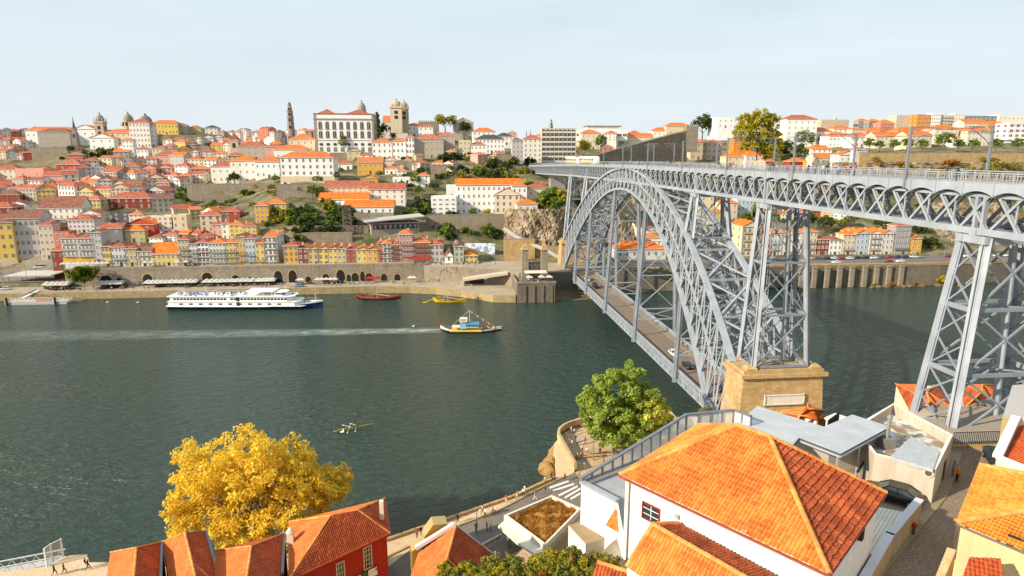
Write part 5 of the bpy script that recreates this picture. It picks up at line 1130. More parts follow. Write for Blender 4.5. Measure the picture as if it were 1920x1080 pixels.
def apartment():
 P = pick(1047, 305); s = depth(P) / F; w_ = 63 * s; h = 62 * s; e = empty("apartment_slab", P, R(-3), "six-storey concrete apartment slab with continuous balconies", "building"); m = MB(); m.box((0, 7, h / 2 - 2), (w_, 14, h + 4)); m.build("wall", plaster("#c9bfae"), e)
 for f_ in range(7):
  m = MB(); m.box((0, -.6, h * (f_ + .1) / 7), (w_, 1.2, .3)); m.box((0, -1.15, h * (f_ + .1) / 7 + .7), (w_, .12, 1.1), 1); m.build("balcony", [GRY, plaster("#d8d2ca")], e)
  for c in range(8): link("window", WM["d"], e, (-w_ / 2 + w_ * (c + .5) / 8, -.02, h * (f_ + .15) / 7), 0, (w_ / 10, 1, h * .6 / 7))
 m = MB()
 for c in range(9): m.box((-w_ / 2 + w_ * c / 8, -.6, h / 2), (.35, 1.3, h))
 m.box((0, 7, h + .2), (w_, 14, .4)); m.build("frame", plaster("#b9ae9c"), e)
 P = pick(1128, 264); s = depth(P) / F; w_ = 98 * s; h = 28 * s; e = empty("modern_building", P, 0, "white stepped modern building with a flat brown roof on the skyline", "building"); m = MB(); m.box((0, 8, h * .35), (w_, 16, h * .7)); m.box((w_ * .05, 10, h * .82), (w_ * .62, 12, h * .26)); m.build("wall", plaster("#f2efe9"), e); m = MB(); m.box((w_ * .05, 10, h * .97), (w_ * .7, 15, h * .05)); m.build("roof", flat("brown_roof", "#857462"), e)
 for i in range(10): link("window", WM["d"], e, (-w_ / 2 + w_ * (i + .5) / 10, -.02, h * .3), 0, (w_ / 14, 1, h * .16))
 P = pick(742, 440); s = depth(P) / F; e = empty("modern_pavilion", P, R(14), "concrete pavilion with a long sloping slab roof above the riverside houses", "building"); w_ = 100 * s; m = MB(); m.box((0, 6, 2.2), (w_ * .9, 12, 9)); m.build("wall", plaster("#a9a398", .9), e)
 m = MB(); m.hexa([(-w_ * .56, -2.5, 7.2), (w_ * .55, -2.5, 9.2), (w_ * .55, 13, 9.4), (-w_ * .56, 13, 7.4), (-w_ * .56, -2.5, 7.7), (w_ * .55, -2.5, 9.9), (w_ * .55, 13, 10.1), (-w_ * .56, 13, 7.9)]); m.build("roof", flat("slab_roof", "#b9b6ae", .7), e)
 for i in range(9): link("window", WM["d"], e, (-w_ * .42 + w_ * .84 * (i + .5) / 9, -.02, 3.2), 0, (w_ / 11, 1, 2.6))
 P = ony(652, 458, 350); s = depth(P) / F; h = 72 * s; e = empty("lift_tower", P, 0, "dark iron lattice lift tower in front of the terraces", "tower"); r = 7 * s; m = MB()
 for x in (-r, r):
  for y in (0, 2 * r): m.beam((x, y, 0), (x, y, h), .35)
 n = 9
 for i in range(n):
  z0, z1 = h * i / n, h * (i + 1) / n
  for y in (0, 2 * r): m.beam((-r, y, z0), (r, y, z1), .18); m.beam((r, y, z0), (-r, y, z1), .18); m.beam((-r, y, z1), (r, y, z1), .25)
  for x in (-r, r): m.beam((x, 0, z0), (x, 2 * r, z1), .18); m.beam((x, 0, z1), (x, 2 * r, z1), .25)
 m.build("lattice", flat("lift_iron", "#6e6458", .7), e); m = MB(); m.box((0, r, h - 1.6), (2 * r - .3, 2 * r - .3, 3)); m.build("cabin", flat("lift_cabin", "#57534d", .6), e)
 e, P, w_, h, d = house(834, 850, 480, 504, W_, "r", 2, 1, "front", label="tiny white chapel with a pointed gable and cross on the riverside", name="chapel", cat="chapel", Y=322, door=True, win="s", rh=2.6, dep=12, chim=0); m = MB(); m.box((0, 0, h + 3.4), (.2, .2, 2)); m.box((0, 0, h + 3.8), (1, .2, .2)); m.box((0, .3, h + 2.3), (1.4, .8, 1.2)); m.build("bell_gable", GRY, e)
apartment()
def bastion():
 zb_ = ony(1000, 531, 276).z
 e = empty("river_bastion", (39, 283, 0), 0, "grey granite river bastion with a cafe terrace on top", "bastion"); m = MB(); m.prism([(-8.6, -7.6), (8.3, -7.9), (9.3, 14), (-9, 14)], -1, zb_, 0, 0)
 for i in range(4): m.box((-5 + 4 * i, -7.9, zb_ * .45), (.7, .5, zb_ * .9))
 m.build("wall", GRAND, e); m = MB(); m.box((0, -7.7, zb_ + .45), (17.6, .5, .9)); m.box((-8.6, 2, zb_ + .45), (.5, 18, .9)); m.build("parapet", GRAN, e)
 for s, px in ((0, 984), (1, 1020)):
  P = ony(px, 516, 286); h = (516 - 456) * depth(P) / F; o = empty("stone_pylon", P, 0, ["left stone pylon of the vanished suspension bridge", "right stone pylon of the vanished suspension bridge"][s], "pylon", "pylons of the old suspension bridge")
  m = MB(); m.lathe([(1.7, -3), (1.35, h * .8)], (0, 0, 0), 4, 0, True, R(45)); m.build("shaft", GRAN, o); m = MB(); m.lathe([(1.8, h * .8), (1.8, h * .83), (1.2, h * .85), (1.0, h * .92), (.9, h * .94), (.4, h)], (0, 0, 0), 4, 0, True, R(45)); m.build("capital", GRANW, o)
 P = ony(1002, 512, 288); s = depth(P) / F; o = empty("gatehouse", P, 0, "low stone gatehouse with three openings between the two pylons", "building"); w_ = 30 * s; h = 21 * s; m = MB(); m.box((0, 1.2, h / 2 - 1), (w_, 2.4, h + 2)); m.build("wall", GRAN, o)
 for i in range(3): link("window", WM["w"], o, (-w_ * .28 + w_ * .28 * i, 0, h * .3), 0, (1.5, 1, 2.4))
 P = ony(1004, 522, 281); o = empty("cafe_awning", P, 0, "cream cafe awning on the bastion terrace", "awning"); m = MB(); m.hexa([(-5, -1.5, 2.6), (5, -1.5, 2.6), (5, 1.5, 3.3), (-5, 1.5, 3.3), (-5, -1.5, 2.75), (5, -1.5, 2.75), (5, 1.5, 3.45), (-5, 1.5, 3.45)]); m.build("canopy", flat("awning_cream", "#d9d2bb", .8), o); m = MB()
 for x in (-4.8, 4.8): m.box((x, -1.4, 1.3), (.1, .1, 2.6))
 m.build("post", DKF, o)
 zt1 = ony(800, 505, 312).z; zt2 = ony(985, 500, 296).z
 m = MB(); a = [(ony(790, 505, 317).x, 317), (ony(850, 505, 309).x, 309), (ony(945, 505, 300).x, 300), (33, 291), (58, 292), (60, 318), (60, 326), (-45, 326)]; m.prism(a, 0, (zt1 + zt2) / 2 - .3, 0, 1); tag(m.build("bridge_approach", [GRAN, PAVE]), kind="structure")
 e = empty("covered_passage", ony(910, 532, 301), 0, "concrete bridge ramp over an open passage on the far quay", "ramp"); m = MB(); P0 = ony(868, 523, 299) - e.location; P1 = ony(952, 511, 297) - e.location; s = .9
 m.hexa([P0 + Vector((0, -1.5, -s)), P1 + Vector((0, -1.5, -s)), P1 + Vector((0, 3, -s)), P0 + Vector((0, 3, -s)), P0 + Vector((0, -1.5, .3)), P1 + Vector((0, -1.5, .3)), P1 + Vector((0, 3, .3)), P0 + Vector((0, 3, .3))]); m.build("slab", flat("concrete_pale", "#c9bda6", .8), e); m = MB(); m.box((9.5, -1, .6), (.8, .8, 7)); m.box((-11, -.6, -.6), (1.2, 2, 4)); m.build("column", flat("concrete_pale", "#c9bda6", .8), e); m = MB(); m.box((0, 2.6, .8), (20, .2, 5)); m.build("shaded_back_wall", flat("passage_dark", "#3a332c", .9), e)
 m = MB(); m.face([(47, 276, -.3), (66, 278, -.3), (76, 286, .0), (70, 300, 3.6), (48, 300, 4.2)]); tag(m.build("stone_slipway", mixground("slipway", "#8d7a5c", "#75664e", "#5d5140", .3, .5)), kind="structure")
 m = MB(); m.prism([(46, 290), (110, 294), (110, 320), (46, 320)], 0, zr - .3, 0, 1); tag(m.build("bridge_landing", [GRAND, ASPH]), kind="structure")
 rnd = random.Random(9); N = mixground("rocks", "#8f7a55", "#6d5c42", "#4d4233", .5, .8)
 for i, px in enumerate((898, 905, 912, 920, 928, 946, 950)):
  P = ony(px, 563, 284 - i * .9); m = MB(); m.blob((0, 0, 0), 1.5 * rnd.uniform(.7, 1.3), 0, 7, 5, (1.2, 1, 1), .2); tag(m.build("rock", N, None, (P.x, P.y, .3), smooth=False, merge=False), "brown rock at the foot of the far quay wall", "rock", "rocks at the foot of the far quay wall")
 for i, px in enumerate((1636, 1648, 1660, 1684, 1696, 1706, 1730, 1760, 1776, 1800)):
  P = ony(px, 538, 291); m = MB(); m.blob((0, 0, 0), 1.5 * rnd.uniform(.7, 1.3), 0, 7, 5, (1.6, 1, .7), .2); tag(m.build("rock", N, None, (P.x, P.y, .1)), "rock on the waterline below the right embankment", "rock", "rocks on the waterline below the right embankment")
 e = empty("funicular_tube", pick(980, 450), 0, "white covered funicular tube climbing the cliff", "funicular"); o = e.location; m = MB(); ps = [ony(x, y, Y) - o for x, y, Y in ((944, 428, 330), (968, 444, 329), (995, 458, 328), (1022, 468, 327), (1046, 482, 326))]
 for a, b in zip(ps[:-1], ps[1:]): m.tube(a, b, 1.1, 1.1, 8)
 m.build("tube", flat("funicular_white", "#cfcac0", .5), e, smooth=True)
bastion()
def cliff(name, label, px0, px1, p0, p1, Y0_, Y1, seed):
 rnd = random.Random(seed); rows = []; nu, nv = 46, 26
 for j in range(nv + 1):
  row = []
  for i in range(nu + 1):
   px = px0 + (px1 - px0) * i / nu; k = j / nv; edge = min(i, nu - i) / nu * 4; py = p1 + (p0 - p1) * k
   Y = Y0_ + (Y1 - Y0_) * k + rnd.gauss(0, .55) + 1.3 * math.sin(px * .23 + k * 5) * math.sin(k * 9 + px * .11) + max(0, 1 - edge) * 9
   row.append(tuple(ony(px, py, Y)))
  rows.append(row)
 m = MB(); m.grid(rows); N = NT("cliff_rock"); v = N.co("Object"); a = N.ramp(N.noise(v, .16, 8, .72), [(.28, (.06, .045, .03)), (.45, (.24, .17, .1)), (.62, (.46, .36, .25)), (.75, (.3, .2, .1))]); g = N.ramp(N.noise(v, .09, 6, .7), [(.5, 0), (.62, 1)]); N.color(N.mix(N.math("MULTIPLY", g, .7), a, (.11, .09, .03))); N.bump(N.noise(v, .6, 8, .75), 1.0, 1.2)
 return tag(m.build(name, N.mat, merge=True), label, "cliff")
cliff("cliff", "tan rock cliff below the far bridge end", 945, 1072, 392, 482, 330, 352, 4)
cliff("cliff", "dry rocky cliff under the road wall on the right", 1560, 1945, 304, 352, 392, 411, 6)
cliff("cliff", "dark rock face seen through the arch", 1075, 1190, 335, 470, 345, 400, 8)
cliff("cliff", "rocky slope behind the right end of the quay houses", 1735, 1945, 380, 462, 338, 372, 10)
# ================================================================== near bank
def interp(tab, x):
 if x <= tab[0][0]: return tab[0][1]
 for (a, b), (c, d) in zip(tab[:-1], tab[1:]):
  if x <= c: return b + (d - b) * (x - a) / (c - a)
 return tab[-1][1]
LR_ = [(-90, 66), (-5, 71), (12, 75), (22, 80), (40, 83), (60, 88), (110, 104)]; LT_ = [(-90, 25), (-10, 38), (0, 44), (11, 44), (16, 50), (25, 64), (42, 66), (60, 72), (110, 78)]
PZ = 4.6
def zn(X, Y):
 a, b = interp(LR_, X), interp(LT_, X); k = max(0, min(1, (a - Y) / (a - b))); k = k ** 1.25
 return PZ + (32.9 - PZ) * k
EP = [(-400, 1072), (0, 1072), (57, 1064), (90, 1062), (131, 1040), (164, 1038), (168, 1053), (205, 1053), (400, 1068), (727, 1014), (852, 971), (960, 934), (1040, 897)]
EDGE = [(onz(px, py, PZ).x, onz(px, py, PZ).y) for px, py in EP] + [(20.5, 114.5), (21.5, 124), (24.5, 129), (29, 132.5), (36, 134), (46, 135), (56, 135), (75, 131), (90, 124), (130, 120), (400, 120)]
def near_ground():
 PAV = mixground("promenade_paving", "#cdb391", "#bd9f7a", "#a98d6b", .2, .25); m = MB(); rows = []
 NX = []
 for (a, b), (c, d) in zip(EDGE[:-1], EDGE[1:]):
  n = max(1, int(math.hypot(c - a, d - b) / 3))
  for i in range(n): NX.append((a + (c - a) * i / n, b + (d - b) * i / n))
 NX.append(EDGE[-1]); fr = [0, .001] + [i / 46 for i in range(1, 47)]
 for q, k in enumerate(fr):
  row = []
  for (x, y) in NX:
   Y = y + (-60 - y) * k; row.append((x, Y, -1.0 if q == 0 else zn(x, Y)))
  rows.append(row)
 m.grid(rows)
 N = NT("near_slope"); v = N.co("Object"); g = N.n("ShaderNodeNewGeometry"); sx = N.n("ShaderNodeSeparateXYZ"); N.l(g.outputs["Position"], sx.inputs[0])
 pv = N.ramp(N.noise(v, .5, 6, .7), [(.3, lin("#c2a57f")), (.55, lin("#d2b894")), (.75, lin("#a88d6a"))]); gs = N.ramp(N.noise(v, .35, 7, .7), [(.3, (.08, .075, .03)), (.5, (.18, .14, .07)), (.7, (.3, .23, .13))])
 N.color(N.mix(N.ramp(N.math("MULTIPLY", sx.outputs[2], .1), [(.5, 0), (.58, 1)]), pv, N.mix(N.ramp(N.math("MULTIPLY", sx.outputs[2], .03), [(.95, 0), (.97, 1)]), gs, lin("#9a8f80")))); N.bump(N.noise(v, 2, 6, .7), .5, .2)
 tag(m.build("near_bank_ground", N.mat, merge=True), kind="structure")
 def sheet(name, pts, mat, dz, z=PZ):
  m = MB(); m.face([(p.x, p.y, z + dz) for p in (onz(px, py, z) for px, py in pts)]); o = m.build(name, mat); return tag(o, kind="structure")
 AS = mixground("road_asphalt", "#85796c", "#796e63", "#6a6057", .4, .15)
 sheet("riverside_street", [(700, 1085), (770, 1030), (864, 986), (934, 959), (1022, 913), (1087, 881), (1130, 862), (1200, 850), (1200, 900), (1100, 960), (960, 1040), (800, 1110)], AS, .03)
 m = MB(); pts = [onz(px, py, PZ) for px, py in ((700, 1058), (770, 1024), (864, 985), (934, 958), (1022, 912), (1060, 894))]
 for a, b in zip(pts[:-1], pts[1:]): m.beam(a + Vector((0, 0, .08)), b + Vector((0, 0, .08)), .35, .3)
 tag(m.build("kerb", GRANW), kind="structure")
 m = MB(); pts = [onz(px, py, PZ) for px, py in EP[8:]]
 for a, b in zip(pts[:-1], pts[1:]): m.beam(a + Vector((0, 0, .2)), b + Vector((0, 0, .2)), .6, .5)
 tag(m.build("river_edge_wall", GRANW), "low stone edge wall along the near river promenade", "wall")
 m = MB(); cs = [((1135, 160), (1300, 100)), ((1165, 185), (1345, 125)), ((1215, 225), (1375, 145)), ((1265, 245), (1400, 165)), ((1315, 255), (1400, 205))]
 for (a, b), (c, d) in cs:
  q = [(a, b - 7), (c, d - 7), (c + 6, d + 8), (a + 6, b + 8)]; m.face([(p.x, p.y, PZ + .045) for p in (onz(x / 4.55 + 780, y / 4.55 + 880, PZ) for x, y in reversed(q))])
 tag(m.build("crossing_marking", flat("road_paint", "#e9e4da", .7)), kind="structure")
 e = empty("promenade_fence", onz(852, 971, PZ), 0, "thin iron fence along the near river promenade", "fence"); o = e.location; m = MB(); r = MB(); pts = [onz(px, py + 1, PZ) - o + Vector((0, 0, .4)) for px, py in ((727, 1014), (852, 971), (960, 934), (1040, 897))]
 for a, b in zip(pts[:-1], pts[1:]):
  n = int((b - a).length / 2.2)
  for i in range(n): p = a.lerp(b, i / n); m.box((p.x, p.y, p.z + .45), (.07, .07, .9))
  r.beam(a + Vector((0, 0, .9)), b + Vector((0, 0, .9)), .05); r.beam(a + Vector((0, 0, .5)), b + Vector((0, 0, .5)), .04)
 m.build("post", DKF, e); r.build("rail", DKF, e)
 m = MB(); P = [onz(px, py, 6.2) for px, py in ((1079, 872), (1047, 814), (1049, 806), (1057, 799), (1070, 793), (1090, 787), (1115, 783))]; base = [(p.x, p.y) for p in P]
 e = empty("viewpoint_wall", (base[1][0], base[1][1], 0), 0, "rounded granite viewpoint wall above the river under the green trees", "wall"); ox, oy = base[1]
 for (a, b) in zip(base[:-1], base[1:]):
  L = math.hypot(b[0] - a[0], b[1] - a[1]); A = (a[0] - ox, a[1] - oy); B = (b[0] - ox, b[1] - oy); nx, ny = (B[1] - A[1]) / L, -(B[0] - A[0]) / L
  for z0, z1, o_ in ((-1, 6.4, 0),): m.face([(B[0] - nx * 1.2, B[1] - ny * 1.2, z0), (A[0] - nx * 1.2, A[1] - ny * 1.2, z0), (A[0], A[1], z1), (B[0], B[1], z1)])
  m.beam((A[0], A[1], 6.0), (B[0], B[1], 6.0), .55, 1.3)
 m.build("wall", stone("viewpoint_stone", "#cfb184", 1, .9, .45, .6), e)
 m = MB(); m.prism(base + [(52, 140), (52, 122), (24, 108)], -1, PZ + .12, 0, 1); tag(m.build("viewpoint_terrace", [GRANW, PAV]), kind="structure")
 rnd = random.Random(21); RK = mixground("near_rocks", "#c9a468", "#a98650", "#7d623c", .8, .8)
 for i, (px, py, r) in enumerate(((1024, 880, 1.7), (1033, 872, 1.9), (1040, 862, 1.8), (1044, 850, 1.8), (1030, 886, 1.4), (1050, 876, 2.0))):
  p = onz(px, py, .8); m = MB(); m.blob((0, 0, 0), r, 0, 9, 7, (1, 1.1, 1.0), .16); tag(m.build("rock", RK, None, p, merge=True), "sunlit tan boulder below the rounded viewpoint wall", "rock", "boulders below the viewpoint wall")
 bush("bush_olive", 1046, 866, 24, "dry reed tuft growing on the boulders below the viewpoint wall", None, onz(1046, 866, 3).y, 1.2).location = onz(1046, 866, 2.5)
near_ground()
TN = tile("near_tiles", "#e39140", "#c4682a", 1.0, False); TD = tile("dark_shaded_tiles", "#c2602e", "#8a3c1c", .7, False); TS = tile("smooth_tiles", "#dc7c3a", "#c8622c", .15, False); TR = tile("red_shaded_tiles", "#c85f30", "#a04522", .35, False); TY = tile("old_yellow_tiles", "#e6993a", "#cb7424", 1.0, False)  # TD, TR: shade of slopes turned from the sun put into tile colour
CAPM = tile("ridge_tiles", "#e6a258", "#cc7c3a", .8, False)
def tiles(mb, pts, tw=.26, cl=.42, amp=.085, lift=.075, seed=1, mi=0):
 rnd = random.Random(seed); pts = [Vector(p) for p in pts]; a = pts[0]; u = (pts[1] - a).normalized(); n = u.cross(pts[2] - a).normalized()
 if n.z < 0: n = -n
 v = n.cross(u)
 if v.z < 0: v = -v
 P2 = [((p - a).dot(u), (p - a).dot(v)) for p in pts]; u0, u1 = min(p[0] for p in P2), max(p[0] for p in P2); v0, v1 = min(p[1] for p in P2), max(p[1] for p in P2)
 nu = int((u1 - u0) / tw) + 2; nv = int((v1 - v0) / cl) + 2; S = 6; bm = bmesh.new(); uvl = bm.loops.layers.uv.new("UVMap")
 jit = [[(rnd.gauss(0, .008), rnd.gauss(0, .02)) for _ in range(nu)] for _ in range(nv)]
 for j in range(nv):
  for i in range(nu):
   dz, dv = jit[j][i]; lo = []; hi = []; bt = []
   for s in range(S + 1):
    x = s / S; h = amp * ((.5 + .5 * math.cos(6.2832 * (x - .5))) ** .7) ; U = u0 - tw * .5 + (i + x) * tw
    lo.append(bm.verts.new(a + u * U + v * (v0 + j * cl + dv) + n * (h + lift + dz))); hi.append(bm.verts.new(a + u * U + v * (v0 + (j + 1) * cl + .06) + n * (h * .85 + dz))); bt.append(bm.verts.new(a + u * U + v * (v0 + j * cl + dv) + n * (h * .3)))
   for s in range(S):
    for A, B in ((lo, hi), (bt, lo)):
     f = bm.faces.new((A[s], A[s + 1], B[s + 1], B[s])); f.smooth = A is lo
     for l, (xx, yy) in zip(f.loops, ((s, 0), (s + 1, 0), (s + 1, 1), (s, 1))): l[uvl].uv = (i + .04 + .92 * xx / S, j + (.04 + .92 * yy if A is lo else .02))
 cx = sum(p[0] for p in P2) / len(P2); cy = sum(p[1] for p in P2) / len(P2); ctr = a + u * cx + v * cy
 for p, q in zip(pts, pts[1:] + pts[:1]):
  no = (q - p).cross(n).normalized()
  if (ctr - p).dot(no) > 0: no = -no
  bmesh.ops.bisect_plane(bm, geom=bm.verts[:] + bm.edges[:] + bm.faces[:], plane_co=p, plane_no=no, clear_outer=True)
 for f in bm.faces:
  k = len(mb.v); mb.v += [tuple(l.vert.co) for l in f.loops]; mb.f.append(tuple(range(k, k + len(f.loops)))); mb.m.append(mi); mb.uv.append([tuple(l[uvl].uv) for l in f.loops])
 bm.free()
def caps(mb, a, b, r=.16, seed=1, step=.42, mi=0):
 rnd = random.Random(seed); a = Vector(a); b = Vector(b); L = (b - a).length; n = max(1, int(L / step)); d = (b - a) / L; sd = d.cross(Vector((0, 0, 1))).normalized(); up = sd.cross(d)
 for i in range(n):
  p = a + d * (L * i / n); q = a + d * (L * (i + 1.08) / n); j = rnd.uniform(-.012, .012); rows = []
  for c, rr in ((p, r * 1.12), (q, r * .95)): rows.append([c + sd * (rr * math.cos(math.pi * k / 6)) + up * (rr * math.sin(math.pi * k / 6) + j) for k in range(7)])
  k0 = len(mb.f); mb.grid(rows, mi, False, [[(i + .5 + seed, .5)] * 7] * 2); mb.face(rows[0], mi, [(i + .5 + seed, .5)] * 7)
 return mb
def sub(pts, o): return [Vector(p) - o for p in pts]
def wallpoly(mb, pts, z0, z1=None, mi=0):
 """vertical wall strips along a list of points (top at each point's z unless z1)"""
 for a, b in zip(pts[:-1], pts[1:]):
  L = math.hypot(b[0] - a[0], b[1] - a[1]); ta, tb = (a[2], b[2]) if z1 is None else (z1, z1)
  mb.face([(a[0], a[1], z0), (b[0], b[1], z0), (b[0], b[1], tb), (a[0], a[1], ta)], mi, [(0, z0), (L, z0), (L, tb), (0, ta)])
def onplane(px, py, P0, P1):
 """point where the sight line meets the vertical plane through P0-P1"""
 d = Vector((P1[0] - P0[0], P1[1] - P0[1], 0)); n = Vector((d.y, -d.x, 0)); r = ray(px, py); return CAM + r * ((Vector(P0) - CAM).dot(n) / r.dot(n))
def small_window(name, parent, o, P0, P1, box, frame, cols=2, rows=2, proud=.04):
 """window in a vertical wall from its pixel box corners (top-left, bottom-right)"""
 a = onplane(*box[0], P0, P1) - o; b = onplane(*box[1], P0, P1) - o; z1, z0 = a.z, b.z; d = Vector((b.x - a.x, b.y - a.y, 0)); L = d.length; d.normalize(); n = Vector((d.y, -d.x, 0))
 if n.dot(CAM - Vector(P0)) < 0: n = -n
 f = MB(); g = MB(); A = Vector((a.x, a.y, 0)); t = .11
 def P(x, z, k): return A + d * x + Vector((0, 0, z)) + n * k
 for (xa, xb, za, zb) in ((0, t, z0, z1), (L - t, L, z0, z1), (t, L - t, z1 - t, z1), (t, L - t, z0, z0 + t)): f.hexa([P(xa, za, .0), P(xb, za, .0), P(xb, za, proud + .05), P(xa, za, proud + .05), P(xa, zb, .0), P(xb, zb, .0), P(xb, zb, proud + .05), P(xa, zb, proud + .05)])
 for i in range(1, cols): x = L * i / cols; f.hexa([P(x - .025, z0 + t, .01), P(x + .025, z0 + t, .01), P(x + .025, z0 + t, proud), P(x - .025, z0 + t, proud), P(x - .025, z1 - t, .01), P(x + .025, z1 - t, .01), P(x + .025, z1 - t, proud), P(x - .025, z1 - t, proud)], 1)
 for i in range(1, rows): z = z0 + (z1 - z0) * i / rows; f.hexa([P(t, z - .025, .012), P(L - t, z - .025, .012), P(L - t, z - .025, proud - .003), P(t, z - .025, proud - .003), P(t, z + .025, .012), P(L - t, z + .025, .012), P(L - t, z + .025, proud - .003), P(t, z + .025, proud - .003)], 1)
 w_ = f.build("window", [frame, WHT], parent); g.face([P(t, z0 + t, .008), P(L - t, z0 + t, .008), P(L - t, z1 - t, .008), P(t, z1 - t, .008)]); g.build("pane", GL, w_); return w_
def white_house():
 W, S, E = [onz(*p, 40) for p in ((1161, 891), (1555, 1078), (1661, 925))]; Nn = W + E - S; R1 = onz(1443, 820, 44); R0 = R1 + (W - S).normalized() * 2.6
 e = empty("white_house", ((W.x + E.x) / 2, (W.y + E.y) / 2, 32.9), 0, "large white house with a big orange hip roof in the foreground", "house"); o = e.location; c = (W + E) / 2
 ins = [p + (Vector((c.x, c.y, 40)) - p).normalized() * .5 for p in (W, S, E, Nn)]; m = MB(); q = sub(ins, o); q = [Vector((p.x, p.y, 7.05)) for p in q]; wallpoly(m, q + [q[0]], -6); wm = plaster("#f0e8da", 1.0, .4); m.build("wall", [wm], e)
 m = MB()
 for i, (a, b) in enumerate(((W, S), (S, E), (E, Nn), (Nn, W))):
  a, b = a - o, b - o; m.beam((a.x, a.y, 6.98), (b.x, b.y, 6.98), .16, .12)
 m.build("gutter", flat("eave_red", "#a85a4a", .6), e)
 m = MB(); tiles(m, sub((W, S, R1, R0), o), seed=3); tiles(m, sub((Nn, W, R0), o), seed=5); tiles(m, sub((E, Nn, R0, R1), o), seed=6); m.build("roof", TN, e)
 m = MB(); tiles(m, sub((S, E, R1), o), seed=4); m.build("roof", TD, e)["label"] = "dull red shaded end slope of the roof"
 m = MB(); lf = Vector((0, 0, .06))
 for i, (a, b) in enumerate(((S, R1), (W, R0), (E, R1), (Nn, R0), (R0, R1))): caps(m, a - o + lf, b - o + lf, .17, i + 2)
 m.build("ridge_tiles", CAPM, e)
 small_window("window", e, o, ins[0], ins[1], ((1205, 938), (1237, 987)), REDF, 2, 3)
 m = MB(); P0, P1 = ins[1], ins[2]; a = onplane(1612, 985, P0, P1) - o; m.box((a.x + .03, a.y - .03, a.z - .3), (.5, .5, 1.4), 0, math.atan2((P1 - P0).y, (P1 - P0).x)); m.build("vent_opening", flat("dark_opening", (.03, .03, .03), .9), e)
 m = MB(); a = ins[0] + (ins[1] - ins[0]) * .03 - o; n_ = Vector((-.82, -.57, 0)) * .1; m.tube((a.x + n_.x, a.y + n_.y, -3), (a.x + n_.x, a.y + n_.y, 6.9), .06, n=8); m.build("downpipe", flat("pipe_grey", "#8a8680", .5), e); m = MB(); a = ins[0] + (ins[1] - ins[0]) * .32 - o; m.box((a.x + n_.x * .6, a.y + n_.y * .6, 5.9), (.28, .28, .3), 0, R(-55)); m.build("junction_box", flat("box_grey", "#a8a49c", .6), e)
 return W, S, E, Nn, ins
WHS = white_house()
def front_roof():
 A, Q, B = onz(1224, 985, 39), onz(1389, 1080, 39), onz(1272, 983, 38.45); d = (Q - A); Q2 = A + d * 1.7; e = empty("lower_house", (A.x - 1, A.y - 5, 31), 0, "lower house with orange barrel tile roof leaning against the white house", "house"); o = e.location
 hipL = onz(1176, 1064, 36.6); L2 = hipL + d * 1.75; B2 = B + d * 1.7
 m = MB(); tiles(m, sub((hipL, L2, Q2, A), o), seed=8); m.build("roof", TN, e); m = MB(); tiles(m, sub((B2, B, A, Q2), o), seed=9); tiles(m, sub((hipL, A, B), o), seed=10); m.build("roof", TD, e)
 m = MB(); caps(m, A - o + Vector((0, 0, .08)), Q2 - o + Vector((0, 0, .08)), .17, 3); caps(m, A - o + Vector((0, 0, .08)), hipL - o + Vector((0, 0, .08)), .17, 4); caps(m, A - o + Vector((0, 0, .06)), B - o + Vector((0, 0, .06)), .17, 5); m.build("ridge_tiles", CAPM, e)
 m = MB(); hl, l2, b, b2 = [p - o for p in (hipL, L2, B, B2)]; wallpoly(m, [b, hl, l2, b2], -4); m.build("wall", plaster("#e9e2d6", 1, .3), e)
 a, b_, c = onz(1121, 1056, 35.2), onz(1203, 1082, 35.2), onz(1105, 1092, 34.2); e = empty("shed", (a.x, a.y, 30), 0, "small shed with tiled ridge at the bottom edge below the lower house", "shed"); o = e.location; d = b_ - a; b2 = a + d * 1.6; c2 = c + d * 1.6; back = a + (a - c); back.z = 34.0; bk2 = back + d * 1.6
 m = MB(); tiles(m, sub((c, c2, b2, a), o), seed=12); tiles(m, sub((bk2, back, a, b2), o), seed=13); m.build("roof", TD, e); m = MB(); caps(m, a - o + Vector((0, 0, .08)), b2 - o + Vector((0, 0, .08)), .16, 7); m.build("ridge_tiles", CAPM, e)
 m = MB(); wallpoly(m, [back - o, a - o, c - o, c2 - o], -4); m.build("wall", plaster("#d8c4a4", 1, .3), e)
front_roof()
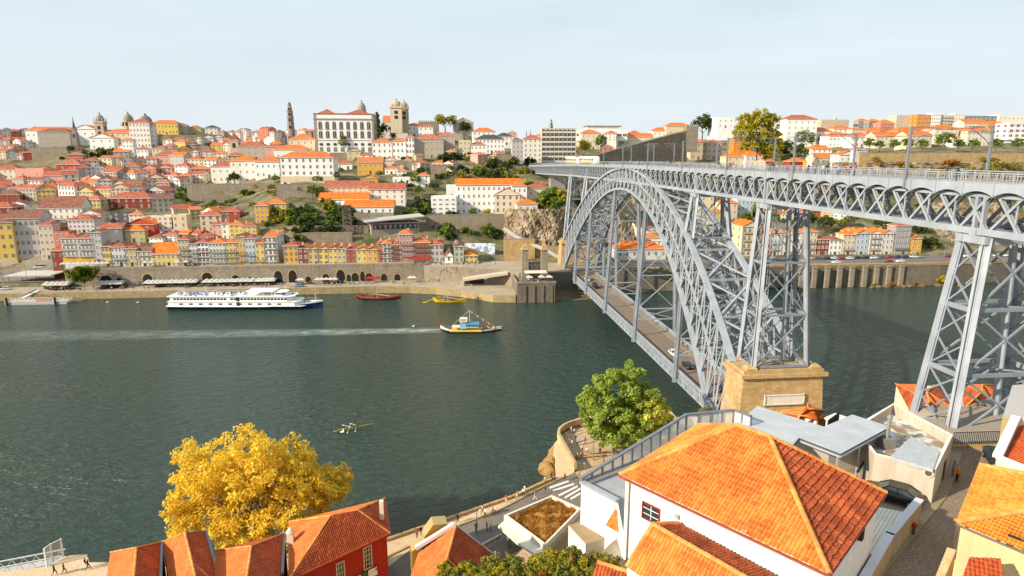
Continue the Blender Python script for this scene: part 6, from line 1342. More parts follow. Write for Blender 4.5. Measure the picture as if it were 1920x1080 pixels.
def terrace():
 z = 35.0; C0, C1, C2, C3 = onz(1090, 906, z), onz(1284, 831, z), onz(1372, 823, z), onz(1404, 836, z); Wc = WHS[4][0]; Nc = WHS[4][3]
 e = empty("cable_station_terrace", (C0.x, C0.y, z), 0, "white walled terrace with a glass screen balustrade beside the white house", "terrace"); o = e.location
 D = onz(1158, 942, z); m = MB(); wallpoly(m, [C1 - o, C0 - o, D - o, Vector((Wc.x, Wc.y, z)) - o], -14, .12); m.build("wall", plaster("#efe9de", 1, .4), e)
 m = MB(); m.face([(p - o) + Vector((0, 0, -.35)) for p in (C0, D, Vector((Wc.x, Wc.y, z)), Vector((Nc.x, Nc.y, z)), Vector((34, 56, z)), C3, C2, C1)]); m.build("floor", flat("terrace_grey", "#a7a9ac", .7), e)
 m = MB(); m.beam(C0 - o + Vector((0, 0, .15)), D - o + Vector((0, 0, .15)), .5, .25); m.build("coping", flat("metal_light", "#b9bcc0", .4, .3), e)
 N = NT("screen_glass"); N.color((.75, .76, .74)); N.b.inputs["Alpha"].default_value = .6; N.b.inputs["Roughness"].default_value = .25; FRM = flat("screen_frame", "#83888f", .45, .3)
 fr = MB();
 def seg(a, b, ha, hb, n):
  for i in range(n + 1):
   p = a.lerp(b, i / n) - o; h = ha + (hb - ha) * i / n; fr.box((p.x, p.y, h / 2), (.12, .22, h), 0, math.atan2((b - a).y, (b - a).x))
  fr.beam(a - o + Vector((0, 0, ha)), b - o + Vector((0, 0, hb)), .3, .16); fr.beam(a - o + Vector((0, 0, .12)), b - o + Vector((0, 0, .12)), .2, .2)
  for i in range(n):
   p, q = a.lerp(b, i / n) - o, a.lerp(b, (i + 1) / n) - o; h0, h1 = ha + (hb - ha) * i / n, ha + (hb - ha) * (i + 1) / n; g = MB(); g.face([p + Vector((0, 0, .2)), q + Vector((0, 0, .2)), q + Vector((0, 0, h1 - .1)), p + Vector((0, 0, h0 - .1))]); g.build("screen", N.mat, e)
 h1 = onplane(1284, 778, C0, C1).z - z; h0 = onplane(1102, 896, C0, C1).z - z; h2 = onplane(1372, 769, C1, C2).z - z
 seg(C0, C1, max(.5, h0), h1, 11); seg(C1, C2, h1, h2, 4); seg(C2, C3, h2, h2, 2); fr.build("screen_frame", FRM, e)
 q = [onz(*p, 31) for p in ((1066, 985), (1092, 976), (1135, 1008), (1098, 1020))]; e = empty("concrete_block", (q[0].x, q[0].y, 25), 0, "rough concrete block below the terrace wall", "block"); m = MB(); m.prism([(p.x - q[0].x, p.y - q[0].y) for p in q], -6, 6, 0, 1); m.build("body", [plaster("#d8d2ca", 1, .3), mixground("rough_top", "#b09a7c", "#9c8769", "#86735a", .8, .4)], e)
 q = [onz(*p, 33.2) for p in ((1136, 986), (1158, 975), (1158, 1000))]; e = empty("lean_to_roof", (q[0].x, q[0].y, 31), 0, "tiny tiled lean-to roof against the terrace wall", "roof"); o = e.location; m = MB(); a = q[0]; tiles(m, [a - o, q[2] - o + Vector((.3, -.3, 0)), q[2] - o + Vector((.9, .3, .7)), q[1] - o + Vector((.3, .3, .6))], seed=15); m.build("slope", TN, e)
terrace()
def flat_roofs():
 z = 37.2; px = ((1366, 806), (1420, 761), (1545, 800), (1598, 777), (1669, 800), (1576, 851), (1498, 821), (1482, 840), (1440, 826)); P = [onz(*p, z) for p in px]
 e = empty("cable_car_station", (P[5].x, P[5].y, 33), 0, "cable car station with a large flat grey metal roof behind the white house", "building"); o = e.location; N = NT("sheet_roof"); v = N.co("Object"); w_ = N.n("ShaderNodeTexWave"); w_.inputs["Scale"].default_value = .5; w_.inputs["Distortion"].default_value = .0; mp = N.n("ShaderNodeMapping"); mp.inputs["Rotation"].default_value = (0, 0, R(-38)); N.l(v, mp.inputs[0]); N.l(mp.outputs[0], w_.inputs["Vector"])
 a = N.ramp(N.noise(v, .5, 5), [(.3, lin("#a8adb2")), (.7, lin("#bdc0c3"))]); N.color(N.mix(N.ramp(w_.outputs["Fac"], [(.93, 0), (.97, .35)]), a, lin("#7f8489"))); N.b.inputs["Roughness"].default_value = .55
 m = MB(); m.prism([(p.x - o.x, p.y - o.y) for p in P], z - 33 - .25, z - 33, 1, 0, True); m.build("roof", [N.mat, flat("roof_edge", "#4a4c50", .5)], e)
 m = MB();
 for a, b in ((P[4], P[5]), (P[5], P[6])): m.beam(a - o + Vector((0, 0, -.28)), b - o + Vector((0, 0, -.28)), .16, .2)
 m.build("fascia_rail", flat("metal_light", "#b9bcc0", .4, .3), e)
 wm = plaster("#d9cfbf", 1, .2); m = MB(); q = [onz(*p, 33) for p in ((1655, 850), (1590, 855), (1490, 868), (1420, 800))]
 ins = lambda p, k: (p - o) * (1 - k) + (Vector(((P[1].x + P[4].x) / 2, (P[1].y + P[4].y) / 2, 0)) - Vector((o.x, o.y, 0))) * k
 ring = [ins(P[i], .12) for i in (6, 0, 1, 2, 3, 4)]; wallpoly(m, [Vector((p.x, p.y, 0)) for p in ring], -3, 3.9); a4 = ring[-1]; b4 = ins(P[5], .45); wallpoly(m, [Vector((a4.x, a4.y, 0)), Vector((b4.x, b4.y, 0)), Vector((ring[0].x, ring[0].y, 0))], -3, 3.9); m.build("wall", wm, e)
 m = MB();
 for i in (5, 4): p = ins(P[i], .08); m.box((p.x, p.y, 1.9), (.16, .16, 3.9))
 p = ins(P[5], .08).lerp(ins(P[4], .08), .45); m.box((p.x, p.y, 1.9), (.16, .16, 3.9)); m.build("column", flat("metal_light", "#b9bcc0", .4, .3), e)
 m = MB(); p = onz(1565, 842, 33.05) - o; m.box((p.x + .5, p.y + 1.5, 1.6), (3.2, .12, 3.1), 0, R(38)); m.build("dark_doorway", flat("dark_opening", (.03, .03, .03), .9), e)
 m = MB(); qs = [(1440, 840), (1500, 868), (1600, 905), (1690, 872), (1660, 845), (1560, 830)]; m.face([Vector((p.x, p.y, 33.06)) for p in (onz(x, y, 33) for x, y in qs)]); tag(m.build("yard_paving", mixground("yard_concrete", "#9a8f82", "#8b8075", "#6f665d", .5, .2)), kind="structure")
 a, b = onz(1605, 906, 33), onz(1640, 868, 33); e = empty("white_rail_panel", (a.x, a.y, 33), 0, "slanting white panel railing by the ramp beside the station", "railing"); o = e.location; m = MB(); d = b - a; m.hexa([(0, 0, 0), (.12, -.1, 0), (d.x + .12, d.y - .1, 0), (d.x, d.y, 0), (0, 0, 1.1), (.12, -.1, 1.1), (d.x + .12, d.y - .1, 2.3), (d.x, d.y, 2.3)]); m.build("panel", plaster("#f2efe9", 1, .1), e); m = MB(); m.beam((0, 0, 1.15), (d.x, d.y, 2.35), .2, .1); m.build("handrail", flat("metal_dark", "#44484c", .4, .4), e)
 z = 36.5; P = [onz(*p, z) for p in ((1675, 756), (1787, 815), (1755, 880), (1640, 852), (1583, 800))]; P[4] = onz(1600, 800, z); e = empty("concrete_building", (P[2].x, P[2].y, 33), 0, "pale concrete building with stained flat roof and tall parapet below the bridge pier", "building"); o = e.location; Q = [p - o for p in P]; c = sum(Q, Vector()) / 5
 cm = plaster("#c9bba8", .92, .8); m = MB(); wallpoly(m, Q + [Q[0]], -14, 3.5); I = [q + (c - q).normalized() * .42 for q in Q]
 for i in range(5):
  j = (i + 1) % 5; m.face([(Q[i].x, Q[i].y, 3.5), (Q[j].x, Q[j].y, 3.5), (I[j].x, I[j].y, 3.5), (I[i].x, I[i].y, 3.5)], 1); m.face([(I[i].x, I[i].y, 2.0), (I[i].x, I[i].y, 3.5), (I[j].x, I[j].y, 3.5), (I[j].x, I[j].y, 2.0)])
 m.build("wall", [cm, plaster("#e9e2d6", 1, .2)], e)
 N = NT("stained_roof"); v = N.co("Object"); s1 = N.ramp(N.noise(v, .55, 6, .65), [(.46, 0), (.56, 1)]); s2 = N.ramp(N.noise(v, .35, 4), [(.55, 0), (.62, 1)]); N.color(N.mix(N.math("MULTIPLY", s2, .6), N.mix(s1, lin("#d2cdc6"), lin("#8e8172")), lin("#8c6f3a"))); m = MB(); m.face([(p.x, p.y, 2.4) for p in reversed(I)]); m.build("roof", N.mat, e)
 m = MB(); k = [onz(*p, 36.7) - o for p in ((1669, 855), (1709, 816), (1762, 846), (1750, 878))]; m.prism([(p.x, p.y) for p in k], 3.3, 3.62, 0, 0); m.build("roof_sheet", flat("sheet_light", "#b4b8bb", .5), e)
 m = MB(); p = onz(1661, 838, 35.4) - o; m.box((p.x, p.y, 2.9), (1.3, 1.0, 1.0)); m.tube((p.x, p.y, 3.3), (p.x + .1, p.y + .1, 5.4), .17, n=10); m.lathe([(.26, 0), (.26, .2), (.03, .4)], (p.x + .1, p.y + .1, 5.4), 10); m.build("chimney", flat("flue_grey", "#8a8780", .5), e)
 m = MB(); p = onplane(1741, 886, P[2], P[3]) - o; dd = (P[3] - P[2]).normalized(); nn = Vector((dd.y, -dd.x, 0)); nn = nn if nn.y < 0 else -nn; m.tube(p - nn * .1, p + nn * .14, .42, n=16); m.tube(p + nn * .1, p + nn * .16, .28, n=16, m=1); m.build("round_vent", [plaster("#d2c5b4", .95, .4), flat("vent_dark", "#5b5650", .8)], e)
 m = MB(); p = onplane(1769, 882, P[2], P[1]) - o; m.box((p.x, p.y, .9), (.9, .14, 2.3), 0, math.atan2((P[1] - P[2]).y, (P[1] - P[2]).x)); m.build("door", flat("dark_door", "#3a332c", .8), e)
flat_roofs()
def street_bits():
 m = MB(); m.face([Vector((p.x, p.y, 33.02)) for p in (onz(x, y, 33) for x, y in ((1580, 1100), (1950, 1100), (1950, 860), (1785, 838), (1735, 945), (1668, 1010)))])
 N = NT("cobbles"); v = N.co("Object"); vo = N.n("ShaderNodeTexVoronoi"); vo.inputs["Scale"].default_value = 4.5; N.l(v, vo.inputs["Vector"]); a = N.ramp(N.noise(v, .4, 5), [(.3, lin("#8d7a69")), (.7, lin("#a8937c"))]); N.color(N.mix(N.ramp(vo.outputs["Distance"], [(.1, 0), (.6, .55)]), a, lin("#5d5047"))); N.bump(vo.outputs["Distance"], -.5, .04); tag(m.build("cobbled_street", N.mat), kind="structure")
 m = MB(); L = [onz(*p, 33) for p in ((1790, 850), (1762, 925), (1712, 985), (1650, 1060), (1625, 1095))]
 for a, b in zip(L[:-1], L[1:]): m.beam(a + Vector((0, 0, .08)), b + Vector((0, 0, .08)), 1.3, .1)
 tag(m.build("street_kerb", mixground("kerb_stone", "#a89882", "#98886f", "#83745e", .6, .2)), kind="structure")
 A, B, C = [onz(*p, 35.3) for p in ((1724, 936), (1669, 1000), (1615, 1092))]; e = empty("street_wall", (A.x, A.y, 33), 0, "stained rendered wall with pale top between the parking yard and the street", "wall"); o = e.location; m = MB()
 for a, b in ((A, B), (B, C)):
  d = b - a; m.box(((a.x + b.x) / 2 - o.x, (a.y + b.y) / 2 - o.y, .6), (d.length + .2, .45, 3.2), 0, math.atan2(d.y, d.x));
 m.build("wall", plaster("#cdb48e", .9, .8), e); m = MB()
 for a, b in ((A, B), (B, C)): d = b - a; m.box(((a.x + b.x) / 2 - o.x, (a.y + b.y) / 2 - o.y, 2.26), (d.length + .24, .62, .12), 0, math.atan2(d.y, d.x))
 m.build("coping", plaster("#cfcdcf", 1, .2), e)
 m = MB(); q = [onz(*p, 33.2) for p in ((1640, 950), (1700, 962), (1640, 1035), (1560, 1110), (1540, 1080))]; m.face([Vector((p.x, p.y, 33.25)) for p in reversed(q)]); N = NT("pale_decking"); v = N.co("Object"); mp = N.n("ShaderNodeMapping"); mp.inputs["Rotation"].default_value = (0, 0, R(-42)); N.l(v, mp.inputs[0]); w_ = N.n("ShaderNodeTexWave", bands_direction='Y'); w_.inputs["Scale"].default_value = 1.1; N.l(mp.outputs[0], w_.inputs["Vector"]); N.color(N.mix(N.ramp(w_.outputs["Fac"], [(.0, 1), (.12, 0)]), N.ramp(N.noise(v, .5, 5), [(.3, lin("#dcd2c2")), (.7, lin("#efe8da"))]), lin("#a89c8a"))); tag(m.build("pale_decking", N.mat), kind="structure")
 p = onz(1712, 1003, 33.05); e = empty("fire_hydrant", p, 0, "red topped fire hydrant against the street wall", "hydrant"); m = MB(); m.lathe([(.16, 0), (.12, .1), (.1, .75)], n=10); m.build("body", flat("hydrant_grey", "#5a5550", .6), e); m = MB(); m.lathe([(.17, .75), (.19, .95), (.12, 1.08), (.02, 1.12)], n=10); m.box((0, 0, .9), (.5, .14, .14)); m.build("cap", flat("hydrant_red", "#b3271c", .5), e)
 a, b = onz(1785, 845, 32.6), onz(1890, 842, 32.6); e = empty("iron_fence", (a.x, a.y, 32.6), 0, "dark iron fence on a low wall in front of the bridge pier foot", "fence"); d = b - a; m = MB(); m.beam((0, 0, .3), (d.x, d.y, .3), .4, .7); m.build("plinth", GRANW, e); m = MB(); n = 30
 for i in range(n + 1): m.box((d.x * i / n, d.y * i / n, 1.4), (.05, .05, 1.5))
 m.beam((0, 0, 2.1), (d.x, d.y, 2.1), .06); m.beam((0, 0, .9), (d.x, d.y, .9), .06); m.build("bars", flat("fence_iron", "#3f4347", .5, .3), e)
street_bits()
def right_houses():
 z = 38; A, Bp, C, D = onz(1835, 873, 39.3), onz(1792, 981, 37.6), onz(1925, 1037, 37.4), onz(1990, 905, 39.5)
 e = empty("old_tiled_house", (Bp.x, Bp.y, 33), 0, "old house with weathered yellow-orange tile roof at the right edge", "house"); o = e.location; Rg = onz(1990, 950, 39.0)
 m = MB(); tiles(m, sub((Bp, A, D, Rg), o), seed=21, tw=.24, cl=.36); tiles(m, sub((Bp, C + (C - Bp) * .5, Rg), o), seed=22, tw=.24, cl=.36); m.build("roof", TY, e); m = MB(); caps(m, Bp - o + Vector((0, 0, .1)), Rg - o + Vector((0, 0, .1)), .22, 3); m.build("ridge_tiles", CAPM, e); m = MB(); caps(m, A - o + Vector((0, 0, .08)), D - o + Vector((0, 0, .08)), .2, 4); m.build("ridge_tiles", CAPM, e)
 i1 = Bp - o + Vector((.45, .25, -.1)); C2 = C + (C - Bp) * .5; m = MB(); wallpoly(m, [A - o + Vector((.5, -.2, -.1)), i1, C2 - o + Vector((.3, .5, -.1))], -3); m.build("wall", plaster("#d6bb8e", 1, .45), e); m = MB(); m.tube(Bp - o + Vector((0, 0, -.08)), C2 - o + Vector((0, 0, -.08)), .09, n=8); m.tube(Bp - o + Vector((.1, .0, -.1)), Bp - o + Vector((.35, .1, -3)), .08, n=8); m.build("gutter", flat("gutter_dark", "#5a5350", .5), e)
 p = onplane(1899, 1015, i1 + o, C2) - o;
 for k in (0, .75): m = MB(); m.box((p.x + .02, p.y - .05, p.z + .35 - k * .9), (.75, .14, .16), 0, math.atan2((C2 - Bp).y, (C2 - Bp).x)); m.build("vent_slot", flat("dark_opening", (.03, .03, .03), .9), e)
 q = [onz(*p, 37.2) for p in ((1776, 1026), (1793, 1031), (1768, 1090), (1750, 1090))]; e = empty("wall_stub", (q[0].x, q[0].y, 33), 0, "lichen-yellow wall stub at the bottom edge by the old tiled house", "wall"); m = MB(); m.prism([(p.x - q[0].x, p.y - q[0].y) for p in q], -3, 4.2, 0, 1); m.build("body", [plaster("#d9a05a", 1, .5), mixground("lichen_top", "#dcae62", "#e9d9b0", "#b98a45", .9, .3)], e)
 q = [onz(*p, 36.2) for p in ((1815, 1062), (1800, 1095), (1890, 1120), (1872, 1068))]; e = empty("broken_roof", (q[0].x, q[0].y, 33), 0, "broken red tile roof fragment at the bottom edge under the old house wall", "roof"); o = e.location; m = MB(); tiles(m, [q[1] - o, q[2] - o, q[3] - o + Vector((0, 0, .8)), q[0] - o + Vector((0, 0, .8))], seed=31); m.build("slope", TR, e)
 zt = 39.5; a, b, c = onz(1905, 782, zt), onz(1870, 856, zt - 1.2), onz(1990, 905, zt - 1.2); d = onz(2010, 790, zt); e = empty("edge_building", (b.x, b.y, 33), 0, "building with white parapet and red tiled roof at the upper right edge below the pier", "building"); o = e.location; m = MB(); wallpoly(m, [d - o, a - o, b - o, c - o], -4); m.build("wall", plaster("#e2d5bd", 1, .5), e); m = MB(); m.beam(a - o, b - o, .7, .3); m.beam(b - o, c - o, .4, .3); m.build("parapet", plaster("#e9e2d6", 1, .2), e)
 m = MB(); tiles(m, [p - o + Vector((.5, 0, -.5)) for p in (b, c, d, a)], seed=33); m.build("roof", TR, e)
 a, b, c, d = onz(1898, 722, 40), onz(1880, 782, 39.2), onz(1990, 790, 39.2), onz(2000, 715, 40.5); e = empty("sheet_roof_hut", (b.x, b.y, 35), 0, "hut with a grey corrugated sheet roof at the right edge beside the pier", "hut"); o = e.location; N = NT("corrugated"); v = N.co("Object"); w_ = N.n("ShaderNodeTexWave"); w_.inputs["Scale"].default_value = 1.6; N.l(v, w_.inputs["Vector"]); N.color(N.mix(w_.outputs["Fac"], lin("#8f8d8c"), lin("#c9c5c2"))); N.bump(w_.outputs["Fac"], .6, .06); m = MB(); m.face([p - o for p in (b, c, d, a)]); m.build("roof", N.mat, e); m = MB(); wallpoly(m, [a - o, b - o, c - o], -5); m.build("wall", plaster("#c9b27c", .9, .5), e)
right_houses()
def simple_hip(name, label, pts, z, zr, zb, ridge, tmat, wallc, seed, cat="house", rp=True, tw=.26, cl=.42, wins=(), ins=.35, chim=()):
 """near house from the pixel corners of its eaves (in order) and of its ridge"""
 E_ = [onz(*p, z) if len(p) == 2 else onz(p[0], p[1], p[2]) for p in pts]; Rg = [onz(*p, zr) for p in ridge]; c = sum(E_, Vector()) / len(E_); e = empty(name, (c.x, c.y, zb), 0, label, cat); o = e.location; return e, o, E_, Rg
def foreground_houses():
 ZE, ZR = 14.5, 17.5
 def unit(label, BL, BR_, RP, RF, FL, FR, seed, dormer):
  bl, br, rp, rf = onz(*BL, ZE), onz(*BR_, ZE), onz(*RP, ZR), onz(*RF, ZR); d = rf - rp; d.z = 0; n = max(9, d.length + 4); d = d.normalized(); fl, fr, rf2 = bl + d * n, br + d * n, rp + d * (n + 1); rf2 = rp + d * n
  e = empty("terrace_house", ((bl.x + fr.x) / 2, (bl.y + fr.y) / 2, PZ), 0, label, "house", "three gabled terrace houses at the bottom left"); o = e.location
  m = MB(); tiles(m, sub((fl, bl, rp, rf2), o), .22, .34, .035, .02, seed); m.build("roof", TS, e); m = MB(); tiles(m, sub((br, fr, rf2, rp), o), .22, .34, .035, .02, seed + 1); tiles(m, sub((bl, br, rp), o), .22, .34, .035, .02, seed + 2); m.build("roof", TR, e)  # right and back slopes take the darker tile colour that stands for shade
  m = MB(); up = Vector((0, 0, .05)); caps(m, rp - o + up, rf2 - o + up, .13, seed); caps(m, bl - o + up, rp - o + up, .13, seed + 1); caps(m, br - o + up, rp - o + up, .13, seed + 2); m.build("ridge_tiles", CAPM, e)
  k = lambda p: Vector((p.x, p.y, ZE - .1)) - o; m = MB(); wallpoly(m, [k(br), k(bl), k(fl), k(fr), k(br)], -2); m.build("wall", plaster("#b5452f", 1, .3), e)
  m = MB(); s = Vector((0, 0, .12)); m.beam(br - o + s, fr - o + s, .3, .35); m.build("party_wall", flat("flashing", "#8d8f92", .5, .2), e)
  if dormer:
   q = onz(*dormer, ZR - .2) - o; rt = Vector((d.y, -d.x, 0)); m = MB(); a0, b0, c0 = q + d * 2.6 - rt * 1.9 + Vector((0, 0, -1.7)), q + d * 2.6 + rt * 1.9 + Vector((0, 0, -1.7)), q; tiles(m, (a0, b0, c0), .3, .34, .05, .04, seed + 5); m.build("dormer", TD, e); m = MB(); caps(m, a0 + up, c0 + up, .12, 2); caps(m, b0 + up, c0 + up, .12, 3); m.build("dormer_ridge", CAPM, e)
 unit("leftmost terrace house with plain orange roof in lit and shaded tones at the bottom left", (207.5, 1036.5), (304, 1016.7), (256, 1027.7), (251, 1080), 0, 0, 41, None)
 unit("middle terrace house with small triangular dormer left of the yellow tree", (305, 1017), (386, 996), (347, 1000), (360, 1056), 0, 0, 45, (360, 1056))
 unit("right terrace house with dormer in front of the yellow tree", (402, 1033), (534, 1000), (471, 1025), (466, 1060), 0, 0, 49, (466, 1060))
 bl, br, fr, ra, rb = onz(543, 979, ZE), onz(722, 935, ZE), onz(731, 1000, ZE), onz(620, 968, 18), onz(671, 957, 18); fl = onz(540, 1090, ZE); e = empty("red_house", ((bl.x + fr.x) / 2, (bl.y + fr.y) / 2, PZ), 0, "red walled house with a steep orange-red hip roof and cream windows beside the yellow tree", "house"); o = e.location
 m = MB(); tiles(m, sub((fl, bl, ra), o), .24, .36, .045, .025, 61); tiles(m, sub((br, bl, ra, rb), o), .24, .36, .05, .03, 62); m.build("roof", TS, e); m = MB(); tiles(m, sub((fl, fr, rb, ra), o), .26, .36, .06, .03, 63); tiles(m, sub((fr, br, rb), o), .24, .36, .045, .025, 64); m.build("roof", TR, e)
 m = MB(); up = Vector((0, 0, .06))
 for i, (a, b) in enumerate(((fl, ra), (bl, ra), (br, rb), (fr, rb), (ra, rb))): caps(m, a - o + up, b - o + up, .15, i)
 m.build("ridge_tiles", CAPM, e); c = (bl + fr) / 2; I = [p + (c - p).normalized() * .45 for p in (bl, br, fr, fl)]; k = [Vector((p.x, p.y, ZE - .1)) - o for p in I]; m = MB(); wallpoly(m, [k[0], k[3], k[2], k[1], k[0]], -1); m.build("wall", plaster("#b0301f", 1, .3), e)
 m = MB(); m.beam(fl - o, fr - o, .2, .22); m.beam(fr - o, br - o, .2, .22); m.build("eave", flat("eave_orange", "#b9532f", .6), e)
 P0, P1 = I[3], I[2]; CRF = flat("cream_frame", "#e6d9a8", .6)
 for bx in (((680, 1028), (698, 1062)), ((629, 1058), (648, 1100))): small_window("window", e, o, P0, P1, bx, CRF, 3, 5, .05)
 m = MB(); a = onz(716, 963, 16.4) - o; m.box((a.x, a.y, a.z + .6), (.55, .7, 2.6)); m.build("chimney", plaster("#e2d5bd", 1, .3), e); m = MB(); a = onz(545, 1012, 15.2) - o; m.box((a.x, a.y, a.z + .3), (.8, .8, 1.6)); m.lathe([(.55, 1.1), (.3, 1.5), (.05, 1.7)], (a.x, a.y, a.z), 8); m.build("chimney", plaster("#e2d5bd", 1, .3), e)
 ln = empty("washing_line", onplane(690, 1066, P0, P1), 0, "washing line with white and green laundry under the red house window", "laundry"); d = (P1 - P0).normalized(); nn = Vector((d.y, -d.x, 0)); nn = nn if nn.y < 0 else -nn
 for i, (x, w_, h, c_) in enumerate(((-2.6, .5, .5, "#d9d6d2"), (-1.9, .6, .7, "#c9b8b0"), (-1.1, .7, .9, "#3f6b3d"), (-.2, 1.3, 1.2, "#f2efe9"), (.7, .5, .5, "#a83a3a"))): m = MB(); p = d * x + nn * .35; m.face([p + Vector((0, 0, -h)), p + d * w_ + Vector((0, 0, -h)) + nn * .1, p + d * w_, p]); m.build("garment", flat("laundry_" + c_, c_, .9), ln)
 m = MB(); m.beam(d * -3 + nn * .35, d * 1.6 + nn * .35, .02); m.build("line", DKF, ln)
 ap, rf = onz(855, 986, 17), onz(838, 1049, 17); rc, lc = onz(923, 1038, 13), onz(784, 1030, 14.2); d = rf - ap; d.z = 0; d.normalize(); lf = lc + d * 14 + Vector((0, 0, -1.2)); lc2 = lc + Vector((0, 0, -.6)); rr = rc + d * 7; e = empty("orange_roofed_warehouse", (ap.x, ap.y - 3, PZ), 0, "warehouse with smooth orange hip roof and white flashing at the bottom centre", "building"); o = e.location; fo = rf + d * 3 + Vector((0, 0, -2)); front = onz(880, 1090, 13)
 m = MB(); tiles(m, sub((lf, lc2, ap, rf), o), .22, .34, .035, .02, 71); m.build("roof", TS, e); m = MB(); tiles(m, sub((front, rc, ap, rf), o), .22, .34, .035, .02, 72); tiles(m, sub((lf, front, rf), o), .22, .34, .04, .03, 73); m.build("roof", TR, e)
 m = MB(); caps(m, ap - o + up, rf - o + up, .15, 4); caps(m, front - o + up, rf - o + up, .13, 5); m.build("ridge_tiles", CAPM, e); m = MB(); m.beam(lc - o + Vector((-.3, .2, .1)), ap - o + Vector((-.2, .3, .1)), .6, .45); m.beam(ap - o + up, rc - o + up, .14, .16); m.build("flashing", plaster("#d8d6d4", 1, .3), e)
 k = lambda p: Vector((p.x, p.y, p.z - .15)) - o; m = MB(); wallpoly(m, [k(ap), k(lc2), k(lf), k(front), k(rc), k(ap)], -1); m.build("wall", plaster("#d9a640", .9, .5), e)
 q = [onz(*p, 15.5) for p in ((790, 1014), (800, 985), (812, 970), (842, 969), (842, 990), (815, 1012))]; e = empty("ochre_gable_wall", (q[0].x, q[0].y, PZ), 0, "weathered ochre stepped gable wall beside the warehouse roof", "wall"); A0, A1 = lc + Vector((-.9, .6, 0)), ap + Vector((-.6, 1.0, 0)); o = e.location; d2 = A1 - A0; d2.z = 0; L = d2.length; d2.normalize(); nn = Vector((-d2.y, d2.x, 0)); m = MB(); prof = [(0, -9), (0, -.4), (L * .3, .5), (L * .33, 1.5), (L * .55, 3.0), (L * .9, 2.9), (L * .95, .4), (L * 1.02, -9)]
 f0 = [A0 - o + d2 * x + Vector((0, 0, z - .3)) for x, z in prof]; f1 = [p + nn * 2.0 for p in f0]; m.face(f0); m.face(list(reversed(f1)))
 for i in range(len(f0)): j = (i + 1) % len(f0); m.face([f0[i], f1[i], f1[j], f0[j]], 1 if 0 < i < 6 else 0)
 m.build("wall", [plaster("#a87a2e", .9, 1.0), plaster("#b9a26c", .9, .8)], e)
foreground_houses()
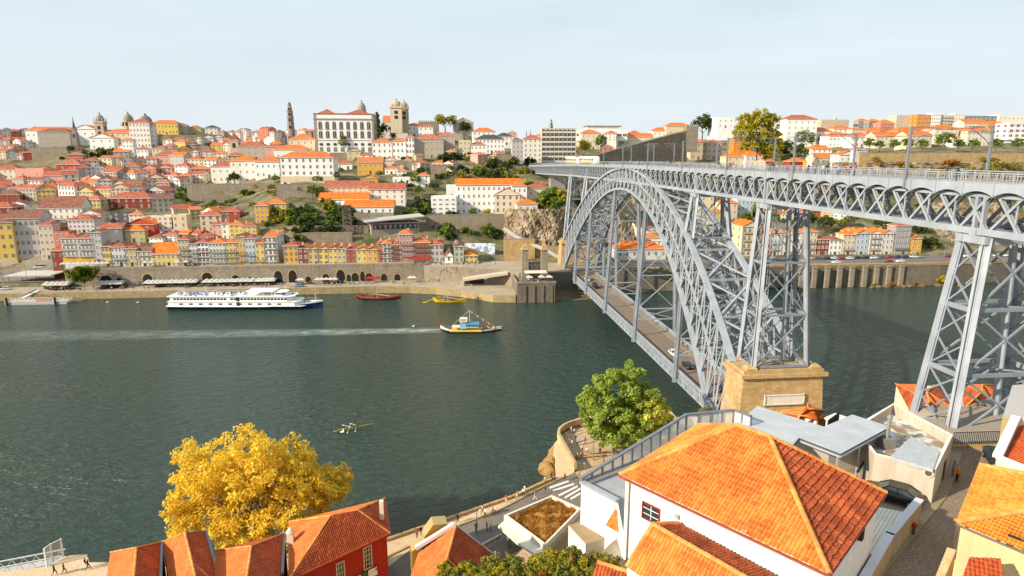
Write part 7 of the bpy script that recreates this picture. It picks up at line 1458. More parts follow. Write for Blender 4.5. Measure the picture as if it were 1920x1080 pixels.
def grass_station():
 Z = 9.6; P = [onz(*p, Z) for p in ((945, 966), (1035, 928), (1090, 953), (1022, 1022))]; e = empty("station_canopy", (P[0].x, P[0].y, PZ), 0, "low concrete canopy building with dry grass on its roof beside the promenade", "building"); o = e.location; Q = [p - o for p in P]; c = sum(Q, Vector()) / 4; cm = plaster("#e2d8c8", 1, .3); m = MB()
 I = [q + (c - q).normalized() * .55 for q in Q]; zt = Z - PZ
 for i in range(4):
  j = (i + 1) % 4; a, b, a2, b2 = Q[i], Q[j], I[i], I[j]; m.face([(a.x, a.y, zt), (b.x, b.y, zt), (b2.x, b2.y, zt), (a2.x, a2.y, zt)], 0); m.face([(b.x, b.y, zt - 1.5), (a.x, a.y, zt - 1.5), (a.x, a.y, zt), (b.x, b.y, zt)] if i != 9 else [], 0); m.face([(a2.x, a2.y, zt - .9), (b2.x, b2.y, zt - .9), (b2.x, b2.y, zt), (a2.x, a2.y, zt)], 0)
 m.build("parapet", cm, e); m = MB(); m.prism([(p.x, p.y) for p in Q], zt - 1.6, zt - .92, 0, 1, True); m.build("slab", [cm, flat("membrane", "#b4b6b4", .7)], e)
 S = [onz(*p, Z) - o for p in ((934, 975), (969, 1006), (1002, 1027), (1022, 1022), (945, 966))]; m = MB(); m.prism([(p.x, p.y) for p in S], zt - 1.3, zt - .95, 0, 0, True); m.build("canopy_slab", cm, e)
 m = MB(); p = onz(942, 1005, PZ + 1.5) - o; m.tube((Q[0].x + .7, Q[0].y - .7, -.5), (Q[0].x + .7, Q[0].y - .7, zt - 1.3), .3, n=12); m.build("column", flat("concrete_col", "#8d8f90", .7), e)
 m = MB(); mid = [q + (c - q) * .14 for q in Q]; wallpoly(m, [mid[3], mid[2], mid[1]], -1, zt - 1.5); m.build("wall", plaster("#b9ae9c", .8, .4), e)
 rnd = random.Random(17); J = [q + (c - q) * .12 for q in Q]; m = MB(); n = 16; rows = []
 for i in range(n + 1):
  row = []
  for j in range(n + 1):
   a = J[0].lerp(J[1], j / n); b = J[3].lerp(J[2], j / n); p = a.lerp(b, i / n); ed = min(i, j, n - i, n - j) / n; row.append((p.x, p.y, zt - .88 + min(.6, ed * 4) * rnd.uniform(.5, 1.0)))
  rows.append(row)
 m.grid(rows); m.build("soil", mixground("dry_soil", "#c08a48", "#9c6a36", "#d9b06a", .9, .6), e)
 v = []; f = []
 for _ in range(5200):
  a, b = rnd.random(), rnd.random(); p = J[0].lerp(J[1], a).lerp(J[3].lerp(J[2], a), b); zz = zt - .6 + .3 * math.sin(a * 17) * math.sin(b * 13); h = rnd.uniform(.25, .75); an = rnd.uniform(0, 6.28); dx, dy = math.cos(an) * .07, math.sin(an) * .07; tx, ty = rnd.gauss(0, .22), rnd.gauss(0, .22); k = len(v); v += [(p.x - dx, p.y - dy, zz), (p.x + dx, p.y + dy, zz), (p.x + tx, p.y + ty, zz + h)]; f.append((k, k + 1, k + 2))
 me = bpy.data.meshes.new("dry_grass"); me.from_pydata(v, [], f); me.materials.append(leaf("dry_grass_leaf", "#d9a550", "#8a5526", .2)); g = link("dry_grass", me, e); g["kind"] = "stuff"
 a, b = onz(905, 1022, PZ + 1), onz(940, 1003, PZ + 1); e = empty("barrier", (a.x, a.y, PZ), 0, "white barrier with yellow and black hazard stripes beside the canopy column", "barrier"); d = b - a; N = NT("hazard_stripes"); w_ = N.n("ShaderNodeTexWave"); w_.inputs["Scale"].default_value = 1.4; N.l(N.co("Object"), w_.inputs["Vector"]); N.color(N.mix(N.ramp(w_.outputs["Fac"], [(.48, 0), (.52, 1)]), (.05, .05, .05), lin("#e0b03a"))); m = MB(); m.beam((0, 0, .75), (d.x, d.y, .75), .08, .3); m.build("striped_rail", N.mat, e); m = MB(); m.beam((0, 0, 1.2), (d.x, d.y, 1.2), .12, .12)
 for i in range(4): m.box((d.x * i / 3, d.y * i / 3, .6), (.1, .1, 1.2))
 m.build("frame", WHT, e)
grass_station()
def behind_pier():
 def hip(label, pts, z, zr, ridge, seed, tm, wc):
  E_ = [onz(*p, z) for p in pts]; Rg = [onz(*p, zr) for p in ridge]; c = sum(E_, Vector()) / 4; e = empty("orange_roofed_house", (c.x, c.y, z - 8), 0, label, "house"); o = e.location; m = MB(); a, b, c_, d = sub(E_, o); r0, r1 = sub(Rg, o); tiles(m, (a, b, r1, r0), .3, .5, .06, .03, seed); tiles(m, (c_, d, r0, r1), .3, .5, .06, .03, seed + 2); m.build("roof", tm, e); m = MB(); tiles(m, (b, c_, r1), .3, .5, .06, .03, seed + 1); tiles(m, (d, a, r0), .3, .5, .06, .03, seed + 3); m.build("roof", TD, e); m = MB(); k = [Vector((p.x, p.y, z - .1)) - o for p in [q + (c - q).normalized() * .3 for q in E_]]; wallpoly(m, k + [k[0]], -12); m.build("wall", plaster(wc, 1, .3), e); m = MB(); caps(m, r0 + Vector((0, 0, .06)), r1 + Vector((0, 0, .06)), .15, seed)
  for p, q in ((a, r0), (b, r1), (c_, r1), (d, r0)): caps(m, p + Vector((0, 0, .05)), q + Vector((0, 0, .05)), .13, seed)
  m.build("ridge_tiles", CAPM, e); return e, o, E_
 hip("orange roofed cream house left of the near bridge pier foot", ((1716, 790), (1812, 782), (1752, 722), (1679, 720)), 19, 22.5, ((1742, 753), (1738, 735)), 81, TS, "#efe2c4")
 hip("orange roofed cream house seen through the near bridge pier", ((1808, 765), (1897, 755), (1868, 722), (1800, 720)), 21, 24, ((1840, 736), (1842, 722)), 85, TS, "#e6d9c0")
 hip("small house with angled orange roofs behind the station roof", ((1475, 818), (1572, 792), (1510, 764), (1450, 772)), 26, 28.4, ((1500, 780), (1530, 783)), 89, TN, "#efe8dc")
 hip("tiny orange dormer roof against the granite pier", ((1500, 782), (1532, 790), (1545, 770), (1515, 757)), 28, 30.0, ((1515, 768), (1525, 768)), 93, TN, "#efe8dc")
 p = onz(1566, 800, 29); e = empty("white_chimney", p, R(30), "white chimney block behind the flat grey station roof", "chimney"); m = MB(); m.box((0, 0, -1), (2.3, 1.4, 4.2)); m.build("stack", plaster("#f2efe9", 1, .2), e); m = MB(); m.box((0, 0, 1.2), (2.6, 1.7, .25)); m.build("cap", plaster("#e9e2d6", 1, .2), e)
 m = MB(); P = [onz(*q, 20) for q in ((1740, 800), (1900, 790), (1930, 740), (1700, 740))];
behind_pier()
# ================================================================== large trees
def big_tree(name, label, base, lobes, mat, size, dens, seed, bark, trunks, yoff=6.0):
 rnd = random.Random(seed); e = empty(name, base, 0, label, "tree"); cl = []; ctr = []
 for (px, py, rp) in lobes:
  Y = base.y + rnd.uniform(-yoff, yoff) * .5; c = ony(px, py, Y); r = rp * depth(c) / F; ctr.append((c - base, r))
  for yo in (0, rnd.choice((-1, 1)) * r * .8):
   n = int(9 + r * 1.6)
   for _ in range(n):
    d = Vector((rnd.gauss(0, 1), rnd.gauss(0, 1), rnd.gauss(0, 1))).normalized() * r * rnd.uniform(.5, .95); q = c - base + d + Vector((0, yo, 0)); cl.append((q, r * rnd.uniform(.2, .4), int(dens * r), .8))
 me = leaves(cl, size, rnd, mat, "crown"); link("crown", me, e)
 m = MB()
 for (tx, ty) in trunks:
  b0 = Vector((tx, ty, -.5)); ct = sum((c for c, r in ctr), Vector()) / len(ctr); top = b0.lerp(ct, .45); top.z = max(3, ct.z * .45); m.tube(b0, top, .38, .26, 8, 0, False)
  for c, r in ctr:
   if rnd.random() < .75: mid = top.lerp(c, .55) + Vector((rnd.uniform(-.6, .6), rnd.uniform(-.6, .6), .6)); m.tube(top, mid, .17, .1, 6, 0, False); m.tube(mid, c + Vector((0, 0, r * .3)), .1, .03, 5, 0, False)
 m.build("trunk", bark, e, smooth=True); return e
big_tree("plane_tree", "large golden yellow plane tree on the near river bank", onz(470, 1020, PZ), ((362, 884, 46), (345, 923, 38), (395, 861, 48), (445, 851, 42), (430, 906, 56), (500, 854, 42), (535, 866, 48), (585, 884, 46), (622, 908, 34), (645, 896, 26), (560, 923, 52), (495, 913, 52), (385, 953, 48), (450, 963, 48), (350, 963, 34), (530, 973, 44), (595, 943, 34), (420, 1008, 40), (490, 1008, 40), (560, 993, 30), (465, 880, 44), (410, 915, 50), (540, 890, 44), (480, 940, 46), (600, 905, 34)), LY, .28, 17, 12, BARKL, ((-2, 0), (1.5, 1), (4, -1)))
big_tree("plane_tree", "tall green tree on the rounded viewpoint terrace", onz(1150, 850, PZ), ((1140, 715, 30), (1182, 712, 30), (1120, 745, 34), (1165, 745, 42), (1200, 745, 30), (1110, 775, 30), (1145, 785, 38), (1190, 790, 34), (1125, 805, 26), (1165, 812, 26), (1105, 755, 24)), LB, .32, 26, 13, BARK, ((0, 0),), 5)
big_tree("plane_tree", "smaller yellow-green tree beside the tall green one on the viewpoint terrace", onz(1215, 848, PZ), ((1205, 765, 28), (1235, 765, 28), (1220, 790, 32), (1245, 795, 22), (1200, 800, 26), (1228, 812, 24)), leaf("foliage_lime", "#f0e66a", "#aab045", .42, "#fbf490"), .32, 26, 14, BARK, ((0, 0),), 5)
big_tree("plane_tree", "big yellow-green tree rising above the skyline behind the bridge", ony(1418, 300, 430), ((1395, 228, 17), (1420, 222, 18), (1442, 226, 17), (1388, 248, 16), (1412, 248, 20), (1440, 250, 19), (1400, 268, 16), (1430, 270, 18), (1452, 262, 13), (1445, 284, 14)), LYG, .75, 5, 15, BARK, ((0, 0),), 9)
def quay_tree():
 P = ony(158, 527, 309); e = empty("tree", P, 0, "dense round clipped tree among the quay parasols", "tree"); rnd = random.Random(2); s = depth(P) / F; w_ = 27 * s; link("crown", leaves(clumps((w_, w_ * .8, 15 * s), 15.5 * s, 60, 60, rnd, .26, .7, -.9), .5, rnd, leaf("clipped_green", "#7e8a2c", "#33421a"), "crown"), e); link("trunk", trunk_mesh(3, .4, rnd), e)
quay_tree()
def bank_shrubs():
 rnd = random.Random(31)
 Z = [("olive", LO, 840, 1045), ("yellow", LYG, 880, 1035), ("green", LG, 905, 1062), ("yellow", LYG, 935, 1050), ("olive", LO, 960, 1040), ("green", LG, 985, 1055), ("yellow", LYG, 1010, 1045), ("yellow", LYG, 1035, 1040), ("olive", LO, 1060, 1035), ("rust", LR, 1085, 1025), ("yellow", LYG, 1110, 1030), ("olive", LO, 1140, 1022), ("green", LG, 1130, 1055), ("olive", LO, 1085, 1058), ("green", LG, 1050, 1070), ("yellow", LYG, 1000, 1075), ("olive", LO, 950, 1075), ("yellow", LYG, 870, 1062), ("green", LG, 1105, 1078), ("rust", LR, 1020, 1066), ("yellow", LYG, 905, 1080), ("olive", LO, 1065, 1012), ("yellow", LYG, 1030, 1020), ("olive", LO, 1150, 1045), ("green", LG, 830, 1068)]; Z += [(random.choice((("olive", LO), ("yellow", LYG), ("green", LG), ("yellow", LYG), ("olive", LO))) + (835 + 11 * i, 1000 + 60 * ((i * 37) % 29) / 29)) for i in range(29)]
 for i, (nm, mat, px, py) in enumerate(Z):
  py = 1052 + (py - 1010) * .6 + (1000 - px if px < 1000 else 0) * .16; r = ray(px, py); t = 20.0
  while t < 150:
   p = CAM + r * t
   if p.z < zn(p.x, p.y) + .3: break
   t += .25
  R_ = rnd.uniform(.65, 1.0); b = leaves(clumps((R_, R_, R_ * .9), R_ * .55, 22, 46, rnd, .3, .9), .11, rnd, mat, "foliage"); o = link("shrub", b, None, (p.x, p.y, zn(p.x, p.y) - .1)); tag(o, f"{nm} shrub on the steep bank below the terrace, number {i + 1} from left" if 0 else f"{nm} shrub on the steep bank between the warehouse and the white house", "shrub", f"{nm} shrubs on the steep near bank")
 v = []; f = []
 for _ in range(20000):
  px, py = rnd.uniform(800, 1160), rnd.uniform(1000, 1085); X = rnd.uniform(-4, 9.5); Y = rnd.uniform(46, 80); z = zn(X, Y); h = rnd.uniform(.25, .7); an = rnd.uniform(0, 6.28); dx, dy = math.cos(an) * .05, math.sin(an) * .05; k = len(v); v += [(X - dx, Y - dy, z - .1), (X + dx, Y + dy, z - .1), (X + rnd.gauss(0, .25), Y + rnd.gauss(0, .25), z + h)]; f.append((k, k + 1, k + 2))
 me = bpy.data.meshes.new("bank_grass"); me.from_pydata(v, [], f); me.materials.append(leaf("bank_grass_leaf", "#c2b04e", "#5f6a25", .25)); tag(link("bank_grass", me), "tall dry grass on the steep bank below the white house", "grass", None, "stuff")
bank_shrubs()
# ================================================================== people
SKIN = flat("skin", "#c99a78", .6); HAIRS = [flat("hair_" + c, c, .8) for c in ("#2a1d15", "#5a3b22", "#8a6a3f", "#1a1614")]
def human(pose):
 J = {"pel": (0, 0, .95), "ch": (0, .02, 1.32), "nk": (0, .02, 1.5), "hd": (0, -.02, 1.62), "ht": (0, -.01, 1.74)}
 L = {}
 if pose == "walk": L = dict(lh=(.09, -.0, .9), lk=(.1, -.22, .52), la=(.1, -.24, .1), lt=(.1, -.4, .05), rh=(-.09, 0, .9), rk=(-.1, .1, .5), ra=(-.1, .38, .16), rt=(-.1, .3, .04), ls=(.2, .02, 1.42), le=(.25, .14, 1.14), lw=(.25, .08, .9), lf=(.24, .03, .82), rs=(-.2, .02, 1.42), re=(-.25, -.08, 1.13), rw=(-.24, -.26, .95), rf=(-.23, -.33, .9))
 elif pose == "stand": L = dict(lh=(.09, 0, .9), lk=(.11, -.02, .5), la=(.12, .02, .1), lt=(.13, -.14, .04), rh=(-.09, 0, .9), rk=(-.11, -.02, .5), ra=(-.12, .02, .1), rt=(-.13, -.14, .04), ls=(.2, .02, 1.42), le=(.26, .05, 1.13), lw=(.25, -.06, .9), lf=(.24, -.1, .81), rs=(-.2, .02, 1.42), re=(-.26, .06, 1.13), rw=(-.22, -.14, 1.0), rf=(-.17, -.2, 1.04))
 elif pose == "sit":
  J = {k: (v[0], v[1], v[2] - .45) for k, v in J.items()}; L = dict(lh=(.1, -.05, .47), lk=(.13, -.45, .5), la=(.13, -.45, .1), lt=(.14, -.6, .05), rh=(-.1, -.05, .47), rk=(-.13, -.45, .5), ra=(-.13, -.42, .1), rt=(-.14, -.57, .05), ls=(.2, .02, .97), le=(.27, -.05, .72), lw=(.2, -.28, .62), lf=(.17, -.36, .6), rs=(-.2, .02, .97), re=(-.27, -.05, .72), rw=(-.2, -.28, .62), rf=(-.17, -.36, .6))
 elif pose == "row":
  J = {"pel": (0, 0, .1), "ch": (0, -.05, .46), "nk": (0, -.08, .64), "hd": (0, -.13, .76), "ht": (0, -.12, .88)}; L = dict(lh=(.1, -.05, .1), lk=(.12, -.5, .22), la=(.1, -.9, .08), lt=(.1, -.95, .2), rh=(-.1, -.05, .1), rk=(-.12, -.5, .22), ra=(-.1, -.9, .08), rt=(-.1, -.95, .2), ls=(.2, -.08, .56), le=(.3, -.3, .45), lw=(.22, -.52, .42), lf=(.2, -.6, .42), rs=(-.2, -.08, .56), re=(-.3, -.3, .45), rw=(-.22, -.52, .42), rf=(-.2, -.6, .42))
 else: # lean forward on a railing
  L = dict(lh=(.09, 0, .9), lk=(.11, 0, .5), la=(.12, .04, .1), lt=(.13, -.12, .04), rh=(-.09, 0, .9), rk=(-.11, .02, .5), ra=(-.12, .06, .1), rt=(-.13, -.1, .04), ls=(.2, -.1, 1.38), le=(.28, -.25, 1.14), lw=(.16, -.45, 1.12), lf=(.1, -.5, 1.12), rs=(-.2, -.1, 1.38), re=(-.28, -.25, 1.14), rw=(-.16, -.45, 1.12), rf=(-.1, -.5, 1.12)); J["ch"] = (0, -.08, 1.3); J["nk"] = (0, -.12, 1.46); J["hd"] = (0, -.18, 1.57); J["ht"] = (0, -.19, 1.69)
 J.update(L); names = list(J); E_ = [("pel", "ch"), ("ch", "nk"), ("nk", "hd"), ("hd", "ht"), ("pel", "lh"), ("lh", "lk"), ("lk", "la"), ("la", "lt"), ("pel", "rh"), ("rh", "rk"), ("rk", "ra"), ("ra", "rt"), ("ch", "ls"), ("ls", "le"), ("le", "lw"), ("lw", "lf"), ("ch", "rs"), ("rs", "re"), ("re", "rw"), ("rw", "rf")]
 RD = dict(pel=(.15, .11), ch=(.17, .115), nk=(.06, .06), hd=(.095, .11), ht=(.06, .07), lh=(.1, .1), rh=(.1, .1), lk=(.065, .065), rk=(.065, .065), la=(.042, .045), ra=(.042, .045), lt=(.045, .03), rt=(.045, .03), ls=(.065, .06), rs=(.065, .06), le=(.045, .045), re=(.045, .045), lw=(.03, .03), rw=(.03, .03), lf=(.035, .02), rf=(.035, .02))
 me = bpy.data.meshes.new("skeleton"); me.from_pydata([J[n] for n in names], [(names.index(a), names.index(b)) for a, b in E_], []); o = bpy.data.objects.new("skeleton", me); COL.objects.link(o)
 md = o.modifiers.new("skin", 'SKIN'); sv = me.skin_vertices[0].data
 for i, n in enumerate(names): sv[i].radius = RD[n]; sv[i].use_root = n == "pel"
 s2 = o.modifiers.new("sub", 'SUBSURF'); s2.levels = 1; dg = bpy.context.evaluated_depsgraph_get(); r = bpy.data.meshes.new_from_object(o.evaluated_get(dg)); bpy.data.objects.remove(o); r.name = "person"
 for _ in range(5): r.materials.append(None)
 zs_ = J["pel"][2]; nk = Vector(J["nk"]); hd = Vector(J["hd"]); hands = [Vector(J["lf"]), Vector(J["rf"])]; feet = [Vector(J["lt"]), Vector(J["rt"]), Vector(J["la"]), Vector(J["ra"])]; arms = [(Vector(J["ls"]), Vector(J["le"])), (Vector(J["le"]), Vector(J["lw"])), (Vector(J["rs"]), Vector(J["re"])), (Vector(J["re"]), Vector(J["rw"]))]
 def dseg(c, a, b): k = max(0, min(1, (c - a).dot(b - a) / (b - a).length_squared)); return (c - a - (b - a) * k).length
 for p in r.polygons:
  c = p.center; k = 1
  if (c - hd).length < .2 and c.z > nk.z: k = 3 if (c.z > hd.z + .04 or c.y > hd.y + .03) else 0
  elif min((c - h).length for h in hands) < .1: k = 0
  elif min((c - h).length for h in feet) < .11: k = 4
  elif min(dseg(c, a, b) for a, b in arms) < .09: k = 1
  elif c.z < zs_ + .02 or (pose in ("sit", "row") and c.y < -.2): k = 2
  p.material_index = k; p.use_smooth = True
 return r
HUM = {k: human(k) for k in ("walk", "stand", "sit", "lean", "row")}
CLOTH = {"white": "#e9e6e2", "black": "#1d1c1e", "red": "#a82a22", "navy": "#232d4a", "pale blue": "#8fb0cf", "pink": "#d98a94", "grey": "#7d7c7c", "orange": "#d9682a", "beige": "#c9b18a", "green": "#4d6a45", "yellow": "#d9b13a", "denim blue": "#47597a"}
CM = {k: flat("cloth_" + k.replace(" ", "_"), v, .85) for k, v in CLOTH.items()}; SHOE = flat("shoe", "#2a2522", .6)
HM = {}
def person(pose, loc, rz, top, bot, label, group=None, s=1.0, hair=0):
 key = (pose, top, bot, hair)
 if key not in HM:
  me = HUM[pose].copy()
  for i, mt in enumerate((SKIN, CM[top], CM[bot], HAIRS[hair], SHOE)): me.materials[i] = mt
  HM[key] = me
 o = link("person", HM[key], None, loc, rz, (s, s, s)); return tag(o, label, "person", group)
def near_people():
 tops = list(CLOTH); V = {"walk": "walking", "stand": "standing", "sit": "sitting", "lean": "leaning"}
 L = [ # px py(feet) pose top bottom heading(deg) where
 (782, 1009, "stand", "orange", "black", 200, "at the river wall left of the ochre gable wall"), (789, 1005, "stand", "black", "grey", 180, "next to the river wall left of the ochre gable wall"), (858, 980, "walk", "black", "black", 120, "on the kerb behind the warehouse ridge"),
 (905, 964, "walk", "beige", "black", 100, "by the river wall on the left part of the promenade"), (910, 970, "walk", "white", "black", 280, "crossing the promenade near the kerb"), (924, 963, "walk", "pink", "black", 280, "beside a companion in white on the promenade"), (929, 964, "walk", "white", "grey", 280, "beside a companion in pink on the promenade"), (913, 996, "stand", "black", "black", 90, "on the road near the canopy barrier"), (920, 996, "stand", "grey", "navy", 270, "on the road facing the man in black"), (893, 998, "stand", "green", "black", 0, "beside the promenade signpost"),
 (949, 943, "stand", "orange", "white", 180, "against the river wall in the middle of the promenade"), (970, 935, "walk", "grey", "white", 270, "by the river wall left of the pair"), (981, 931, "walk", "white", "denim blue", 100, "in the pair by the river wall"), (984, 926, "walk", "white", "yellow", 100, "behind the pair by the river wall"), (1003, 939, "walk", "pale blue", "white", 60, "near the canopy parapet by the crossing"), (1022, 926, "walk", "navy", "grey", 260, "walking in the road left of the crossing"), (1022, 908, "stand", "white", "pink", 200, "at the kerb above the crossing"), (1034, 900, "walk", "navy", "navy", 230, "at the kerb below the boulders"), (1059, 902, "walk", "navy", "black", 260, "at the upper end of the crossing"), (1086, 897, "walk", "orange", "denim blue", 250, "stepping off the crossing"), (1096, 880, "walk", "pale blue", "white", 180, "walking alone below the terrace steps"), (1132, 872, "stand", "green", "denim blue", 90, "behind the glass balustrade"),
 (1082, 861, "lean", "beige", "grey", 60, "at the terrace wall corner"), (1090, 860, "stand", "pink", "black", 240, "beside the terrace wall corner"), (1092, 848, "stand", "white", "navy", 200, "near the lamp post on the terrace"), (1100, 852, "walk", "white", "red", 100, "left of the lamp post"), (1125, 853, "stand", "black", "black", 180, "under the tall tree"), (1153, 852, "stand", "beige", "beige", 120, "right of the tree trunk"), (1170, 838, "sit", "pale blue", "black", 180, "on the terrace bench"), (1175, 838, "sit", "black", "navy", 180, "at the right end of the terrace bench"), (1178, 846, "stand", "black", "black", 30, "below the bench"), (1062, 822, "stand", "grey", "white", 90, "inside the rounded wall"), (1071, 812, "stand", "white", "beige", 90, "at the upper rounded wall"), (1077, 816, "walk", "white", "black", 200, "near the rounded wall"), (1079, 830, "stand", "navy", "denim blue", 150, "in the terrace group"), (1083, 836, "stand", "pale blue", "navy", 330, "in the middle of the terrace group"), (1068, 834, "walk", "orange", "white", 120, "at the edge of the terrace group"), (1073, 838, "stand", "white", "white", 20, "at the front of the terrace group"), (1097, 833, "stand", "navy", "black", 270, "right of the terrace group"), (1082, 796, "lean", "navy", "black", 0, "at the top of the rounded wall")]
 for i, (px, py, po, t, b, hd, wh) in enumerate(L): person(po, onz(px, py, PZ + (.12 if px > 1060 and py < 862 else .04)), R(hd), t, b, f"person in {t} {V[po]} {wh}", None, 1.0 + (i % 5 - 2) * .02, i % 4)
 for px, py, po, t, b, wh in ((103, 1079, "walk", "black", "black", "in black at the left end of the landing stage"), (121, 1076, "walk", "denim blue", "black", "in a blue flapping jacket on the landing stage"), (161, 1066, "walk", "black", "white", "in black carrying bags on the landing stage"), (166, 1068, "walk", "black", "navy", "in dark clothes at the right side of the landing stage")): person(po, onz(px, py, PZ + .02), R(100), t, b, "person " + wh)
 person("stand", onz(1786, 894, 33.05), R(200), "grey", "grey", "person in grey standing by the concrete building in the cobbled street", None, 1, 1); person("stand", onz(1793, 904, 33.05), R(20), "orange", "black", "person in orange and black standing in the cobbled street", None, 1, 0)
 BP = [(1798, 358, "lean", "navy", "denim blue"), (1608, 333, "lean", "red", "black"), (1593, 332, "walk", "red", "denim blue"), (1583, 331, "walk", "orange", "grey"), (1577, 330, "lean", "pale blue", "denim blue"), (1571, 330, "walk", "grey", "denim blue"), (1549, 328, "stand", "black", "black"), (1543, 328, "walk", "white", "denim blue"), (1528, 326, "stand", "grey", "black"), (1515, 325, "walk", "navy", "black"), (1475, 323, "walk", "grey", "navy"), (1457, 322, "walk", "pink", "grey"), (1449, 321, "stand", "black", "navy"), (1443, 321, "walk", "red", "black")] + [(x, 318, "walk", random.choice(tops), random.choice(("black", "navy", "grey", "white"))) for x in (1252, 1256, 1264, 1268, 1273, 1281, 1286, 1290, 1347, 1351, 1356, 1367, 1370, 1374, 1172, 1181, 1190, 1198)]
 for i, (px, py, po, t, b) in enumerate(BP):
  Y = onx(px, py, 60.9).y; person(po, (60.9 if po != "lean" else 60.35, Y, zd(Y) + .13), R(90 if po == "lean" else random.choice((0, 180))), t, b, f"person in {t} and {b} {V[po]} on the upper deck footway" + (", nearest to the camera" if px == 1798 else ", leaning group" if 1570 < px < 1610 else ""), "pedestrians on the upper bridge deck", 1.0, i % 4)
 for Y, X, t in ((160, 68.3, "orange"), (172, 68.7, "red"), (175, 68.4, "black"), (200, 68.6, "white"), (262, 68.5, "pink"), (158, 68.5, "navy")): person("walk", (X, Y, LZ + .23), R(10), t, "navy", f"person in {t} walking on the lower deck footway", "pedestrians on the lower bridge deck")
 rnd = random.Random(44)
 def crowd(n, x0, x1, y0, y1, z, where, grp):
  for i in range(n):
   Y = rnd.uniform(y0, y1); X = ony(rnd.uniform(x0, x1), 520, Y).x; t = rnd.choice(tops); person(rnd.choice(("walk", "walk", "stand", "sit")), (X, Y, z), rnd.uniform(0, 6.28), t, rnd.choice(("black", "navy", "denim blue")), f"tiny person in {t} on {where}", grp, 1.0, 0)
 crowd(150, 90, 830, 304.5, 313, ZQ, "the far quay", "strollers on the far quay"); crowd(40, 740, 930, 305, 309, zs + 1.2, "the ramp at the right end of the far quay", "strollers on the far ramp"); crowd(14, 972, 1038, 277.5, 281, ony(1000, 531, 276).z, "the cafe terrace of the river bastion", "guests on the bastion terrace"); crowd(20, 0, 120, 330, 350, 5.2, "the quay square", "people on the quay square")
near_people()
# ================================================================== bridge furniture
def poles():
 POLE = flat("pole_grey", "#8c9096", .5, .3); hs = 6.9; made = []
 for s, X, lst in ((-1, 59.55, (1698, 1486, 1361, 1278, 1213, 1166.5, 1131)), (1, 68.65, (1849, 1598, 1449, 1342, 1262, 1224, 1182))):
  for i, px in enumerate(lst):
   Y = onx(px, 330, X).y; made.append((s, X, Y, i))
 far = "the far-side row"; od = ["nearest", "second", "third", "fourth", "fifth", "sixth", "seventh"]
 for s, X, Y, i in made:
  e = empty("catenary_pole", (X, Y, zd(Y) - .9), 0, f"{od[i]} grey overhead-wire pole with scrolled bracket on the {'left' if s < 0 else 'right'} side of the upper deck", "pole", "overhead-wire poles along the upper deck"); m = MB(); h = hs + .9; m.beam((0, 0, 0), (0, 0, h), .26, .3); m.build("post", POLE, e); m = MB(); d = -s
  m.beam((0, 0, h - .15), (d * 3.2, 0, h - .15), .1, .12); pts = [Vector((d * 3.0 * math.sin(t * 1.5708), 0, h - .3 - 2.2 * (1 - math.sin(t * 1.5708) ** .8))) for t in [k / 7 for k in range(8)]]
  for a, b in zip(pts[:-1], pts[1:]): m.beam(a, b, .09, .09)
  for cx, cz, r in ((.55, -.62, .38), (1.25, -.42, .25)):
   for k in range(8): a0, a1 = k * .7854, (k + 1) * .7854; m.beam((d * (cx + r * math.cos(a0)), 0, h + cz + r * math.sin(a0)), (d * (cx + r * math.cos(a1)), 0, h + cz + r * math.sin(a1)), .06, .06)
  m.build("bracket", POLE, e)
 for X, nm in ((62.6, "left"), (65.5, "right")):
  e = empty("overhead_wire", (X, 60, 60), 0, f"thin overhead tram wire above the {nm} track of the upper deck", "wire"); m = MB(); n = 30
  for i in range(n):
   a, b = 40 + i * 14, 40 + (i + 1) * 14; m.beam((0, a - 60, zd(a) + 5.9 - 60), (0, b - 60, zd(b) + 5.9 - 60), .035); m.beam((0, a - 60, zd(a) + 6.6 - 60), (0, b - 60, zd(b) + 6.6 - 60), .035)
  m.build("wire", flat("wire_dark", "#4a4c50", .5), e)
 wr = sorted([Y for s, X, Y, i in made if s < 0])
 for i, Y in enumerate(wr[:3]):
  e = empty("span_wire", (64, Y, zd(Y) + 6.7), 0, f"{od[i]} cross wire spanning the upper deck between two poles", "wire"); m = MB(); m.beam((-4.4, 0, 0), (4.6, 0, 0), .06); m.build("wire", flat("wire_dark", "#4a4c50", .5), e)
poles()
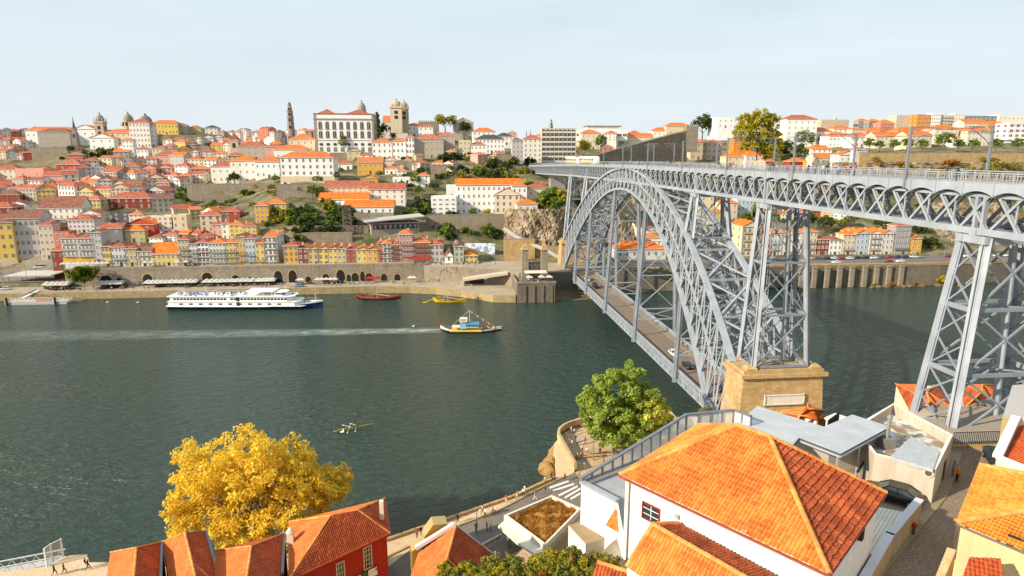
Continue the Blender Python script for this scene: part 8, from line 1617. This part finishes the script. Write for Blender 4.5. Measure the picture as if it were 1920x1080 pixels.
def tram():
 Y0_, Y1 = onx(1122, 300, 62.6).y, onx(1054, 300, 62.6).y; z = zd((Y0_ + Y1) / 2) + .35; L = 34.0
 for k, (Ys, lb) in enumerate(((Y0_ + 2, "near car of the white and yellow tram on the upper deck"), (Y0_ + 2 + L + 1.2, "rear car of the white and yellow tram on the upper deck"))):
  e = empty("tram", (62.8, Ys, zd(Ys) + .2), 0, lb, "tram", "two coupled tram cars"); m = MB(); W = 1.3; sec = [(-W, .3), (-W, 2.6), (-W * .8, 3.2), (W * .8, 3.2), (W, 2.6), (W, .3)]; rows = []
  for y, kx, kz in ((0, .55, .8), (1.6, .9, .97), (3, 1, 1), (L - 3, 1, 1), (L - 1.6, .9, .97), (L, .55, .8)): rows.append([(x * kx, y, .3 + (z_ - .3) * kz) for x, z_ in sec])
  m.grid(rows, 0); m.face([rows[0][i] for i in range(6)]); m.face([rows[-1][i] for i in reversed(range(6))]); m.build("body", plaster("#ece9dd", 1, .1), e)
  m = MB(); m.box((0, L / 2, .75), (2 * W + .06, L - 6, .7)); m.box((0, L / 2, 2.55), (2 * W + .04, L - 6, .14)); m.box((0, L - 5, 1.7), (2 * W + .05, 5, 1.9)); m.build("yellow_band", flat("tram_yellow", "#e0b52c", .5), e)
  for i in range(9): m = MB(); m.box((0, 4 + i * (L - 8) / 8, 1.8), (2 * W + .08, 2.2, .9)); m.build("window", GL, e)
  m = MB(); m.face([(-.75, -.03, 1.4), (.75, -.03, 1.4), (.9, 1.2, 2.7), (-.9, 1.2, 2.7)]); m.build("windscreen", GL, e)
tram()
# ================================================================== vehicles
TYRE = flat("tyre", (.02, .02, .02), .8); RIM = flat("rim", "#b9bbbd", .35, .6); LR_M = flat("tail_light", "#c22a16", .3); LF_M = flat("head_light", "#e9e6da", .2)
CARM = {}
def carpaint(c):
 N = NT("car_paint_" + c); N.color(lin(c)); N.b.inputs["Roughness"].default_value = .3; N.b.inputs["Coat Weight"].default_value = .2; N.b.inputs["Specular IOR Level"].default_value = .5; return N.mat
def car(kind, loc, rz, col, label, group=None, sc=1.0, name="parked_car"):
 e = empty(name, loc, rz, label, "van" if kind == "van" else "car", group); e.scale = (sc,) * 3
 key = (kind, col)
 if key not in CARM:
  L, W, H_ = (4.5, 1.78, 1.45) if kind != "van" else (4.9, 1.9, 1.95); hl = L / 2
  lo = [(-hl, .45), (-hl + .05, .72), (-hl + .5, .86), (-1.0, .95), (1.5, .97), (hl - .12, .9), (hl, .7), (hl - .02, .42)]
  m = MB(); rows = []
  for x, z in lo:
   k = 1 - .12 * (abs(x) / hl) ** 3; w = W / 2 * k; rows.append([(x, -w * .96, .3), (x, -w, .5 if z > .5 else z), (x, -w * .97, z * .96), (x, -w * .86, z), (x, w * .86, z), (x, w * .97, z * .96), (x, w, .5 if z > .5 else z), (x, w * .96, .3)])
  m.grid(rows, 0); m.face(list(reversed(rows[0]))); m.face(rows[-1]);
  body = m.mesh("body", [carpaint(col)], True, True)
  R0, R1 = ((-1.05, .93), (1.85, .96)) if kind != "van" else ((-1.5, .93), (2.3, .96)); t0, t1 = ((-.25, H_), (1.05, H_ - .03)) if kind != "van" else ((-.7, H_), (2.15, H_)); wb, wt = W * .46, W * .37
  g = MB(); A = [(R0[0], -wb, R0[1]), (R1[0], -wb, R1[1]), (R1[0], wb, R1[1]), (R0[0], wb, R0[1])]; B = [(t0[0], -wt, t0[1]), (t1[0], -wt, t1[1]), (t1[0], wt, t1[1]), (t0[0], wt, t0[1])]; g.hexa(A + B); gl_ = g.mesh("window", [GL])
  rf = MB(); rf.prism([(t0[0] - .05, -wt - .02), (t1[0] + .05, -wt - .02), (t1[0] + .05, wt + .02), (t0[0] - .05, wt + .02)], H_ - .04, H_ + .03)
  for i, j in ((0, 4), (1, 5), (2, 6), (3, 7)): P_ = A + B; rf.beam(P_[i], P_[j], .09, .07)
  for s in (-1, 1): rf.beam((.45, s * (wb + .0), .95), (.42, s * wt, H_), .08, .05)
  roof = rf.mesh("roof", [carpaint(col)])
  wl = MB(); wl.tube((0, -.1, 0), (0, .1, 0), .31, n=14, m=0); wl.tube((0, -.115, 0), (0, .115, 0), .19, n=12, m=1); wh = wl.mesh("wheel", [TYRE, RIM])
  t = MB(); t.box((0, 0, 0), (.1, .34, .16)); tl = t.mesh("tail_light", [LR_M]); h_ = MB(); h_.box((0, 0, 0), (.1, .36, .14)); hd = h_.mesh("headlight", [LF_M]); CARM[key] = (body, gl_, roof, wh, tl, hd, L, W)
 body, gl_, roof, wh, tl, hd, L, W = CARM[key]; link("body", body, e); link("window", gl_, e); link("roof", roof, e)
 for x in (-L / 2 + .85, L / 2 - .85):
  for s in (-1, 1): link("wheel", wh, e, (x, s * (W / 2 - .1), .31))
 for s in (-1, 1): link("tail_light", tl, e, (L / 2 - .06, s * W * .36, .74)); link("headlight", hd, e, (-L / 2 + .12, s * W * .34, .68))
 return e
w0, w1 = onz(1640, 852, 36.5), onz(1755, 880, 36.5); d = w1 - w0; d.z = 0; d.normalize(); nn = Vector((d.y, -d.x, 0)); nn = nn if nn.y < 0 else -nn; pc = w1 + nn * 1.2 - d * 3.0
car("sedan", (pc.x, pc.y, 33.08), math.atan2(d.y, d.x), "#0c0c0d", "shiny black sedan parked beside the pale concrete building", None, 1.08)
car("sedan", onz(1868, 870, 33.1), R(60), "#1c1f24", "dark car half hidden behind the old tiled house roof", None, 1.0)
CC = [("white", "#d9dadb"), ("black", "#141416"), ("silver", "#9a9da1"), ("dark blue", "#1c2a4a"), ("red", "#8f1f1a"), ("grey", "#55585c")]
for i, (Y, X, c, lb) in enumerate(((279, 62.5, 0, "white van driving at the far end of the lower deck"), (263, 62.6, 1, "black car behind the white van on the lower deck"), (168, 63.0, 0, "white car in the middle of the lower deck"), (157, 62.9, 1, "black car following the white one on the lower deck"), (140, 64.2, 1, "black car nearest the arch foot on the lower deck"), (300, 61.8, 4, "red car leaving the lower deck at the far bank"))): car("van" if "van" in lb else "sedan", (X, Y, LZ + .08), R(90), CC[c][1], lb, "cars on the lower deck", 1.0, "car")
def quay_cars():
 rnd = random.Random(8); od = ["first", "second", "third", "fourth", "fifth", "sixth", "seventh", "eighth", "ninth", "tenth", "eleventh", "twelfth", "thirteenth", "fourteenth", "fifteenth", "sixteenth", "seventeenth", "eighteenth", "nineteenth", "twentieth", "twenty-first", "twenty-second", "twenty-third", "twenty-fourth", "twenty-fifth", "twenty-sixth"]
 for i, px in enumerate((1430, 1446, 1460, 1476, 1492, 1514, 1533, 1549, 1563, 1577, 1592, 1607, 1622, 1638, 1652, 1667, 1682, 1696, 1710, 1724, 1776, 1793, 1812, 1830, 1870, 1890)):
  Y = 312 + rnd.uniform(-1, 1); p = ony(px, 487, Y); n, c = rnd.choice(CC); car("sedan", (p.x, p.y, terr(p.x, Y) if Y > 318 else zr + .02), R(rnd.uniform(-5, 5)), c, f"{n} car parked on the right riverside road, {od[i]} from the left", "cars parked along the right riverside road")
 for px, c, n in ((1568, 0, "white"), (1665, 4, "red"), (1688, 0, "white"), (1566, 3, "blue")):
  if px == 1566: continue
  p = ony(px, 494, 300); car("sedan", (p.x, p.y, zr), 0, CC[c][1], f"{n} car driving along the right embankment edge" + (" beneath the ochre house" if px == 1688 else " beneath the beige house" if px == 1568 else ""), "cars driving along the right embankment")
 for i, (px, py, c, n) in enumerate(((6, 536, 5, "grey"), (20, 536, 1, "black"), (36, 536, 0, "white"))): p = onz(px, py, ZQ); car("sedan", (p.x, min(max(p.y, 304.5), 312), ZQ), R(20), CC[c][1], f"{n} car parked on the far quay at the left edge", "cars on the far quay")
 p = onz(562, 537, ZQ); car("sedan", (p.x, 305, ZQ), 0, "#5f87a3", "pale blue car standing on the far quay near the water", None)
 p = ony(72, 494, 360); car("van", (p.x, p.y, terr(p.x, p.y) + .1), R(15), "#e3e3e1", "white van parked in front of the lavender block", None)
 e = empty("coach", pick(1887, 270), 0, "long white coach on the elevated road at the right edge", "bus"); e.location.z += .3; m = MB(); m.box((0, 1.2, 1.7), (12.5, 2.5, 3.0)); m.build("body", plaster("#ece9e6", 1, .1), e); m = MB(); m.box((0, 1.2, 2.3), (12.0, 2.56, .9)); m.build("window", GL, e)
 for x in (-4, 4): m = MB(); m.tube((x, -.1, .45), (x, 2.5, .45), .45, n=10); m.build("wheel", TYRE, e)
quay_cars()
# ================================================================== quay furniture
def parasols():
 WH_ = flat("parasol_white", "#c4c0b6", .8); RD_ = flat("parasol_red", "#b5261f", .8); c = MB(); a = 1.5
 q = [(-a, -a, 2.35), (a, -a, 2.35), (a, a, 2.35), (-a, a, 2.35)]
 for i in range(4): c.face([q[i], q[(i + 1) % 4], (0, 0, 3.15)]); c.face([(q[i][0], q[i][1], 2.1), (q[(i + 1) % 4][0], q[(i + 1) % 4][1], 2.1), q[(i + 1) % 4], q[i]])
 cw = c.mesh("canopy", [WH_]); cr = c.mesh("canopy", [RD_]); p = MB(); p.tube((0, 0, 0), (0, 0, 3.1), .05, n=6); pm = p.mesh("pole", [DKF]); rnd = random.Random(6)
 def put(px, Y, z, red, lb, g): P = ony(px, 520, Y); e = empty("parasol", (P.x, Y, z), rnd.uniform(-.15, .15), lb, "parasol", g); link("canopy", cr if red else cw, e); link("pole", pm, e)
 for (x0, x1, n, lb) in ((84, 132, 5, "left of the clipped tree"), (186, 232, 5, "right of the clipped tree"), (274, 372, 11, "in the long middle group"), (384, 480, 10, "in the group beneath the ochre house"), (484, 516, 5, "beneath the tall balconied house")):
  for i in range(n):
   for k in range(2): put(x0 + (x1 - x0) * (i + .4 * k) / n, 310.6 + 3.9 * k + rnd.uniform(-.4, .4), ZQ, False, f"white square cafe parasol {lb}", f"white cafe parasols on the far quay {lb}")
 for px in (561, 566, 596, 604, 612, 620, 628, 770, 776): put(px, 311.5, ZQ, False, "separate white parasol at the right part of the far quay", "separate white parasols on the far quay")
 for px in (124, 133, 142, 151, 160, 169, 178, 187, 196, 204): put(px, 323, zs, False, "white parasol on the upper street below the twin tiled houses", "white parasols on the upper street")
 for px in (276, 288, 337, 352): put(px, 323, zs, False, "white parasol on the upper street below the dormered house", "white parasols below the dormered house")
 for px in (770, 781, 792, 804): put(px, 322, zs, True, "red cafe parasol on the upper street", "red cafe parasols")
 for px in (693, 700, 706): put(px, 312, ZQ, True, "red parasol at the foot of the arcade wall", "red parasols on the quay")
 for px in (993, 1016, 1030): put(px, 278.5, ony(1000, 531, 276).z, False, "white parasol on the bastion cafe terrace", "parasols on the bastion terrace")
 tb = MB(); tb.lathe([(.55, .72), (.55, .78)], n=8)
 for a in range(4): tb.box((.85 * math.cos(a * 1.571), .85 * math.sin(a * 1.571), .45), (.45, .45, .5), 1)
 tm = tb.mesh("cafe_table", [flat("table_top", "#8a6b4c", .6), flat("chair_dark", "#3a2f2a", .7)])
 for i in range(110): px = rnd.choice((rnd.uniform(84, 130), rnd.uniform(186, 235), rnd.uniform(272, 515), rnd.uniform(555, 640))); Y = rnd.uniform(309, 315.5); tag(link("cafe_table", tm, None, (ony(px, 520, Y).x, Y, ZQ), rnd.uniform(0, 3)), "small cafe table with dark chairs under the far quay parasols", "table", "cafe tables on the far quay")
 e = empty("marquee", ony(65, 514, 325), 0, "wide flat white marquee roof on the quay square", "marquee"); m = MB(); m.hexa([(-11, -5, 2.6), (10, -5, 2.6), (12, 7, 2.9), (-8, 7, 2.9), (-11, -5, 3.1), (10, -5, 3.1), (12, 7, 3.5), (-8, 7, 3.5)]); m.build("canopy", WH_, e); m = MB()
 for x in (-9, -3, 3, 9): m.box((x, -4.6, 1.3), (.15, .15, 2.7))
 m.build("post", DKF, e); e.location.z = terr(e.location.x, 325) + .2
 m = MB(); rows = [[(ony(px, 510, Y).x, Y, terr(ony(px, 510, Y).x, Y) + .12) for px in (-260, -150, -60, 0, 40, 80, 112, 121)] for Y in (318, 330, 342, 354, 366, 378)]; m.grid(rows); tag(m.build("quay_square", mixground("square_setts", "#8d8377", "#7d7468", "#6b6358", .2, .2)), kind="structure")
 def lamp(px, py, z, h, lb, Y=None, arms=3):
  P = onz(px, py, z) if Y is None else ony(px, py, Y); P.z = z; e = empty("street_lamp", P, 0, lb, "lamp post"); m = MB(); m.tube((0, 0, 0), (0, 0, h), .12, .06, 8); m.build("post", flat("lamp_grey", "#8b8d90", .5, .2), e)
  for i in range(arms): a = 6.28 * i / arms; m = MB(); m.beam((0, 0, h - .2), (math.cos(a) * .6, math.sin(a) * .6, h - .1), .05); m.lathe([(.05, -.25), (.2, 0), (.16, .18), (.02, .25)], (math.cos(a) * .6, math.sin(a) * .6, h), 8); m.build("lantern", flat("lantern_glass", "#e2dfd8", .3), e)
 lamp(1112, 863, PZ + .1, 9.2, "grey lamp post standing on the near viewpoint terrace", None, 2); lamp(50, 522, 4.6, 11, "lantern post right on the quay square", 318); lamp(6, 522, 4.6, 11, "lantern post left on the quay square", 318); lamp(1770, 484, zr, 10, "lamp post with green banner on the right riverside road", 312, 1); lamp(1148, 858, PZ + .1, 2.2, "short signpost on the near viewpoint terrace", None, 1); lamp(894, 1000, PZ, 4, "thin promenade signpost near the canopy", None, 1)
 for i, (px, py) in enumerate(((1172, 839), (1130, 850), (1105, 858))): P = onz(px, py, PZ + .12); e = empty("stone_bench", P, R(5), f"long stone bench on the near viewpoint terrace, {['upper', 'middle', 'lower'][i]} one", "bench", "benches on the viewpoint terrace"); m = MB(); m.box((0, 0, .4), (6, .6, .12)); m.build("seat", GRANW, e); m = MB(); m.box((-2.4, 0, .17), (.4, .5, .34)); m.box((2.4, 0, .17), (.4, .5, .34)); m.build("support", GRAN, e)
 e = empty("gangway", onz(30, 1076, 3), R(14), "white truss gangway at the bottom left landing stage", "gangway"); m = MB()
 for y in (0, 1.8):
  m.beam((-8, y, 0), (6, y, .3), .14); m.beam((-8, y, 1.3), (6, y, 1.6), .14);
  for i in range(9): x = -8 + 14 * i / 9; m.beam((x, y, .02), (x + .78, y, 1.4), .07); m.beam((x + .78, y, 1.4), (x + 1.55, y, .05), .07)
 m.build("truss", WHT, e); m = MB(); m.hexa([(-8, 0, -.1), (6, 0, .2), (6, 1.8, .2), (-8, 1.8, -.1), (-8, 0, 0), (6, 0, .3), (6, 1.8, .3), (-8, 1.8, 0)]); m.build("deck", flat("gangway_deck", "#b9bbbd", .6), e)
 e = empty("mesh_gate", onz(89, 1063, PZ), 0, "white framed mesh gate at the landing stage corner", "gate"); o = e.location; P = [onz(*q, PZ) - o for q in ((88, 1063), (100, 1054), (119, 1044))]; m = MB(); g = MB()
 for p in P: m.box((p.x, p.y, 1.5), (.18, .18, 3.1))
 for a, b in zip(P[:-1], P[1:]):
  m.beam(a + Vector((0, 0, 3)), b + Vector((0, 0, 3)), .1); m.beam(a + Vector((0, 0, .2)), b + Vector((0, 0, .2)), .1); n = 10
  for i in range(n): q = a.lerp(b, i / n); g.box((q.x, q.y, 1.55), (.03, .03, 2.8))
 m.build("frame", WHT, e); g.build("mesh", flat("mesh_grey", "#a9abad", .5), e)
parasols()
# ================================================================== boats
def hull(mb, L, W, H_, prow=1.0, stern=.0, flare=.85, mats=(0, 1), split=.35, n=18, sharp=1.6, blunt=.75, keel=.0):
 rows = []
 for i in range(n + 1):
  t = i / n; x = -L / 2 + L * t; k = (1 - max(0, (t - .55) / .45) ** sharp) * (1 - max(0, (.2 - t) / .2) ** 2 * (1 - blunt)); z = H_ + prow * max(0, (t - .6) / .4) ** 2 + stern * max(0, (.35 - t) / .35) ** 2; w = max(.03, W / 2 * k); zs_ = keel + (z - keel) * split
  kk = keel + (z - H_) * .55 * (1 if keel else 0)
  rows.append([(x, w, z), (x, w * (flare + .08), zs_), (x, w * flare * .7, keel - .4 + kk), (x, -w * flare * .7, keel - .4 + kk), (x, -w * (flare + .08), zs_), (x, -w, z)])
 for i in range(n):
  for j in range(5): mb.face([rows[i][j], rows[i + 1][j], rows[i + 1][j + 1], rows[i][j + 1]], mats[0] if j in (1, 2, 3) else mats[1])
 mb.face([rows[0][j] for j in range(6)], mats[1]); return rows
def cruise():
 a, b = onz(322, 577, 0), onz(606, 577, 0); L = (b - a).length * 1.0; c = (a + b) / 2; ang = math.atan2((b - a).y, (b - a).x); e = empty("river_cruise_ship", (c.x, c.y, 0), ang, "long white river cruise ship with a dark blue hull moored off the quay", "ship"); e.scale = (1, 1, .82); W = 9.5; wm = plaster("#eceded", 1, .1); bl = flat("hull_blue", "#27325c", .4)
 m = MB(); hull(m, L, W, 2.3, 2.0, 0, .94, (0, 1), .78, 22, 2.2, .9); m.build("hull", [bl, wm], e); m = MB()
 def deck(x0, x1, z0, z1, w, mb, mi=0): mb.prism([(x0, -w), (x1 - 1.5, -w), (x1, -w * .6), (x1, w * .6), (x1 - 1.5, w), (x0, w)], z0, z1, mi)
 deck(-L * .485, L * .36, 1.9, 4.4, W * .46, m); deck(-L * .47, L * .31, 4.4, 6.9, W * .45, m); m.build("superstructure", wm, e); m = MB(); deck(-L * .49, L * .33, 6.9, 7.1, W * .48, m); deck(-L * .49, L * .37, 4.35, 4.5, W * .485, m); deck(-L * .485, L * .4, 1.9, 2.02, W * .47, m); m.build("deck_edge", plaster("#f2efe9", 1, .1), e)
 for s in (-1, 1):
  for i in range(34):
   x = -L * .44 + i * L * .74 / 34
   if .46 < i / 34 < .5: continue
   w_ = MB(); w_.box((x, s * (W * .45 + .02), 5.8), (L * .74 / 34 * .75, .06, 1.0));
   w_.build("window", GL, e)
  for i in range(11):
   w_ = MB(); w_.box((-L * .4 + i * L * .7 / 11, s * (W * .46 + .02), 3.2), (1.5, .06, .75)); w_.build("porthole", GL, e)
  m = MB(); m.box((-L * .03, s * (W * .46 + .03), 3.3), (1.3, .1, 2.2)); m.box((-L * .03, s * (W * .45 + .03), 5.7), (1.3, .1, 2.0)); m.build("doorway", flat("dark_opening", (.03, .03, .03), .9), e)
 m = MB(); m.prism([(L * .02, -3.8), (L * .2, -3.8), (L * .2, 3.8), (L * .02, 3.8)], 9.4, 9.65, 0)
 for x in (.03, .08, .13, .19):
  for s in (-1, 1): m.box((L * x, s * 3.6, 8.2), (.15, .15, 2.4))
 m.build("sun_awning", plaster("#f2efe9", 1, .1), e); m = MB(); deck(L * .2, L * .275, 7.0, 9.0, 3.2, m); m.build("wheelhouse", wm, e); m = MB(); m.box((L * .24, 0, 8.3), (L * .06, 6.5, .8)); m.build("wheelhouse_window", GL, e)
 m = MB()
 for s in (-1, 1):
  m.beam((-L * .48, s * W * .47, 8.1), (L * .2, s * W * .47, 8.1), .06)
  for i in range(46): m.box((-L * .48 + i * L * .68 / 45, s * W * .47, 7.6), (.06, .06, 1.0))
  m.beam((L * .36, s * W * .38, 4.3), (L * .47, s * W * .12, 4.9), .06)
 m.beam((L * .455, 0, 3.5), (L * .452, 0, 8), .12); m.beam((L * .27, 0, 9), (L * .255, 0, 12), .12); m.beam((-L * .25, 0, 7), (-L * .27, 0, 11), .12); m.build("railing", plaster("#eceded", 1, .1), e)
 rnd = random.Random(4); m = MB()
 for i in range(60): x = -L * .46 + rnd.random() * L * .46; m.box((x, rnd.uniform(-3.6, 3.6), 7.5), (.6, .6, .9), rnd.choice((0, 0, 1)))
 m.build("deck_seats", [flat("seat_blue", "#7d93b8", .7), flat("seat_white", "#dcdcdc", .7)], e); m = MB(); m.lathe([(.5, 0), (.5, .4), (.05, .6)], (L * .3, 1, 7.1), 8); m.lathe([(.5, 0), (.5, .4), (.05, .6)], (-L * .44, -3.9, 3.2), 8); m.build("lifebuoy", flat("buoy_red", "#c23a22", .5), e)
 for i in range(26): x = -L * .45 + rnd.random() * L * .45; p = e.matrix_world if 0 else None; X = c.x + math.cos(ang) * x - math.sin(ang) * rnd.uniform(-3.5, 3.5); person(rnd.choice(("sit", "stand")), (X, c.y + math.sin(ang) * x + rnd.uniform(-3.5, 3.5), 5.85), rnd.uniform(0, 6), rnd.choice(list(CLOTH)), "navy", "tiny passenger on the cruise ship sun deck", "passengers on the cruise ship")
cruise()
def rabelo(px0, px1, py, col, col2, label, mast=True, oar="#7a5a3a", tour=False):
 a, b = onz(px0, py, 0), onz(px1, py, 0); L = (b - a).length; c = (a + b) / 2; e = empty("rabelo_boat", (c.x, c.y, 0), math.atan2((b - a).y, (b - a).x), label, "boat"); m = MB(); cA, cB = flat("hull_" + col, col, .5), flat("hull_" + col2, col2, .5)
 rows = hull(m, L, L * (.17 if tour else .2), .9, 1.3, 1.6, .9, (0, 1), .55, 22, 1.5, .05, .02); m.build("hull", [cA, cB], e); m = MB(); m.grid([[(r[0][0], r[0][1] * .93, r[0][2] - .35), (r[5][0], r[5][1] * .93, r[5][2] - .35)] for r in rows[1:-1]]); m.build("deck", flat("boat_deck", "#7a5f45", .8), e); m = MB()
 for k in (0, 5):
  for p, q in zip(rows[:-1], rows[1:]): m.beam(p[k], q[k], .16, .12)
 m.build("gunwale", cB, e)
 if not tour:
  m = MB(); m.beam((-L * .05, 0, .5), (-L * .05, 0, 7.5), .22); m.beam((-L * .12, 0, 2.6), (L * .26, 0, 1.4), .3); m.beam((-L * .2, .6, 1), (-L * .12, 0, 3.2), .14); m.beam((-L * .2, -.6, 1), (-L * .12, 0, 3.2), .14); m.beam((-L * .24, -.7, 2.4), (-L * .1, -.7, 2.4), .1); m.beam((-L * .24, .7, 2.4), (-L * .1, .7, 2.4), .1); m.build("mast_and_spar", flat("spar_pale", "#b9a98f", .7), e)
  m = MB(); m.beam((-L * .26, 0, 2.9), (-L * .78, -1.5, .15), .3, .2); m.box((-L * .74, -1.4, .35), (1.8, .1, .5)); m.build("steering_oar", flat("oar_" + oar, oar, .6), e); m = MB();
  for i in range(5): m.tube((L * (.03 + .05 * i), -.5, 1.1), (L * (.03 + .05 * i), .5, 1.1), .4, n=8)
  m.build("barrels", flat("barrel", "#6b4a30", .7), e); return e
 m = MB(); m.box((-L * .09, 0, 2.1), (L * .43, L * .15, .12)); m.build("side_deck", plaster("#d9d2c2"), e); m = MB(); m.hexa([(-L * .06, -1.7, 3.0), (L * .14, -1.7, 3.0), (L * .14, 1.7, 3.0), (-L * .06, 1.7, 3.0), (-L * .06, -1.6, 3.5), (L * .14, -1.6, 3.5), (L * .14, 1.6, 3.5), (-L * .06, 1.6, 3.5)]); m.build("canopy", flat("canopy_blue", "#4f8fb3", .6), e); m = MB()
 m.box((-L * .12, 0, 2.4), (L * .1, 3.2, 1.9)); m.build("cabin", flat("cabin_blue", "#7fb9c9", .6), e); m = MB(); m.box((-L * .12, 0, 4.1), (L * .12, 2.6, .25)); m.box((-L * .12, -1.3, 4.7), (L * .12, .1, 1.1)); m.box((-L * .12, 1.3, 4.7), (L * .12, .1, 1.1)); m.build("bridge_sign", plaster("#e9e2d6"), e); m = MB()
 for k, (z, n_, h_) in enumerate(((5.0, 7, .3), (4.55, 6, .3))): # orange lettering blocks of the banner
  for i in range(n_): m.box((-L * .165 + i * .33 + k * .2, -1.37, z), (.24, .03, h_))
 m.build("sign_lettering", flat("sign_orange", "#d9541e", .5), e); m = MB()
 for x in (-.05, .02, .08, .13):
  for s in (-1, 1): m.box((L * x, s * 1.5, 2.1), (.1, .1, 1.9))
 m.build("canopy_post", flat("spar_pale", "#b9a98f", .7), e); m = MB(); m.beam((-L * .02, 0, 1), (-L * .02, 0, 8.4), .14); m.beam((-L * .34, 0, 1.8), (-L * .02, 0, 8.2), .06); m.beam((L * .4, 0, 2), (-L * .02, 0, 8.2), .03); m.build("mast", plaster("#e9e2d6"), e); m = MB()
 for i in range(14): t = i / 14; x, z = -L * .02 + L * .42 * t, 8.2 - 6.3 * t - .3 * math.sin(3.14 * t); m.face([(x, 0, z), (x + .5, .02, z - .2), (x + .2, 0, z - .7)], i % 3)
 m.build("pennants", [flat("pennant_orange", "#d9682a", .8), flat("pennant_white", "#e9e6e2", .8), flat("pennant_red", "#a82a22", .8)], e); m = MB(); m.box((-L * .08, 0, .75), (L * .52, L * .205, .38)); m.build("yellow_band", flat("band_yellow", "#e3b818", .5), e); rnd = random.Random(1); an = e.rotation_euler.z
 for i in range(16): x = L * rnd.uniform(.17, .4); y = rnd.uniform(-1.0, 1.0); person("sit", (c.x + math.cos(an) * x - math.sin(an) * y, c.y + math.sin(an) * x + math.cos(an) * y, .9), R(-60), rnd.choice(list(CLOTH)), "navy", "seated passenger in the bow of the blue-roofed tour boat", "passengers on the blue-roofed tour boat")
 m = MB(); m.box((-L * .495, 0, 3.0), (1.4, .3, .45)); m.build("stern_tip", flat("stern_red", "#b3261c", .5), e); return e
rabelo(670, 752, 561, "#2a1c18", "#a83a26", "moored dark wooden boat with red stern and long steering oar"); rabelo(812, 874, 567, "#c9a516", "#e0bf1e", "moored bright yellow wooden boat with a yellow steering oar", True, "#d9b81c"); rabelo(826, 940, 622, "#1d2018", "#d9d6d0", "wooden tour boat with blue canopy and yellow side band sailing mid-river", True, "#7a5a3a", True)
def scull():
 a, b = onz(625, 810, 0), onz(702, 796, 0); c = (a + b) / 2; L = (b - a).length; an = math.atan2((b - a).y, (b - a).x); e = empty("rowing_shell", (c.x, c.y, .05), an, "slim yellow double rowing shell on the open river", "boat"); m = MB(); hull(m, L, .62, .28, .05, .03, .8, (0, 0), .5, 16, 1.2, .1); m.build("hull", flat("shell_yellow", "#cdbf6a", .4), e)
 for x in (-.9, .9):
  for s in (-1, 1): m = MB(); m.beam((x - .4, s * .25, .5), (x - 1.1, s * 2.4, .25), .05); m.hexa([(x - 1.3, s * 2.3, .1), (x - 1.0, s * 2.3, .1), (x - 1.15, s * 2.6, .05), (x - 1.4, s * 2.6, .05), (x - 1.3, s * 2.3, .22), (x - 1.0, s * 2.3, .22), (x - 1.15, s * 2.6, .22), (x - 1.4, s * 2.6, .22)]); m.build("oar", plaster("#e9e6e2"), e)
 for x, t, lb in ((-.9, "white", "rower in white at the left end of the rowing shell"), (.9, "black", "rower in black at the right end of the rowing shell")): person("row", (c.x + math.cos(an) * x, c.y + math.sin(an) * x, .16), an + R(90) - R(180), t, "black", lb)
scull()
def pontoon():
 a, b = onz(16, 570, 0), onz(131, 568, 0); c = (a + b) / 2; L = (b - a).length; e = empty("floating_pontoon", (c.x, c.y, 0), math.atan2((b - a).y, (b - a).x), "floating landing pontoon with white railings on the far left bank", "pontoon"); m = MB(); m.box((0, 0, .5), (L, 4.5, 1.2)); m.build("float", flat("pontoon_grey", "#b7b4ab", .7), e); m = MB()
 for s in (-1, 1):
  for h_ in (1.6, 2.2): m.beam((-L / 2, s * 2.1, h_), (L / 2, s * 2.1, h_), .1)
  for i in range(15): m.box((-L / 2 + L * i / 14, s * 2.1, 1.6), (.12, .12, 1.2))
 m.build("railing", WHT, e); m = MB(); m.box((2, 0, 1.6), (6, 1.2, .7)); m.build("red_lifebelts", flat("buoy_red", "#c23a22", .5), e)
 for x in (-L * .46, L * .32): m = MB(); m.tube((x, -2.5, -1), (x, -2.5, 3.2), .45, n=10); m.build("mooring_pile", flat("pile_dark", (.04, .04, .04), .8), e)
 p, q = onz(42, 559, 1.8), ony(72, 545, 306); g = empty("access_ramp", p, 0, "pale access ramp leading down to the floating pontoon", "ramp"); d = q - p; m = MB(); m.beam((0, 0, 0), d, 2.2, .3); m.beam((0, -1.1, .9), d + Vector((0, -1.1, .9)), .1, .9); m.build("ramp", flat("ramp_pale", "#cfc8bb", .7), g)
 m = MB(); P = [(x, 303 - .2) for x in (-195, -150)]; m.face([(ony(60, 552, 303).x, 302.8, 2.9), (ony(165, 556, 303).x, 302.8, .2), (ony(165, 556, 303).x - 2, 297, -.2), (ony(85, 556, 303).x, 296, -.2)]); tag(m.build("stone_ramp", mixground("slipway", "#8d7a5c", "#75664e", "#5d5140", .3, .5)), kind="structure")
 for i, (px, py) in enumerate(((201, 567), (258, 567), (775, 612), (642, 810))):
  p = onz(px, py, .3); o = MB(); o.blob((0, 0, 0), .35, 0, 6, 4, (1.6, .7, .6)); o.face([(-.1, 0, .1), (.3, 0, .1), (.1, 1.0, .5)]); o.face([(.3, 0, .1), (-.1, 0, .1), (.1, -1.0, .5)]); tag(o.build("gull", plaster("#f2efe9", 1, .1), None, p), ["white gull flying low left of the cruise ship", "second white gull just left of the cruise ship stern", "white gull above the tour boat wake", "white gull beside the rowing shell"][i], "gull")
pontoon()
from collections import Counter
print("DUP", [k for k, v in LABELS.items() if len(v) > 1 and not any("group" in bpy.data.objects[n] for n in v)][:8], Counter(o.name.split(".")[0] for o in scene.objects if "category" in o).most_common(12), len(scene.objects))
